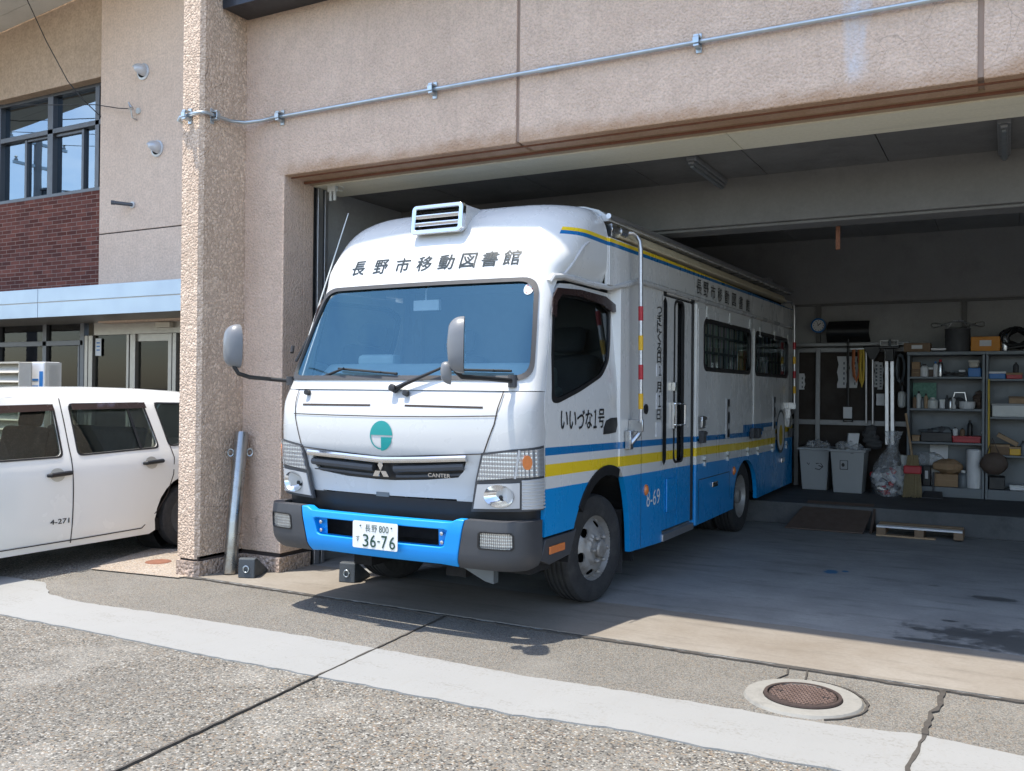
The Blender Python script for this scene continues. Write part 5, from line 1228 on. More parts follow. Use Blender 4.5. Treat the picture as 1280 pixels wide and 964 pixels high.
# ---- cab doors
AC, AZ = 6.0, .385
def arcz(y, r_): return AZ+math.sqrt(max(0, r_*r_-(y-AC)**2))
wpx = [cp(*p) for p in ((691.5,363),(720,367.5),(752,375),(763,387),(762.5,425),(760.5,452),(752,471),(725,489.5),(697,504.5),(689,503),(688.5,440))]
def door(sg):
    M_ = (lambda p: p) if sg > 0 else mir
    g = .006
    arc_ = [(5.47+(6.215-5.47)*i/12) for i in range(13)]
    o = [(s_at_Y(z, y+g), z) for y, z in ((5.02,.60),(5.02,.8),(5.02,1.0),(5.02,1.25),(5.02,1.50),(5.10,1.75),(5.19,2.0),(5.255,2.155),(5.32,2.20))] + [(s_at_Y(2.215, y), 2.215) for y in (5.5, 5.8, 6.1)] + [(s_at_Y(z, 6.213), z) for z in (2.215, 2.0, 1.6, 1.2)] + \
        [(s_at_Y(arcz(y, .585), y), arcz(y, .585)) for y in arc_[::-1]] + [(s_at_Y(.60, 5.46), .60)]
    wo_ = rpoly(wpx, .05, 4)
    mb = MB(); mb.panel(M_(o), CB(0.002), holes=[M_(wo_)], depth=.03, step=.07); d = obj('cab_door', mb, 'paint', bus, smooth=50)
    wi_ = inset(wo_, .035)
    mb = MB(); mb.panel(M_(wo_), CB(0.004), holes=[M_(wi_)], depth=.025, step=.07); obj('door_window_frame', mb, 'black', d, smooth=50)
    mb = MB(); mb.panel(M_(wi_), CB(-.006), step=.12); obj('door_window', mb, 'sideglass', d, smooth=50)
    vis = [cp(*p) for p in ((686,392),(687,372),(692,360),(720,362.5),(752,371),(764,381),(766,390),(761,391),(748,381),(720,371),(697,368),(691,378),(690,397))]
    mb = MB(); mb.panel(M_(vis), CB(.035), depth=.008, step=.05); obj('rain_visor', mb, 'visor', d, smooth=50)
    hd = [cp(*p) for p in ((754,535),(757,526),(763,522.5),(770.5,522),(771,531),(769,540.5),(760,542.5),(753.5,543))]
    mb = MB(); mb.panel(M_(hd), CB(.006), depth=.02, step=.05); obj('door_handle', mb, 'black', d, smooth=50, bev=.004)
    if sg > 0:
        mb = MB()
        for ch_, u, v, w, h in (('い', 704.6, 525, .105, .115), ('い', 715.2, 525, .105, .115), ('づ', 725.2, 524.5, .115, .125), ('な', 735.3, 524, .11, .125), ('１', 743.3, 523.8, .05, .125), ('号', 750.8, 523, .105, .13)):
            a, b = cp(u, v); put_text(mb, ch_, CB(.006), a, b, w=w, h=h, bold=.022)
        obj('door_lettering', mb, 'inkb', d, smooth=0)
    # wheel arch lip
    inn = [(5.40+.0, .60)]
    aa = [math.pi*(1-.20)-(math.pi*(1-.20)-math.acos((6.22-AC)/.585))*i/14 for i in range(15)]
    lip = [(AC+.595*math.cos(t), AZ+.595*math.sin(t)) for t in aa] + [(AC+.525*math.cos(t), AZ+.525*math.sin(t)) for t in aa[::-1]]
    lip = [p for p in lip]; f = lambda y, z, dd=0.0: (BX+sg*(1.012-dd), y, z)
    mb = MB(); mb.panel(lip, f, depth=.06); obj('arch_lip', mb, 'black', bus, smooth=30)
    sill = [(5.04, .585), (5.46, .585), (5.50, .60), (5.40, .44), (5.10, .42), (4.98, .46)]
    mb = MB(); mb.panel(sill, lambda y, z, dd=0.0: (BX+sg*(1.0-dd), y, z), depth=.08); s_ = obj('side_sill', mb, 'grey', bus, smooth=0, bev=.006)
    mb = MB(); mb.box(BX+sg*1.0, BX+sg*1.012, 5.08, 5.30, .485, .535); obj('side_marker', mb, 'amber', s_, smooth=0, bev=.006)
door(1); door(-1)
# gutter moulding above the door
mb = MB(); gpts = [cab(s_at_Y(2.20, 5.22), 2.20, .006), cab(s_at_Y(2.238, 5.25), 2.238, .012), cab(s_at_Y(2.25, 5.35), 2.25, .014), cab(s_at_Y(2.245, 5.75), 2.245, .016), Vector((BX+.985, 6.03, 2.245)), Vector((BX+1.02, 6.3, 2.29)), Vector((BX+1.025, 6.52, 2.342)), Vector((BX+1.025, 6.9, 2.346)), Vector((BX+1.025, 12.2, 2.35))]
mb.tube(gpts, .021, 8); obj('gutter', mb, 'white', bus)
cfm = {1: MB(), -1: MB()}; zs_ = [.96+.1*i for i in range(14)]
for a, b in zip(zs_[:-1], zs_[1:]):
    wa, wb2 = cab(s_at_Y(a, 6.2), a).x-BX, cab(s_at_Y(b, 6.2), b).x-BX
    for sg in (1, -1): cfm[sg].add([(BX+sg*(wa-.03), 6.19, a), (BX+sg*1.008, 6.222, a), (BX+sg*1.008, 6.222, b), (BX+sg*(wb2-.03), 6.19, b)], [(0,1,2,3)])
for sg in (1, -1): obj('coach_front', cfm[sg], 'paint', bus, smooth=0)
mb = MB(); mb.panel([(5.98, 2.26), (6.23, 2.26), (6.23, 2.60), (5.98, 2.60)], YZ(BX+1.003), depth=.02); obj('quarter_panel', mb, 'paint', bus, smooth=0)
mb = MB(); rp_ = [cp(*p) for p in ((735,303),(729,308),(722,319),(712,334),(702,346))]; tubeon(mb, CB(.004), rp_, .012, 6); obj('pillar_moulding', mb, 'white', bus)

# ---- coach body
SX = BX+1.01; Y0, Y1 = 6.222, 12.25
farch = [(6.222, .955), (6.30, .86), (6.36, .74), (6.405, .60), (6.43, .45), (6.44, .30)]
rarch = [(9.86+.49*math.cos(math.pi*(1-i/16)), .37+.41*math.sin(math.pi*(1-i/16))) for i in range(17)]
dY0, dY1, dZ0, dZ1 = 7.15, 7.97, .36, 2.315
side_o = farch + [(7.10, .275), (dY0, .275), (dY0, dZ1), (dY1, dZ1), (dY1, .29), (9.36, .305)] + [(p[0], max(.31, p[1])) for p in rarch[1:-1]] + [(10.36, .315), (Y1, .335), (Y1, 2.60), (6.0, 2.60), (6.0, 2.26), (6.222, 2.26)]
w1 = [px(*p, SX) for p in ((878,399.5),(936,412.5),(936,468),(881,462))]; w2 = [px(*p, SX) for p in ((942.5,414),(983,425),(983,472.5),(944.5,468.5))]
def rw(w): return (min(w[0].y, w[3].y), max(w[1].y, w[2].y), (w[3].z+w[2].z)/2, (w[0].z+w[1].z)/2)
W1, W2 = rw(w1), rw(w2)
def wr(W, k=0, r_=.09): return rrect(W[0]+k, W[1]-k, W[2]+k, W[3]-k, r_)
mb = MB(); mb.panel(side_o, YZ(SX), holes=[wr(W1, -.0), wr(W2, -.0)], depth=.04); body = obj('body_side', mb, 'paint', bus, smooth=0)
side_o2 = farch + [(9.36, .305)] + [(p[0], max(.31, p[1])) for p in rarch[1:-1]] + [(10.36, .315), (Y1, .335), (Y1, 2.60), (6.0, 2.60), (6.0, 2.26), (6.222, 2.26)]
mb = MB(); mb.panel(side_o2, lambda a, b, d=0.0: (BX-1.01+d, a, b), depth=.04); obj('body_side', mb, 'paint', bus, smooth=0)
# roof with the awning recess
def zr(y): return .012*(y-6.0)
prof = [(-1.01, 2.60), (-.99, 2.70), (-.94, 2.775), (-.84, 2.825), (0, 2.86), (.80, 2.835), (.92, 2.80), (1.0, 2.745), (1.0, 2.715), (.86, 2.715), (.86, 2.60), (1.01, 2.60)]
mb = MB(); vs = []
for y in (6.0, 12.25):
    for (x, z) in prof: vs.append((BX+x, y, z+(zr(y) if z > 2.66 else 0)))
n_ = len(prof); fs = [(i, i+1, n_+i+1, n_+i) for i in range(n_-1)]; mb.add(vs, fs); obj('roof', mb, 'white', bus, smooth=35)
mb = MB(); mb.panel([(x, z) for x, z in prof if True], lambda a, b, d=0.0: (BX+a, 6.004, b)); obj('roof_end', mb, 'white', bus, smooth=0)
mb = MB(); mb.box(BX-1.0, BX+1.0, 12.2, 12.25, .34, 2.68); obj('rear_wall', mb, 'white', bus, smooth=0)
mb = MB(); mb.box(BX+.855, BX+.862, 6.03, 12.2, 2.602, 2.72); obj('awning_recess', mb, 'void', bus, smooth=0)
aw = MB(); aw.tube([(BX+.945, 6.16, 2.662), (BX+.945, 11.85, 2.70)], .048, 16); aw2 = MB()
aw2.tube([(BX+1.005, 6.16, 2.633), (BX+1.005, 11.9, 2.675)], .016, 8)
awn = obj('awning_roll', aw, 'awning', bus); obj('awning_bar', aw2, 'awning', awn)
mb = MB(); mb.tube([(BX+1.005, 5.98, 2.745), (BX+1.01, 12.2, 2.825)], .02, 10); mb.tube([(BX+.93, 6.0, 2.76), (BX+.93, 12.2, 2.84)], .012, 6); mb.box(BX+.9, BX+.98, 11.0, 11.2, 2.84, 2.88); obj('roof_rail', mb, 'alu', bus)
mb = MB(); mb.box(BX+.90, BX+1.0, 6.06, 6.15, 2.61, 2.71); mb.tube([(BX+.98, 6.05, 2.665), (BX+1.0, 6.22, 2.665)], .03, 10); mb.tube([(BX+1.0, 6.18, 2.665), (BX+1.03, 6.25, 2.665)], .035, 10); obj('awning_bracket', mb, 'steel', bus, bev=.004)
def pole(u, vtop, xr, bands, v_end, yoff, name='awning_pole'):
    t = px(u, vtop, xr); e = px(u, v_end, xr)
    top = [Vector((BX+1.0, t.y-.05+yoff, 2.672)), Vector((BX+1.06, t.y-.03+yoff*.5, 2.672)), Vector((xr-.03, t.y, 2.655)), Vector((xr-.006, t.y, 2.615)), Vector((xr, t.y, 2.55)), e]
    mb = MB(); mb.tube(top, .0165, 12); po = obj(name, mb, 'alu', bus)
    for i, (va, vb) in enumerate(bands):
        a, b = px(u, va, xr), px(u, vb, xr); mb = MB(); mb.tube([a, b], .0185, 12); obj('colour_band', mb, 'red' if i % 2 == 0 else 'yellow', po)
    mb = MB(); mb.box(SX, xr+.02, e.y-.012, e.y+.012, e.z-.07, e.z+.02); mb.box(SX+.005, SX+.05, e.y-.09, e.y-.03, e.z-.2, e.z-.06); mb.tube([(xr-.01, e.y, e.z-.08), (SX+.03, e.y-.06, e.z-.17)], .02, 8); obj('pole_bracket', mb, 'steel', po, bev=.005)
pole(801, 300, BX+1.105, [(383,401),(419.5,438),(456,474.5),(492,511.5)], 528, -.02)
pole(993, 400, BX+1.09, [(428,437),(446,455),(464,473),(483,492)], 505, -.05)
# folding entrance door
dr = MB(); lf = (dY0+dY1)/2
dwin = []
for (ua, ub, va, vb) in ((825.5, 835, 371, 580), (845, 856.2, 376, 577)):
    a, b, c, d = px(ua, va, SX), px(ub, va+3, SX), px(ub, vb, SX), px(ua, vb, SX); dwin.append((a.y, b.y, (c.z+d.z)/2, (a.z+b.z)/2))
l1 = [(dY0+.005, dZ0), (lf-.006, dZ0), (lf-.006, dZ1-.02), (dY0+.005, dZ1-.02)]; l2 = [(lf+.006, dZ0), (dY1-.03, dZ0), (dY1-.03, dZ1-.02), (lf+.006, dZ1-.02)]
dw = [rrect(max(w[0], dY0+.03), w[1], w[2], w[3], .06) for w in dwin]
for l, w in ((l1, dw[0]), (l2, dw[1])):
    mb = MB(); mb.panel(l, YZ(SX-.012), holes=[w], depth=.03); d_ = obj('entrance_door', mb, 'paint', bus, smooth=0)
    mb = MB(); mb.panel([((p[0]-sum(q[0] for q in w)/len(w))*1.12+sum(q[0] for q in w)/len(w), (p[1]-1.5)*1.012+1.5) for p in w], YZ(SX-.006), holes=[inset(w, .012)], depth=.02); obj('door_seal', mb, 'black', d_, smooth=0)
    mb = MB(); mb.panel(w, YZ(SX-.03)); obj('door_pane', mb, 'sideglass', d_, smooth=0)
    if w is dw[0]:
        mb = MB(); mb.box(SX-.012, SX+.004, dY0+.12, lf-.05, .50, .78); obj('kick_plate', mb, 'paint', d_, smooth=0, bev=.008)
q1 = px(843, 518, SX); mb = MB(); mb.tube([(SX, q1.y, q1.z+.09), (SX+.05, q1.y, q1.z+.09), (SX+.05, q1.y+.13, q1.z+.085), (SX+.05, q1.y+.13, q1.z-.09), (SX+.05, q1.y, q1.z-.09), (SX, q1.y, q1.z-.09)], .009, 8); mb.box(SX-.01, SX+.012, q1.y-.04, q1.y+.01, q1.z-.12, q1.z+.1); mb.box(SX-.01, SX+.02, q1.y-.045, q1.y, q1.z+.2, q1.z+.27); obj('entrance_handle', mb, 'chrome', bus, bev=.003)
mb = MB(); mb.box(SX-.02, SX+.014, dY0-.0, dY1, .275, .335); mb.box(SX-.3, SX-.02, dY0, dY1, .335, .345); obj('entrance_step', mb, 'alu', bus, smooth=0, bev=.006)
mb = MB(); mb.box(SX-.06, SX-.045, dY0, dY1, .28, dZ1); mb.box(SX-.02, SX+.006, dY1-.028, dY1-.004, dZ0, dZ1); mb.box(SX-.01, SX+.008, dY0, dY0+.06, dZ1-.01, dZ1+.03); mb.box(SX-.01, SX+.008, dY1-.08, dY1, dZ1-.01, dZ1+.03); obj('door_frame', mb, 'black', bus, smooth=0)
mb = MB(); mb.tube([(SX+.006, dY1+.035, .31), (SX+.006, dY1+.035, 2.3)], .02, 10); obj('corner_post', mb, 'paint', bus)
# display flaps with windows
def flap(pts, W, nm=True):
    P_ = [px(*p, SX) for p in pts]; y0, y1 = (P_[0].y+P_[3].y)/2, (P_[1].y+P_[2].y)/2
    z1, z0 = (P_[0].z+P_[1].z)/2, (P_[2].z+P_[3].z)/2
    mb = MB(); mb.panel(rrect(y0, y1, z0, z1, .02, 2), YZ(SX+.016), holes=[wr(W)], depth=.016); f = obj('side_flap', mb, 'paint', bus, smooth=0, bev=.004)
    mb = MB(); mb.panel(wr(W, -.012, .10), YZ(SX+.022), holes=[wr(W, .03, .07)], depth=.03); fr = obj('flap_window', mb, 'black', f, smooth=30, bev=.004)
    mb = MB(); mb.panel(wr(W, .02, .07), YZ(SX+.004)); obj('pane', mb, 'buswin', fr, smooth=0)
    mb = MB(); H = W[3]-W[2]
    for k in (.36, .70): mb.box(SX-.02, SX-.004, W[0], W[1], W[2]+H*k-.012, W[2]+H*k+.012)
    for k in range(1, 9): yy = W[0]+(W[1]-W[0])*k/9; mb.box(SX-.016, SX-.006, yy-.006, yy+.006, W[2], W[3])
    obj('window_bar', mb, 'cab', fr, smooth=0)
    for k in (.12, .52, .93):
        mb = MB(); yy = y0+(y1-y0)*k; mb.box(SX+.014, SX+.026, yy-.009, yy+.009, z1-.085, z1+.03); mb.box(SX+.014, SX+.03, yy-.009, yy+.06, z1-.085, z1-.07); obj('hinge', mb, 'pale', f, smooth=0); mb = MB()
        mb.box(SX+.0, SX+.02, yy-.009, yy+.009, z0-.26, z0-.17); mb.box(SX+.0, SX+.02, yy-.009, yy+.06, z0-.22, z0-.205); obj('hinge', mb, 'pale', f, smooth=0)
    return y0, y1, z0, z1
f1 = flap(((871,381.5),(938.5,406),(938.5,540),(871,548)), W1); f2 = flap(((941,407),(985,425.5),(985,535),(941,540)), W2)
mb = MB(); mb.box(SX-.09, SX-.06, 8.1, 12.1, 1.2, 2.35); obj('bookshelf', mb, 'books', bus, smooth=0)
for (u, v, h_) in ((910, 523, .20), (968, 516, .2)):
    q = px(u, v, SX+.02); mb = MB(); mb.box(SX+.016, SX+.019, q.y-.07, q.y+.07, q.z-h_, q.z+h_, 0)
    mb.box(SX+.016, SX+.0205, q.y-.02, q.y+.07, q.z-h_*.96, q.z+h_*.96, 1)
    for dz in (.09, -.08): mb.panel(ell(q.y+.03, q.z+dz, .022, .032, 12), YZ(SX+.022), mi=0)
    obj('notice_sticker', mb, ['paper', 'inkb'], bus, smooth=0)
for (u, v) in ((875, 527), (939, 541), (876, 545.5), (984, 528), (987, 540), (946, 541)):
    q = px(u, v, SX+.02); mb = MB(); mb.box(SX+.014, SX+.06, q.y-.05, q.y+.05, q.z-.06, q.z+.05); mb.tube([(SX+.04, q.y-.05, q.z), (SX+.05, q.y+.07, q.z+.03)], .02, 8); obj('flap_catch', mb, 'cabin' if v > 530 else 'steel', bus, bev=.008)
q = px(976, 539, SX+.02); mb = MB(); mb.panel(ell(q.y, q.z, .22, .25, 32), YZ(SX+.019)); em = obj('rear_emblem', mb, 'paper', bus, smooth=0)
mb = MB(); mb.panel(ell(q.y, q.z, .24, .27, 32), YZ(SX+.021), holes=[ell(q.y, q.z, .205, .235, 32)]); obj('emblem_ring', mb, 'ink', em, smooth=0)
mb = MB(); mb.panel(ell(q.y, q.z-.05, .10, .13, 16), YZ(SX+.022)); obj('emblem_figure', mb, 'hose_y', em, smooth=0)
mb = MB()
def zz2(z, y): return z-.0155*min(5, (y-5))
cmpL, cmpR = px(873, 603, SX), px(917, 594, SX)
for y0, y1, z0, z1 in ((cmpL.y, 9.2, .34, .70),):
    for a in ([(y0, z0), (y0, z1), (y1, z1)], [(y1, z1), (y1, z0+.1)]): ribbon(mb, YZ(SX+.002), a, .008)
ribbon(mb, YZ(SX+.002), [(6.66, .30), (6.66, 2.3)], .005); ribbon(mb, YZ(SX+.002), [(7.12, .9), (7.12, 2.3)], .006)
obj('body_seam', mb, 'groove', bus, smooth=0)
mb = MB(); q = px(893, 605, SX); mb.box(SX, SX+.012, q.y-.09, q.y+.09, q.z-.025, q.z+.025); q = px(977, 575, SX); mb.box(SX, SX+.02, q.y-.08, q.y+.08, q.z-.03, q.z+.03); obj('locker_handle', mb, 'chrome', bus, smooth=0, bev=.006)
for (u, v) in ((807, 612.5), (917, 588.5)):
    q = px(u, v, SX); mb = MB(); mb.sphere((SX, q.y, q.z), .025, .035, .045); obj('side_marker', mb, 'amber', bus)
q = px(806.5, 511.5, SX); mb = MB(); mb.lathe([(.035, -.01), (.04, .012), (.02, .014), (.018, .004), (0, .003)], (SX, q.y, q.z), (1, 0, 0), 18); obj('filler_cap', mb, 'black', bus)
# lettering on the side
mb = MB()
A, B = px(873, 358.5, SX), px(934.5, 382, SX)
for i, ch_ in enumerate('長野市移動図書館'):
    t = i/7; u = 873.5+(934.5-873.5)*(t**.90 if False else t); v = 358.8+(381.8-358.8)*t; q = px(u, v, SX); put_text(mb, ch_, YZ(SX+.004), q.y, q.z, w=.155, h=.135, bold=.012)
obj('title_lettering', mb, 'inkb', bus, smooth=0); mb = MB()
for ch_, v, h_, w_ in (('つ', 387, .06, .11), ('ぎ', 398.5, .085, .11), ('に', 410, .075, .11), ('く', 421, .085, .075), ('る', 435, .085, .1), ('日', 447, .085, .085), ('月', 484, .085, .1), ('日', 518.5, .085, .085)):
    q = px(821.6+(v-455)*.012, v, SX); put_text(mb, ch_, YZ(SX+.004), 7.045, q.z, w=w_, h=h_, bold=.02)
obj('visit_lettering', mb, 'inkb', bus, smooth=0)
for (va, vb, ch_) in ((456, 471, '１'), (492, 511, '１'), (528, 546.5, None)):
    a, b = px(821.8, va, SX), px(821.8, vb, SX); a.y = b.y = 7.05; mb = MB(); mb.box(SX, SX+.005, a.y-.06, a.y+.06, b.z, a.z, 0)
    if ch_: put_text(mb, ch_, YZ(SX+.007), a.y+.01, (a.z+b.z)/2, w=.06, h=(a.z-b.z)*.8, bold=.02, mi=1)
    obj('date_plate', mb, ['paper', 'inkb'], bus, smooth=0)
mb = MB(); q = px(816, 622, SX); put_text(mb, '8-69', YZ(SX+.004), q.y+.0, q.z, w=.31, h=.125, bold=.0); obj('fleet_number', mb, 'inkw', bus, smooth=0)
# underside, wheels
mb = MB(); mb.box(BX-.55, BX+.55, 6.5, 12.2, .46, .60); mb.box(BX-.96, BX+.96, 6.66, 9.2, .42, .56); mb.box(BX-.96, BX+.96, 10.5, 12.2, .42, .56); mb.box(BX-.45, BX-.3, 5.0, 12, .3, .6); mb.box(BX+.3, BX+.45, 5.0, 12, .3, .6); mb.box(BX-.96, BX+.96, 6.6, 6.64, .2, .9); obj('chassis', mb, 'void', bus, smooth=0)
for x in (BX-.75, BX+.75): mb = MB(); mb.box(x-.16, x+.16, 6.52, 6.54, .12, .6); obj('mudflap', mb, 'rubber', bus, smooth=0)
mb = MB(); mb.tube([(BX-.8, 6.0, .385), (BX+.8, 6.0, .385)], .05, 10); mb.tube([(BX-.8, 9.86, .385), (BX+.8, 9.86, .385)], .08, 10); mb.sphere((BX, 9.86, .40), .2, .2, .2); obj('axle', mb, 'void', bus)
mb = MB(); mb.add([(BX+.34, 4.92, .44), (BX+.70, 4.92, .44), (BX+.70, 4.92, .30), (BX+.64, 4.92, .31), (BX+.34, 4.98, .44), (BX+.70, 4.98, .44), (BX+.70, 4.98, .30), (BX+.64, 4.98, .31)], [(0,1,2,3),(4,7,6,5),(0,4,5,1),(1,5,6,2),(2,6,7,3),(3,7,4,0)]); obj('tow_bracket', mb, 'cab', bus, smooth=0)
def wheel(c, sg, steer, dish, dual=False):
    c = Vector(c); ax = Vector((sg*math.cos(steer), sg*math.sin(steer)*sg, 0)) if False else Vector((sg*math.cos(steer), math.sin(steer), 0))
    prof = [(.215, -.20), (.30, -.212), (.35, -.205), (.374, -.18)]
    h = -.18
    for gx in (-.145, -.105, -.065, -.025):
        prof += [(.384, gx-.014), (.372, gx-.008), (.372, gx+.002), (.384, gx+.008)]
    prof += [(.382, .0), (.372, .022), (.345, .035), (.30, .036), (.262, .03), (.232, .022), (.225, .0)]
    mb = MB(); mb.lathe(prof, c, ax, 64, cap=False)
    if dual: mb.lathe([(p[0], p[1]-.26) for p in prof], c, ax, 48, cap=False)
    w = obj('wheel', mb, 'tyre', bus, smooth=30)
    uu = Vector((-ax.y, ax.x, 0)); vv = Vector((0, 0, 1))
    def dz(r_):
        if dish > 0: return lerp_t([(0, .045), (.10, .05), (.115, .045), (.12, .028), (.165, .02), (.195, -.015), (.21, -.03), (.232, .02)], r_)
        return lerp_t([(0, -.10), (.10, -.10), (.12, -.12), (.165, -.11), (.20, -.07), (.215, -.02), (.232, .022)], r_)
    def fn(a, b, d=0.0):
        r_ = math.hypot(a, b); return c + uu*a + vv*b + ax*(dz(r_)-d)
    holes = []
    for k in range(6):
        n_ = 6; t = 6.28319*(k+.27)/n_; cx_, cy_ = .170*math.cos(t), .170*math.sin(t)
        holes.append([(cx_+(.038*math.cos(q)*(-math.sin(t)))+(.024*math.sin(q)*math.cos(t)), cy_+(.038*math.cos(q)*math.cos(t))+(.024*math.sin(q)*math.sin(t))) for q in [6.28319*i/14 for i in range(14)]])
    mb = MB(); mb.panel(ell(0, 0, .231, .231, 56), fn, holes=holes, depth=.012, grid=.02); ri = obj('rim', mb, 'rim', w, smooth=40)
    mb = MB(); mb.lathe([(.062, .03), (.062, .075), (.05, .085), (0, .085)] if dish > 0 else [(.085, -.12), (.08, .0), (.06, .02), (0, .02)], c, ax, 24); obj('hub', mb, 'rim', ri)
    for k in range(6):
        mb = MB(); t = 6.28319*k/6; p = c + uu*.092*math.cos(t) + vv*.092*math.sin(t); mb.lathe([(.016, .04), (.016, .07), (.008, .085), (0, .085)] if dish > 0 else [(.016, -.11), (.016, -.08), (.008, -.06), (0, -.06)], p, ax, 6); obj('wheel_nut', mb, 'rim', ri, smooth=0)
    mb = MB(); mb.lathe([(0, -.05), (.225, -.05)] if dish > 0 else [(0, -.16), (.225, -.16)], c, ax, 24); obj('brake_drum', mb, 'void', ri, smooth=0)
st = R(-7)
wheel((BX+.895, 6.0, .385), 1, st, 1); wheel((BX-.895, 6.0, .385), -1, R(7)*1, 1)
wheel((BX+.93, 9.86, .385), 1, 0, -1, True); wheel((BX-.93, 9.86, .385), -1, 0, -1, True)
for sg in (1, -1):
    for (cy_, ry_, rz_, cz_, xi) in ((AC, .60, .56, AZ, .60), (9.86, .52, .46, .38, .40)):
        ins = [(cy_+ry_*math.cos(math.pi*i/12), cz_+rz_*math.sin(math.pi*i/12)) for i in range(13)]; a = [(BX+sg*xi, y, z) for y, z in ins]; b = [(BX+sg*.985, y, z) for y, z in ins]
        mb = MB(); mb.add(a+b, [(i, i+1, 14+i, 13+i) for i in range(12)] + [tuple(range(13))]); obj('wheel_housing', mb, 'void', bus, smooth=0)

# ================================================================== THINGS INSIDE THE GARAGE
PZ = 0.25
rk = thing('tool_rack', (-1.6, 12.85, PZ), 'aluminium framed wall rack with dark brown boards holding brooms and hoses', 'rack')
mb = MB(); a, b = py(990, 437, 12.9), py(1136, 612, 12.9); mb.box(-3.6, b.x, 12.88, 12.95, PZ, py(1050, 437, 12.9).z); obj('back_board', mb, 'panelbrown', rk, smooth=0)
for v, h_ in ((430.5, .025), (437.5, .03), (528.5, .035)):
    mb = MB(); q = py(1060, v, 12.85); mb.box(-3.6, b.x, 12.83, 12.875, q.z-h_, q.z+h_); obj('rail', mb, 'rackalu', rk, smooth=0, bev=.005)
for u, vt in ((1023.5, 437), (997, 437)):
    mb = MB(); q = py(u, vt, 12.86); mb.box(q.x-.03, q.x+.03, 12.80, 12.83, PZ, q.z); obj('post', mb, 'rackalu', rk, smooth=0, bev=.005)
for u, v0, v1 in ((1023.5, 382, 429), (1205.5, 374, 420)):
    q0, q1 = py(u, v0, 12.97), py(u, v1, 12.97); mb = MB(); mb.box(q0.x-.03, q0.x+.03, 12.95, 12.99, q1.z, q0.z); obj('wall_conduit', mb, 'beam', ga, smooth=0)
def hang(name, label, cat, y=12.72, group=None, u=1060, v=480): q = py(u, v, y); return thing(name, (q.x, y, q.z), label, cat, group)
def rect(u0, u1, v0, v1, y): a, b = py(u0, v1, y), py(u1, v0, y); return a.x, b.x, a.z, b.z
q = py(1023, 407, 12.78); ck = thing('wall_clock', (q.x, 12.78, q.z), 'round blue rimmed wall clock above the tool rack', 'clock')
mb = MB(); mb.lathe([(.0, -.02), (.075, -.02), (.078, -.035), (.098, -.03), (.10, 0)], (q.x, 12.80, q.z), (0, 1, 0), 28, mis=[0, 0, 1, 1, 1]); obj('clock_face', mb, ['paper', 'blueplastic'], ck)
mb = MB(); mb.obox((q.x+.012, 12.776, q.z+.015), (.022, 0, .02), (0, .002, 0), (-.003, 0, .003)); mb.obox((q.x-.01, 12.774, q.z+.025), (.012, 0, -.03), (0, .002, 0), (.002, 0, .002))
for k in range(12): t = .5236*k; mb.obox((q.x+.065*math.sin(t), 12.777, q.z+.065*math.cos(t)), (.004, 0, 0), (0, .002, 0), (0, 0, .006))
obj('clock_hand', mb, 'inkb', ck, smooth=0)
# snow pusher
x0, x1, z0, z1 = rect(1033.5, 1088, 400.5, 428, 12.7); sv = hang('snow_shovel', 'wide black snow shovel hung blade upward beside the clock', 'shovel', 12.7, u=1060, v=420)
mb = MB(); n_ = 8; vs = []
for j in range(n_+1):
    t = j/n_; yy = 12.72-.16*math.sin(t*math.pi)**1*.8; zz = z0+(z1-z0)*t
    vs += [(x0+.02*t, yy, zz), (x1-.01*t, yy, zz), (x0+.02*t, yy+.02, zz), (x1-.01*t, yy+.02, zz)]
fs = []
for j in range(n_):
    k = 4*j; fs += [(k, k+1, k+5, k+4), (k+2, k+6, k+7, k+3), (k, k+4, k+6, k+2), (k+1, k+3, k+7, k+5)]
fs += [(0, 2, 3, 1), (4*n_, 4*n_+1, 4*n_+3, 4*n_+2)]; mb.add(vs, fs); 
for i in range(5): xx = x0+(x1-x0)*(i+1)/6; mb.box(xx-.008, xx+.008, 12.735, 12.76, z0+.02, z1-.02)
obj('blade', mb, 'black', sv)
mb = MB(); qa, qb = py(1060, 421, 12.68), py(1060, 512, 12.66); mb.tube([qa, qb], .016, 8); obj('handle', mb, 'black', sv)
mb = MB(); qc = py(1060, 530, 12.66); mb.tube([qb, qb+Vector((-.05, 0, -.05)), qc+Vector((-.055, 0, .03)), qc+Vector((.055, 0, .03)), qb+Vector((.05, 0, -.05)), qb], .012, 8); obj('grip', mb, 'black', sv)
x0, x1, z0, z1 = rect(1054, 1065, 509, 523, 12.62); mb = MB(); mb.box(x0, x1, 12.618, 12.622, z0, z1); obj('tag', mb, 'paper', sv, smooth=0)
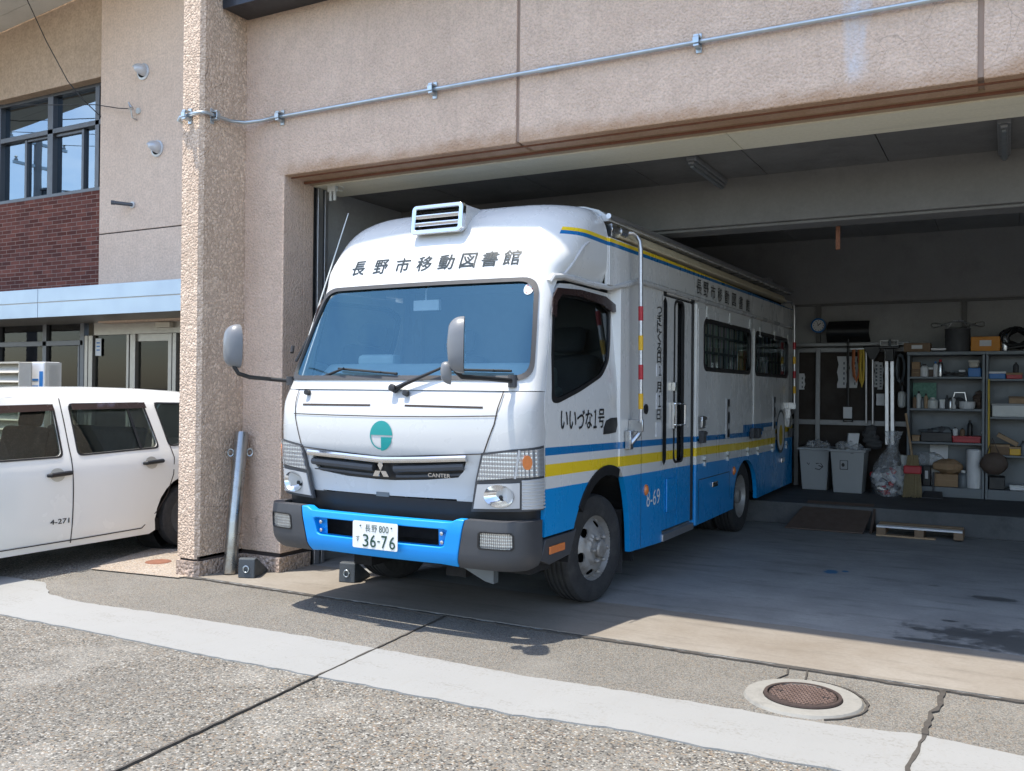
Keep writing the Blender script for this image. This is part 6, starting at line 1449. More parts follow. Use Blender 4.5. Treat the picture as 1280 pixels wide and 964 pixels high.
# paper notices
def notice(u0, u1, v0, v1, label, lines=5, vert=False):
    x0, x1, z0, z1 = rect(u0, u1, v0, v1, 12.86); t = thing('paper_notice', ((x0+x1)/2, 12.87, z0), label, 'notice'); mb = MB()
    n_ = 8; vs = []
    for j in range(n_+1):
        zz = z0+(z1-z0)*j/n_; w = .01*math.sin(j*1.7+u0); vs += [(x0+w, 12.862-.01*math.sin(j*.9), zz), (x1+w*.6, 12.862-.012*math.sin(j*.9+1), zz)]
    mb.add(vs, [(2*j, 2*j+1, 2*j+3, 2*j+2) for j in range(n_)]); obj('sheet', mb, 'paper', t)
    mb = MB()
    for i in range(lines):
        if vert: mb.box(x0+(x1-x0)*.35, x0+(x1-x0)*.75, 12.842, 12.843, z0+(z1-z0)*(.08+.86*i/lines), z0+(z1-z0)*(.08+.86*(i+.6)/lines))
        else: mb.box(x0+(x1-x0)*(.65-.0*i), x0+(x1-x0)*.8, 12.842, 12.843, z0+(z1-z0)*(.1+.8*i/lines), z0+(z1-z0)*(.1+.8*(i+.5)/lines))
    obj('print', mb, 'cab', t, smooth=0)
notice(1047, 1058.5, 445.5, 485, 'wavy edged white paper notice behind the snow shovel handle')
notice(1061, 1072, 445.5, 485, 'white paper notice half hidden behind the hanging hoses')
notice(1092.5, 1098.5, 452, 484, 'narrow white strip notice between the two thin poles', 6, True)
notice(1097.5, 1104, 453, 487, 'tall white strip notice with a column of black characters beside the silver ladder', 8, True)
notice(996, 1006, 467, 487, 'small white sheet pinned at the left end of the dark rack board', 3)
# hoses
def hose(us, label, mat, y):
    t = hang('hose', label, 'hose', y, u=us[0], v=440); mb = MB(); u0, u1, v0, v1 = us[0], us[1], us[2], us[3]
    for k in range(3):
        o = k*.8; pts = [py(u0+o, v0, y-.02*k), py(u0-1+o, (v0+v1)/2, y-.02*k), py(u0+.4+o, v1-6, y-.02*k), py((u0+u1)/2, v1+k, y-.02*k), py(u1-.6+o*.5, v1-7, y-.02*k), py(u1+o*.5, (v0+v1)/2, y-.02*k), py(u1-.5+o*.5, v0, y-.02*k)]
        mb.tube(pts, .012, 8)
    obj('loop', mb, mat, t); mb = MB(); q = py((u0+u1)/2, v0-.5, y); mb.tube([q+Vector((-.06, .05, 0)), q+Vector((-.06, -.06, 0)), q+Vector((.06, -.06, 0)), q+Vector((.06, .05, 0))], .006, 6); obj('hook', mb, 'steel', t)
hose((1066.5, 1073.5, 437, 476), 'orange hose looped over a hook on the tool rack', 'hose_o', 12.74)
hose((1075, 1079, 437, 482), 'yellow hose looped over a hook beside the orange hose', 'hose_y', 12.70)
# poles and brooms on the rack
def polet(u, v0, v1, y, r_, mat, label, cat, name, head=None, headmat='black', lean=0):
    a, b = py(u, v0, y), py(u+lean, v1, y+.04); t = thing(name, tuple(b), label, cat); mb = MB(); mb.tube([a, b], r_, 10); obj('handle', mb, mat, t)
    if head: mb = MB(); head(mb, a, b); obj('head', mb, headmat, t, smooth=0, bev=.006)
    return t
def thead(mb, a, b): mb.add([(a.x-.12, a.y-.03, a.z+.07), (a.x+.12, a.y-.03, a.z+.07), (a.x+.03, a.y-.03, a.z-.10), (a.x-.03, a.y-.03, a.z-.10), (a.x-.12, a.y+.03, a.z+.07), (a.x+.12, a.y+.03, a.z+.07), (a.x+.03, a.y+.03, a.z-.10), (a.x-.03, a.y+.03, a.z-.10)], [(0,1,2,3),(4,7,6,5),(0,4,5,1),(1,5,6,2),(2,6,7,3),(3,7,4,0)])
polet(1082.8, 438, 529, 12.7, .014, 'alu', 'thin plain aluminium pole standing on the rack rail', 'pole', 'metal_pole')
polet(1091, 440, 530, 12.66, .016, 'alu', 'aluminium pole with a black wedge shaped floor squeegee at its top', 'squeegee', 'floor_squeegee', thead)
def brush(mb, a, b): mb.box(a.x-.12, a.x+.12, a.y-.04, a.y+.04, a.z-.0, a.z+.035); mb.box(a.x-.05, a.x+.05, a.y-.03, a.y+.03, a.z-.16, a.z)
ld = hang('silver_ladder', 'narrow silver folding ladder standing upright against the rack', 'ladder', 12.6, u=1112, v=554)
for u in (1108.5, 1115.3):
    mb = MB(); a, b = py(u, 437, 12.62), py(u+.5, 556, 12.6); mb.obox((a+b)/2, (.022, 0, 0), (0, .035, 0), (b-a)/2); obj('rail', mb, 'alu', ld, smooth=0, bev=.004)
for v in (462, 490, 520, 545):
    mb = MB(); a, b = py(1108.5, v, 12.62), py(1115.5, v, 12.62); mb.tube([a, b], .016, 8); obj('rung', mb, 'rackalu', ld)
mb = MB(); a = py(1112, 436, 12.56); brush(mb, a, a); t = thing('broom_head', tuple(a), 'black wide brush head hooked over the top of the silver ladder', 'brush'); obj('bristles', mb, 'black', t, smooth=0, bev=.008)
mb = MB(); mb.tube([a+Vector((0, 0, .03)), a+Vector((.0, .02, .12))], .014, 8); obj('socket', mb, 'cab', t)
x0, x1, z0, z1 = rect(1100, 1123, 425, 432.5, 12.60); sg_ = thing('name_sign', ((x0+x1)/2, 12.6, z0), 'white sign plate with black characters above the silver ladder', 'sign')
mb = MB(); mb.box(x0, x1, 12.60, 12.61, z0, z1); obj('plate', mb, 'paper', sg_, smooth=0)
mb = MB(); w_ = x1-x0; h_ = z1-z0
for k in range(5):
    a = x0+w_*(.07+.18*k)
    for f0 in (0, .06, .12): mb.box(a+w_*f0, a+w_*(f0+.025), 12.595, 12.597, z0+h_*.18, z0+h_*.82)
    if k > 1:
        for f0 in (.2, .48, .76): mb.box(a, a+w_*.145, 12.593, 12.5945, z0+h_*f0, z0+h_*(f0+.09)); obj('sign_lettering', mb, 'inkb', sg_, smooth=0)
x0, x1, z0, z1 = rect(1095, 1106, 492, 507, 12.75); sb = thing('switch_box', ((x0+x1)/2, 12.75, z0), 'pale square box with a notice on the rack board below the strip notices', 'box'); mb = MB(); mb.box(x0, x1, 12.75, 12.87, z0, z1); obj('case', mb, 'acw', sb, smooth=0, bev=.01)
mb = MB(); mb.box(x0+.03, x1-.03, 12.745, 12.749, z0+.04, z1-.05); obj('case_label', mb, 'paper', sb, smooth=0)
x0, x1, z0, z1 = rect(1121.5, 1132.5, 484, 510, 12.55); pj = thing('plastic_tank', ((x0+x1)/2, 12.55, z0), 'white plastic tank hanging between the ladder and the first cabinet', 'tank'); mb = MB(); mb.box(x0, x1, 12.55, 12.72, z0, z1-.05); obj('tank', mb, 'pale', pj, smooth=0, bev=.04)
mb = MB(); mb.tube([((x0+x1)/2, 12.63, z1-.06), ((x0+x1)/2, 12.63, z1+.02)], .035, 12); mb.tube([(x0+.02, 12.62, z1), ((x0+x1)/2, 12.62, z1+.16), (x1-.02, 12.62, z1)], .008, 6); obj('tank_cap', mb, 'black', pj)

# bins
def bin_(u0, u1, v0, v1, y, label, logo):
    x0, x1, z0, z1 = rect(u0, u1, v0, v1, y); z0 = PZ; t = thing('rubbish_bin', ((x0+x1)/2, y, z0), label, 'bin', 'grey rubbish bins on the platform'); d = .42; k = .035; mb = MB()
    A = [(x0+k, y+k, z0), (x1-k, y+k, z0), (x1-k, y+d-k, z0), (x0+k, y+d-k, z0)]; B = [(x0, y, z1), (x1, y, z1), (x1, y+d, z1), (x0, y+d, z1)]
    w = .012; C_ = [(p[0]+(w if i in (0, 3) else -w), p[1]+(w if i < 2 else -w), z1) for i, p in enumerate(B)]; D_ = [(p[0]+(w if i in (0, 3) else -w), p[1]+(w if i < 2 else -w), z0+.05) for i, p in enumerate(A)]
    vs = A+B+C_+D_; fs = [(3,2,1,0)]
    for i in range(4):
        j = (i+1) % 4; fs += [(i, j, 4+j, 4+i), (4+i, 4+j, 8+j, 8+i), (8+i, 8+j, 12+j, 12+i)]
    fs.append((12,13,14,15)); mb.add(vs, fs); obj('tub', mb, 'bin', t, smooth=0, bev=.012)
    mb = MB(); r_ = [(x0-.012, y-.012, z1), (x1+.012, y-.012, z1), (x1+.012, y+d+.012, z1), (x0-.012, y+d+.012, z1)]; mb.tube([Vector(p) for p in r_], .016, 8, closed=True); obj('rim', mb, 'bin', t)
    mb = MB()
    if logo == 1:
        cx_ = (x0+x1)/2
        for st_ in ([(-.1, .03), (-.06, -.02), (-.05, .04)], [(-.02, .05), (.0, .02)], [(.02, 0), (.07, .01), (.10, -.03), (.06, -.07), (.01, -.06)], [(.05, -.02), (.10, -.04)]): ribbon(mb, XZ(y+.012), [(cx_+a_*1.1, z1-.19+b_*1.1) for a_, b_ in st_], .012)
    else: mb.panel(rrect((x0+x1)/2-.09, (x0+x1)/2+.01, z1-.24, z1-.12, .01), XZ(y+.008), holes=[rrect((x0+x1)/2-.082, (x0+x1)/2+.002, z1-.232, z1-.128, .01)]); mb.panel(ell((x0+x1)/2-.05, z1-.18, .02, .025, 10), XZ(y+.008))
    obj('marking', mb, 'inkb', t, smooth=0)
    return x0, x1, y, d, z1
rubbish = []
for (u0, u1, v0, v1, y, lab, lg) in ((998.5, 1036.5, 562, 613, 12.30, 'grey rubbish bin with scribbled marking nearer the rear of the bus', 1), (1037.5, 1080.5, 564.5, 618, 12.12, 'grey rubbish bin with a small square mark beside the bag of cans', 2)):
    x0, x1, y, d, z1 = bin_(u0, u1, v0, v1, y, lab, lg)
    mb = MB()
    for i in range(26): mb.sphere((rnd.uniform(x0+.05, x1-.05), rnd.uniform(y+.05, y+d-.05), z1+rnd.uniform(-.02, .07)), rnd.uniform(.03, .07), rnd.uniform(.03, .07), rnd.uniform(.03, .06), jit=.25, seg=8, rows=5)
    tag_ = obj('crumpled_rubbish', mb, 'bag', label='crumpled clear plastic heaped in the '+('bin nearer the bus' if lg == 1 else 'bin beside the bag of cans'), cat='rubbish', smooth=60); tag_['kind'] = 'stuff'
x0, x1, z0, z1 = rect(1058, 1071.5, 544, 562, 12.2); mb = MB(); mb.obox(((x0+x1)/2, 12.26, (z0+z1)/2), ((x1-x0)/2, .02, 0), (-.01, .04, 0), (.015, 0, (z1-z0)/2+.02)); obj('carton', mb, 'paper', label='white drink carton sticking up out of the right hand grey bin', cat='carton', smooth=0, bev=.006)
# bag of cans
q0, q1 = py(1086, 617, 12.05), py(1131, 617, 12.05)
bg = thing('rubbish_bag', ((q0.x+q1.x)/2, 12.2, PZ), 'big clear plastic bag full of empty cans and bottles next to the bins', 'rubbish bag')
mb = MB(); vs = []; n1 = 20; hs = [(0, .9), (.12, 1.05), (.3, 1.0), (.45, .85), (.6, .62), (.72, .35), (.8, .30), (.95, .42), (1.02, .5)]
cxx = (q0.x+q1.x)/2; rx = (q1.x-q0.x)/2
for (h_, k) in hs:
    for j in range(n1):
        t = 6.28319*j/n1; jj = 1+.16*math.sin(3*t+h_*9)+.10*math.sin(7*t+h_*23); vs.append((cxx+rx*k*jj*math.cos(t)+.05*h_, 12.25+.24*k*jj*math.sin(t), PZ+h_*.78))
mb.add(vs, [(i*n1+j, i*n1+(j+1) % n1, (i+1)*n1+(j+1) % n1, (i+1)*n1+j) for i in range(len(hs)-1) for j in range(n1)]); obj('bag_film', mb, 'bag', bg, smooth=50)
cm = {'c0': [], 'c1': [], 'c2': []}
mb = MB(); cols = ['acw', 'red', 'cab', 'steel', 'blueplastic', 'paper']
for i in range(60):
    a = rnd.uniform(0, 6.28); r_ = math.sqrt(rnd.random())*.82; c = Vector((cxx+rx*r_*math.cos(a), 12.25+.2*r_*math.sin(a), PZ+.04+rnd.random()*.27)); ax = Vector((rnd.uniform(-1, 1), rnd.uniform(-1, 1), rnd.uniform(-.6, .6))).normalized()
    mb.lathe([(.02, -.058), (.032, -.05), (.032, .05), (.022, .06)], c, ax, 10, mi=rnd.choice([0, 0, 2, 3, 3, 5, 5, 1, 4]))
ob_ = obj('cans', mb, cols, bg); ob_['kind'] = 'stuff'
# straw broom
x0, x1, z0, z1 = rect(1128, 1153, 570, 613, 12.0); bm_ = thing('straw_broom', ((x0+x1)/2, 12.0, PZ), 'straw broom with a red binding band leaning head down on the first cabinet', 'broom')
mb = MB(); z0 = PZ+.005
for i in range(150):
    t = rnd.random(); xb_ = x0+(x1-x0)*(.02+.96*t); xt_ = (x0+x1)/2+((xb_-(x0+x1)/2)*.5); y_ = 12.02+rnd.uniform(-.03, .03); mb.tube([(xb_, y_-.03, z0+rnd.uniform(0, .05)), ((xb_+xt_)/2+.15*(xb_-xt_), y_, (z0+z1)/2), (xt_, 12.05+rnd.uniform(-.015, .015), z1)], .006, 4, caps=False)
obj('bristles', mb, 'straw', bm_, smooth=0)
mb = MB(); zc = z0+(z1-z0)*.66; mb.box(x0+.01, x1-.01, 11.985, 12.07, zc-.05, zc+.05); obj('band', mb, 'red', bm_, smooth=0, bev=.015)
mb = MB(); mb.tube([((x0+x1)/2, 12.05, z1-.08), ((x0+x1)/2-.10, 12.25, z1+.5)], .014, 8); obj('handle', mb, 'wood', bm_)

# steel cabinets
CY = 12.35
def cabinet(ua, ub, shelves, label):
    xa, xb = py(ua, 530, CY).x, py(ub, 530, CY).x; zt = py(1180, 444, CY).z; t = thing('steel_cabinet', ((xa+xb)/2, CY, PZ), label, 'cabinet', 'open grey steel cabinets along the back wall')
    mb = MB(); mb.box(xa, xa+.03, CY, CY+.42, PZ, zt); obj('side_panel', mb, 'cab', t, smooth=0, bev=.004); mb = MB(); mb.box(xb-.03, xb, CY, CY+.42, PZ, zt); obj('side_panel', mb, 'cab', t, smooth=0, bev=.004)
    mb = MB(); mb.box(xa+.03, xb-.03, CY+.40, CY+.42, PZ, zt); obj('back_panel', mb, 'cab', t, smooth=0); mb = MB(); mb.box(xa-.005, xb+.005, CY-.01, CY+.42, zt, zt+.045); obj('top_panel', mb, 'cab', t, smooth=0, bev=.006)
    mb = MB(); mb.box(xa+.03, xb-.03, CY+.005, CY+.40, PZ, PZ+.12); obj('plinth', mb, 'cab', t, smooth=0, bev=.004); out = [PZ+.12]
    for v in shelves: z = py(1180, v, CY).z; mb = MB(); mb.box(xa+.03, xb-.03, CY+.004, CY+.40, z-.025, z); obj('shelf', mb, 'cab', t, smooth=0, bev=.003); out.append(z)
    return xa, xb, zt+.045, sorted(out)
c1 = cabinet(1133.5, 1230.8, (471, 511, 553), 'open grey steel cabinet beside the tool rack, filled with bottles and boxes')
c2 = cabinet(1231.8, 1330, (473.5, 520, 566.5), 'open grey steel cabinet with a round brown cushion hung on its corner')
S1, S2 = c1[3][::-1], c2[3][::-1]     # top shelf first
def bx(name, label, cat, u0, u1, vt, z0, mat, y=12.42, d=.22, bev=.008, lid=None, group=None, tilt=0):
    a, b = py(u0, vt, y), py(u1, vt, y); t = thing(name, ((a.x+b.x)/2, y+d/2, z0), label, cat, group); mb = MB()
    mb.box(a.x, b.x, y, y+d, z0, max(a.z, z0+.03)); obj('carcass' if False else 'body', mb, mat, t, smooth=0, bev=bev)
    if lid == 'label': mb = MB(); mb.box(a.x+(b.x-a.x)*.3, a.x+(b.x-a.x)*.7, y-.002, y-.0005, z0+(a.z-z0)*.35, z0+(a.z-z0)*.75); obj('printed_label', mb, 'paper', t, smooth=0)
    elif lid == 'tape': mb = MB(); mb.box((a.x+b.x)/2-.02, (a.x+b.x)/2+.02, y-.0015, y+d+.001, a.z, a.z+.001); mb.box(a.x+.02, b.x-.02, y-.0015, y-.0005, z0+(a.z-z0)*.5, z0+(a.z-z0)*.56); obj('tape', mb, 'wood', t, smooth=0)
    elif lid: mb = MB(); mb.box(a.x-.004, b.x+.004, y-.004, y+d+.004, a.z-.02, a.z+.006); obj('lid', mb, lid, t, smooth=0, bev=.004)
    return t
def bottle(name, label, cat, u, w, vt, z0, mat, y=12.45, capm='black', group=None):
    q = py(u, vt, y); r_ = w/2; h_ = max(.06, q.z-z0); t = thing(name, (q.x, y, z0), label, cat, group); mb = MB(); mb.lathe([(0, 0), (r_*.95, 0), (r_, .01), (r_, h_*.68), (r_*.75, h_*.80), (r_*.4, h_*.86), (r_*.38, h_*.9), (0, h_*.9)], (q.x, y, z0), (0, 0, 1), 16); obj('vessel', mb, mat, t)
    mb = MB(); mb.lathe([(r_*.45, h_*.86), (r_*.45, h_), (0, h_)], (q.x, y, z0), (0, 0, 1), 12); obj('cap', mb, capm, t); return t
# tops
T1 = c1[2]
bx('cardboard_box', 'low brown cardboard box on the left end of the first cabinet top', 'box', 1129.5, 1163, 429, T1, 'carddark', lid='label', d=.3)
bx('flat_case', 'flat dark case lying behind the cardboard box on the cabinet top', 'case', 1164, 1182, 436, T1, 'cabin', lid='acw', d=.28)
q = py(1197, 411, 12.5); kc = thing('metal_drum', (q.x, 12.52, T1), 'dark round metal drum with a wire handle on the cabinet top', 'drum'); mb = MB(); h_ = q.z-T1; mb.lathe([(0, 0), (.14, 0), (.145, .02), (.14, .06), (.145, .08), (.14, h_*.6), (.145, h_*.64), (.14, h_-.02), (.148, h_), (.0, h_-.01)], (q.x, 12.52, T1), (0, 0, 1), 24); obj('drum', mb, 'cabin', kc)
mb = MB(); c = Vector((q.x, 12.52, q.z)); mb.tube([c+Vector((.3*math.cos(t*.3), .12*math.sin(t*.3), .05+.035*math.sin(t*.9))) for t in range(21)], .006, 5, closed=True); mb.tube([c+Vector((-.12, 0, 0)), c+Vector((-.05, 0, .1)), c+Vector((.06, 0, .1)), c+Vector((.12, 0, 0))], .006, 5); obj('wire_handle', mb, 'steel', kc)
bx('orange_box', 'orange cardboard box with white label on the cabinet top', 'box', 1213.5, 1250.5, 421, T1, 'orange', lid='label', d=.24)
bottle('spray_can', 'tall pale spray can beside the orange box', 'can', 1256.5, .10, 415, T1, 'steel', capm='blueplastic')
q = py(1272, 404, 12.5); fd = thing('wire_coil', (q.x, 12.5, T1), 'tangled dark coil of cable on the second cabinet top', 'cable coil'); mb = MB()
for k in range(9): a = rnd.uniform(.10, .2); mb.tube([Vector((q.x+a*math.cos(t*.35), 12.5+.10*math.sin(t*.35+k), T1+.16+a*.9*math.sin(t*.35)*(.75)+.02*math.sin(k+t))) for t in range(18)], .012, 5, closed=True)
obj('coil', mb, 'black', fd)
# first cabinet, top shelf
z = S1[0]
bx('small_carton', 'small brown carton, lower of two at the left of the top shelf', 'carton', 1139, 1150.5, 461.5, z, 'carddark', d=.14, lid='tape')
bx('small_carton', 'small brown carton stacked on another at the left of the top shelf', 'carton', 1139.5, 1150, 452.5, py(1139, 461.5, 12.42).z, 'card', d=.13, lid='tape')
bottle('glue_bottle', 'squat white bottle on the top shelf beside the cartons', 'bottle', 1155.5, .10, 455, z, 'acw')
bx('tool_packet', 'dull brown packet between the white bottle and spray cans', 'packet', 1161, 1166.5, 460, z, 'brown', d=.1, lid='paper')
bottle('spray_can', 'blue capped white spray can on the top shelf', 'can', 1169.3, .055, 452, z, 'paper', capm='blueplastic')
bottle('spray_can', 'red and steel spray can, tallest on the top shelf', 'can', 1175.5, .065, 449.5, z, 'steel', capm='red')
t = thing('hand_tools', (py(1191, 470, 12.45).x, 12.45, z), 'low heap of dark hand tools in the middle of the top shelf', 'tools'); mb = MB()
for k in range(9): a = py(1182+rnd.random()*18, 468, 12.42+rnd.random()*.12); mb.tube([Vector((a.x, a.y, z+.02+rnd.random()*.03)), Vector((a.x+rnd.uniform(-.15, .15), a.y+rnd.uniform(-.05, .05), z+.02+rnd.random()*.05))], .014, 6)
obj('tool', mb, 'cabin', t)['kind'] = 'stuff'
bx('blue_basket', 'blue plastic basket with beige cloth on the right of the top shelf', 'basket', 1210, 1226.5, 460, z, 'blueplastic', d=.24)
bx('folded_cloth', 'beige folded cloth lying on the blue plastic basket', 'cloth', 1211, 1224, 451, py(1210, 460, 12.42).z, 'beige', d=.2, bev=.03, lid='blind')
# second shelf
z = S1[1]
x0, x1, z0_, z1_ = rect(1141, 1170.5, 478.5, 500, 12.66); mb = MB(); mb.box(x0, x1, 12.66, 12.672, z, z1_); obj('picture_card', mb, 'green', label='green printed card leaning at the back of the second shelf', cat='card', smooth=0)
for i, (u, w, v, m_, l_) in enumerate(((1143.5, .05, 494, 'carddark', 'small brown bottle, first from the left on the second shelf'), (1148.5, .055, 489, 'pale', 'pale slim bottle standing before the green card'), (1153, .05, 496, 'cab', 'stubby grey bottle standing before the green card'), (1157.5, .05, 492, 'wood', 'tan bottle at the right part of the green card'))): bottle('small_bottle', l_, 'bottle', u, w, v, z, m_)
bottle('white_jar', 'white jug with wide belly in front of the green card', 'jug', 1166, .12, 497, z, 'pale', capm='pale')
bx('tea_box', 'small white box standing in the middle of the second shelf', 'box', 1174.5, 1181, 500, z, 'acw', d=.1, lid='pale')
for (u, w, v, m_, l_) in ((1184, .045, 494, 'cabin', 'dark slim bottle right of the small white box'), (1188, .05, 497, 'steel', 'silver tin right of the dark slim bottle'), (1192.5, .045, 496, 'paper', 'white tube shaped bottle right of the silver tin')): bottle('small_bottle', l_, 'bottle', u, w, v, z, m_)
t = thing('dark_kettle', (py(1199, 505, 12.48).x, 12.48, z), 'dark round kettle behind the white pot', 'kettle'); mb = MB(); q = py(1199, 505, 12.48); mb.sphere((q.x, 12.5, z+.07), .085, .085, .07); obj('pot', mb, 'cabin', t); mb = MB(); mb.tube([(q.x-.08, 12.5, z+.09), (q.x-.05, 12.5, z+.2), (q.x+.06, 12.5, z+.2), (q.x+.08, 12.5, z+.09)], .010, 6); obj('handle', mb, 'steel', t)
q = py(1208.5, 505, 12.42); t = thing('white_pot', (q.x, 12.44, z), 'white enamel pot with a small handle on the second shelf', 'pot'); mb = MB(); mb.lathe([(0, 0), (.075, 0), (.09, .02), (.092, .085), (.096, .09), (.085, .092), (0, .095)], (q.x, 12.46, z), (0, 0, 1), 24); obj('pot', mb, 'acw', t); mb = MB(); mb.tube([(q.x-.09, 12.44, z+.07), (q.x-.13, 12.43, z+.07)], .012, 6); obj('handle', mb, 'black', t)
t = thing('leather_gloves', (py(1221, 505, 12.48).x, 12.48, z), 'crumpled brown work gloves at the right end of the second shelf', 'gloves'); mb = MB(); q = py(1221, 505, 12.48)
for k in range(7): mb.sphere((q.x+rnd.uniform(-.05, .05), 12.48+rnd.uniform(-.04, .04), z+.04+k*.025), .05, .04, .035, jit=.2, seg=8, rows=6)
obj('glove', mb, 'brown', t)
# third shelf
z = S1[2]
bx('yellow_tin', 'small tan tin at the left end of the third shelf', 'tin', 1140, 1149.5, 544.5, z, 'wood', d=.12, lid='card')
bx('black_tray', 'long black tool tray on the third shelf', 'tray', 1151, 1190, 540, z, 'black', d=.3)
t = thing('tray_tools', (py(1170, 538, 12.5).x, 12.5, py(1151, 540, 12.42).z), 'dark tools and a grey rag heaped in the black tray', 'tools'); mb = MB(); q = py(1170, 538, 12.5); zt_ = py(1151, 540, 12.42).z
for k in range(9): mb.sphere((q.x+rnd.uniform(-.15, .15), 12.55+rnd.uniform(-.06, .06), zt_+.01), .07, .05, rnd.uniform(.02, .06), jit=.2, seg=8, rows=5, mi=k % 2)
obj('rag', mb, ['cabin', 'cab'], t)
bx('red_tray', 'low dark red tool box beside the black tray', 'tool box', 1190.5, 1226, 545.5, z, 'red', d=.28, lid='red')
zt_ = py(1190.5, 545.5, 12.42).z+.006
for (u, w, v, m_, l_) in ((1194, .06, 534, 'acw', 'white jar on the left end of the red tool box'), (1203, .055, 535, 'carddark', 'brown jar on the middle of the red tool box'), (1212.5, .06, 525.5, 'black', 'tall black bottle standing on the red tool box')): bottle('jar', l_, 'jar', u, w, v, zt_, m_, y=12.52)
# bottom
z = S1[3]
x0, x1, z0_, z1_ = rect(1161.5, 1184.5, 557, 579, 12.6); mb = MB(); mb.obox(((x0+x1)/2, 12.66, (z1_+z)/2), ((x1-x0)/2, 0, 0), (0, .004, 0), (0, .05, (z1_-z)/2)); obj('white_board', mb, 'paper', label='square white board leaning inside the bottom of the first cabinet', cat='board', smooth=0)
bx('cardboard_box', 'brown cardboard box with taped seam at the bottom of the first cabinet', 'box', 1167, 1197.5, 592, z, 'card', d=.26, lid='tape')
t = thing('paper_bag', (py(1182, 590, 12.5).x, 12.5, py(1167, 592, 12.42).z), 'crumpled brown paper bag on the bottom cardboard box', 'paper bag'); mb = MB(); q = py(1184, 583, 12.5); mb.sphere((q.x, 12.53, q.z), .17, .10, .09, jit=.12, seg=12, rows=8); mb.sphere((q.x+.09, 12.53, q.z-.01), .10, .08, .07, jit=.2, seg=10, rows=6); obj('bag', mb, 'card', t, smooth=20)
q = py(1218, 562, 12.45); t = thing('white_cylinder', (q.x, 12.46, z), 'upright white plastic pipe at the right of the cabinet bottom', 'pipe'); mb = MB(); h_ = q.z-z; mb.lathe([(0, 0), (.085, 0), (.088, .01), (.088, h_-.01), (.08, h_), (.07, h_), (.07, h_-.1), (0, h_-.1)], (q.x, 12.46, z), (0, 0, 1), 24); obj('tube', mb, 'acw', t)
bottle('grey_jar', 'round grey jar between the cardboard box and the white pipe', 'jar', 1204, .12, 588, z, 'cab', capm='pale')
bx('black_can', 'black canister with a white label right behind the broom', 'canister', 1153.5, 1163, 582, z, 'black', d=.15, lid='label')
t = thing('grey_sack', (py(1172, 580, 12.5).x, 12.42, z), 'crumpled grey plastic sack above the black canister', 'sack'); mb = MB(); q = py(1160, 575, 12.62); mb.sphere((q.x, 12.64, q.z), .17, .07, .10, jit=.15, seg=12, rows=7); obj('sack', mb, 'bag', t, smooth=30)
# second cabinet
z = S2[0]
bx('blue_box', 'low blue and white box on the top shelf of the second cabinet', 'box', 1236, 1257, 465, z, 'blueplastic', d=.2, lid='acw')
bx('pink_box', 'low pink box beside the blue and white box', 'box', 1258, 1278, 466.5, z, 'red', d=.2, lid='card')
bottle('small_bottle', 'dark bottle with a cap standing on the pink box', 'bottle', 1270, .06, 453, py(1258, 466.5, 12.42).z+.006, 'cabin', y=12.5)
z = S2[1]
bx('clear_container', 'long pale see through storage container in the second cabinet', 'container', 1240, 1285, 505, z, 'pale', d=.28, lid='bin')
bx('wooden_block', 'brown wooden block lying on the storage container', 'block', 1261, 1284, 496, py(1240, 505, 12.42).z+.006, 'wood', d=.15, lid='carddark')
z = S2[2]
for i, (u0, u1, v, m_, l_) in enumerate(((1238, 1262, 556, 'carddark', 'dark board at the bottom of the pile in the second cabinet'), (1262, 1276, 559, 'yellow', 'small yellow box at the right of the board pile'))): bx('stacked_board' if i == 0 else 'yellow_box', l_, 'board' if i == 0 else 'box', u0, u1, v, z, m_, lid='wood')
a, b = py(1247, 543, 12.44), py(1272, 556, 12.44); mb = MB(); d_ = (b-a); mb.obox((a+b)/2, d_*.5, (0, .06, 0), Vector((d_.z, 0, -d_.x)).normalized()*.025); obj('tilted_plank', mb, 'wood', label='short tan plank lying tilted across the board pile', cat='plank', smooth=0, bev=.004)
bottle('small_tin', 'grey tin at the far right of the board pile', 'tin', 1279, .06, 551, z, 'cab')
q = py(1242.5, 580, 12.26); t = thing('brown_cushion', (q.x, 12.28, q.z), 'round brown leather cushion hung on the corner of the second cabinet', 'cushion'); mb = MB(); mb.sphere((q.x, 12.28, q.z), .15, .07, .13, jit=.05, seg=16, rows=10); obj('cushion', mb, 'brown', t); mb = MB(); mb.tube([(q.x-.08, 12.3, q.z+.1), (q.x-.02, 12.33, q.z+.3), (q.x+.06, 12.3, q.z+.1)], .008, 6); obj('strap', mb, 'brown', t)
bx('dark_crate', 'dark plastic crate at the bottom of the second cabinet', 'crate', 1236, 1256, 596, S2[3], 'black', d=.28)
bx('white_case', 'low white case at the bottom right of the second cabinet', 'case', 1262, 1290, 607, S2[3], 'acw', d=.2, lid='pale')
polet(1236, 474, 570, 12.3, .012, 'hose_y', 'thin greenish stick leaning on the left edge of the second cabinet', 'stick', 'thin_stick')
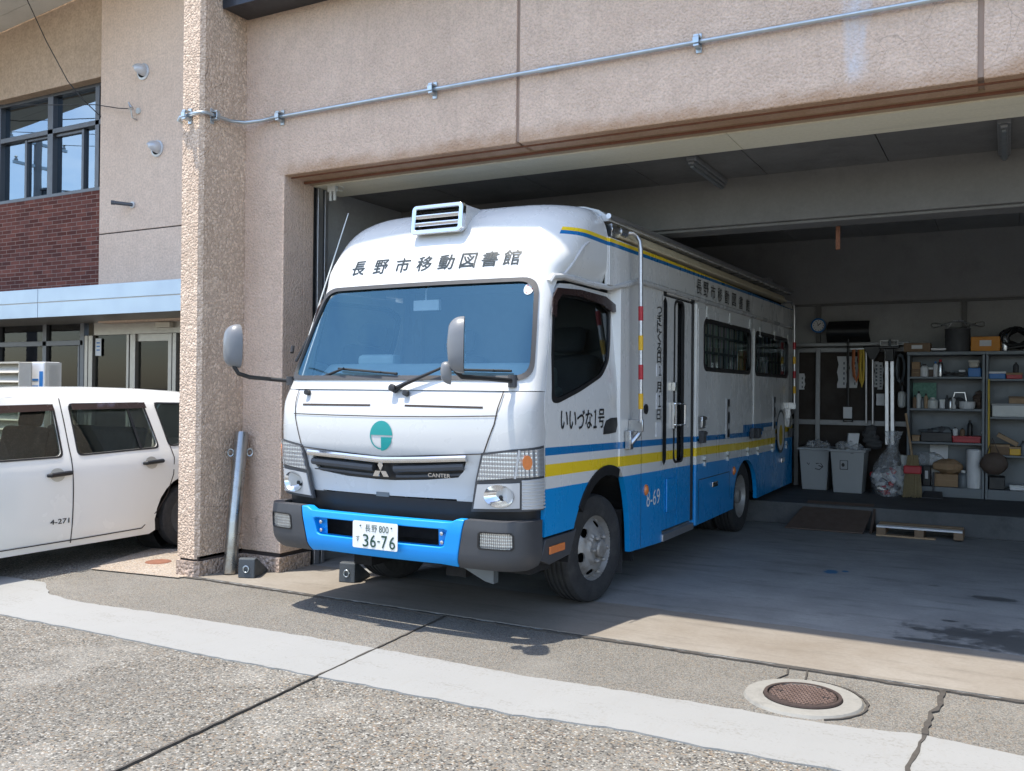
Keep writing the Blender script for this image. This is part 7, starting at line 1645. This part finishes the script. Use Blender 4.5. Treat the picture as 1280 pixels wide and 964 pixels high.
# ramp plate and pallet on the garage floor
r0, r1 = gp(988, 658), gp(1077, 664); t0, t1 = on(1, 10.72, 1008, 629), on(1, 10.72, 1091, 635)
rp = thing('ramp_plate', (-1.7, 10.5, 0), 'dark brown steel ramp plate leaning on the platform edge', 'ramp'); z_ = .262
mb = MB(); A = [(r0.x-.02, 10.36, .004), (r1.x+.05, 10.36, .004), (t1.x, 10.85, z_), (t0.x, 10.85, z_)]; mb.add(A+[(p[0], p[1], p[2]+.014) for p in A], [(3,2,1,0),(4,5,6,7),(0,1,5,4),(1,2,6,5),(2,3,7,6),(3,0,4,7)]); obj('plate', mb, 'brown', rp, smooth=0)
mb = MB(); mb.add([(t1.x+.005, 10.40, .01), (t1.x+.005, 10.73, .01), (t1.x+.005, 10.73, z_-.02), (t1.x+.03, 10.40, .01), (t1.x+.03, 10.73, .01), (t1.x+.03, 10.73, z_-.02)], [(0,1,2),(3,5,4),(0,3,4,1),(1,4,5,2),(2,5,3,0)]); obj('side_gusset', mb, 'brown', rp, smooth=0)
p0, p1 = gp(1102, 663), gp(1207, 666); pw_ = thing('wooden_pallet', ((p0.x+p1.x)/2, 10.4, 0), 'worn wooden pallet with a white front board in front of the platform', 'pallet')
xa, xb = p0.x, p1.x; ya = 10.32
for k in range(3): mb = MB(); mb.box(xa, xb, ya+k*.13, ya+k*.13+.1, .095, .115); obj('deck_board', mb, 'wood' if k else 'acw', pw_, smooth=0, bev=.003)
for k in (0, .45, .9): x = xa+(xb-xa)*k; mb = MB(); mb.box(x, x+.09, ya+.01, ya+.36, .02, .095); obj('bearer', mb, 'carddark', pw_, smooth=0, bev=.004)
mb = MB(); mb.box(xa, xb-.25, ya+.005, ya+.10, .004, .02); obj('bottom_board', mb, 'wood', pw_, smooth=0)

# a few more things between the bins and the cabinets
q = py(1090, 533, 12.55); t = thing('dark_jacket', (q.x, 12.6, q.z), 'dark jacket bunched on the rack rail behind the bag of cans', 'jacket'); mb = MB()
for k in range(7): mb.sphere((q.x+rnd.uniform(-.05, .05), 12.62, q.z-.04-k*.035), .075+.006*k, .05, .05, jit=.18, seg=10, rows=7)
obj('cloth', mb, 'cabin', t, smooth=40)
q = py(1129, 566, 12.1); t = thing('plastic_sack', (q.x, 12.18, PZ), 'tied off white plastic sack between the bag of cans and the straw broom', 'sack'); mb = MB()
mb.sphere((q.x, 12.2, PZ+.19), .11, .09, .19, jit=.12, seg=14, rows=10); mb.tube([(q.x, 12.2, PZ+.36), (q.x+.02, 12.2, PZ+.5)], [.03, .07], 8); obj('sack', mb, 'pale', t, smooth=40)
for (u0, u1, v, zi, m_, name, lab, cat) in ((1199, 1206, 463, S1[0], 'cab', 'tape_dispenser', 'small grey block left of the blue plastic basket', 'tape dispenser'), (1227.3, 1229.3, 497, S1[1], 'red', 'thin_book', 'thin dark red book at the right end of the second shelf', 'book'), (1226.8, 1229, 540, S1[2], 'carddark', 'thin_book', 'thin brown book upright at the right end of the third shelf', 'book'), (1199.5, 1209, 600, S1[3], 'brown', 'shoe_box', 'low brown box behind the round grey jar', 'box')):
    bx(name, lab, cat, u0, u1, v, zi, m_, y=12.5, d=.15, lid='paper')
for k, (u, v, m_, lab) in enumerate(((1120, 445, 'black', 'black coiled cable hung at the right end of the tool rack'), (1126, 447, 'cab', 'grey coiled cable hung beside the black one at the rack end'))):
    q = py(u, v, 12.7); t = thing('cable_coil', (q.x, 12.7, q.z), lab, 'cable coil'); mb = MB()
    for j in range(4): mb.tube([Vector((q.x+(.035+.006*j)*math.sin(a*.5236), 12.7-.01*j, q.z-.14+(.16+.01*j)*math.cos(a*.5236))) for a in range(12)], .008, 5, closed=True)
    obj('coil', mb, m_, t)
q = py(1150, 600, 12.3); t = thing('dust_pan', (py(1166, 612, 12.2).x, 12.15, PZ), 'small dark dustpan lying at the foot of the first cabinet', 'dustpan'); mb = MB(); x_ = py(1166, 612, 12.2).x; mb.add([(x_-.12, 12.05, PZ+.004), (x_+.12, 12.05, PZ+.004), (x_+.10, 12.28, PZ+.004), (x_-.10, 12.28, PZ+.004), (x_-.12, 12.05, PZ+.012), (x_+.12, 12.05, PZ+.012), (x_+.10, 12.28, PZ+.07), (x_-.10, 12.28, PZ+.07)], [(0,3,2,1),(4,5,6,7),(0,1,5,4),(1,2,6,5),(2,3,7,6),(3,0,4,7)]); obj('pan', mb, 'cabin', t, smooth=0); mb = MB(); mb.tube([(x_, 12.28, PZ+.05), (x_, 12.33, PZ+.3)], .012, 8); obj('handle', mb, 'cabin', t)
# utility pole down the road, mirrored in the office window and the edge of the windscreen
UP = Vector((-30.0, 3.6, 0)); up = thing('utility_pole', tuple(UP), 'concrete utility pole with crossarms down the road, mirrored in the office window', 'utility pole')
mb = MB(); mb.tube([UP, UP+Vector((0, 0, 10.4))], [.19, .12], 14); obj('pole', mb, 'inwall', up)
for z_, w_ in ((10.0, 1.1), (9.2, .9)):
    mb = MB(); mb.box(UP.x-.05, UP.x+.05, UP.y-w_, UP.y+w_, z_-.05, z_+.05); arm_ = obj('crossarm', mb, 'galv', up, smooth=0)
    for k in (-.9, -.45, .45, .9): mb = MB(); mb.lathe([(.05, 0), (.07, .04), (.03, .1), (.06, .14), (0, .2)], (UP.x, UP.y+k*w_, z_+.05), (0, 0, 1), 10); obj('insulator', mb, 'pale', arm_)
mb = MB(); mb.lathe([(0, 0), (.26, 0), (.28, .05), (.28, .75), (.22, .82), (0, .84)], (UP.x, UP.y-.42, 7.7), (0, 0, 1), 16); obj('transformer', mb, 'cab', up)
for k, (y_, z_, lab) in enumerate(((-.95, 10.2, 'overhead wire from the front end of the upper crossarm'), (.95, 10.2, 'overhead wire from the back end of the upper crossarm'), (.0, 8.4, 'thick overhead cable from the middle of the utility pole'))):
    a = UP+Vector((0, y_, z_)); b = Vector((14, -9+y_, z_-.2)); mb = MB(); mb.tube([a.lerp(b, i/16)-Vector((0, 0, 4*.9*(i/16)*(1-i/16))) for i in range(17)], .012 if k < 2 else .025, 5); obj('overhead_wire', mb, 'wire', label=lab, cat='wire')
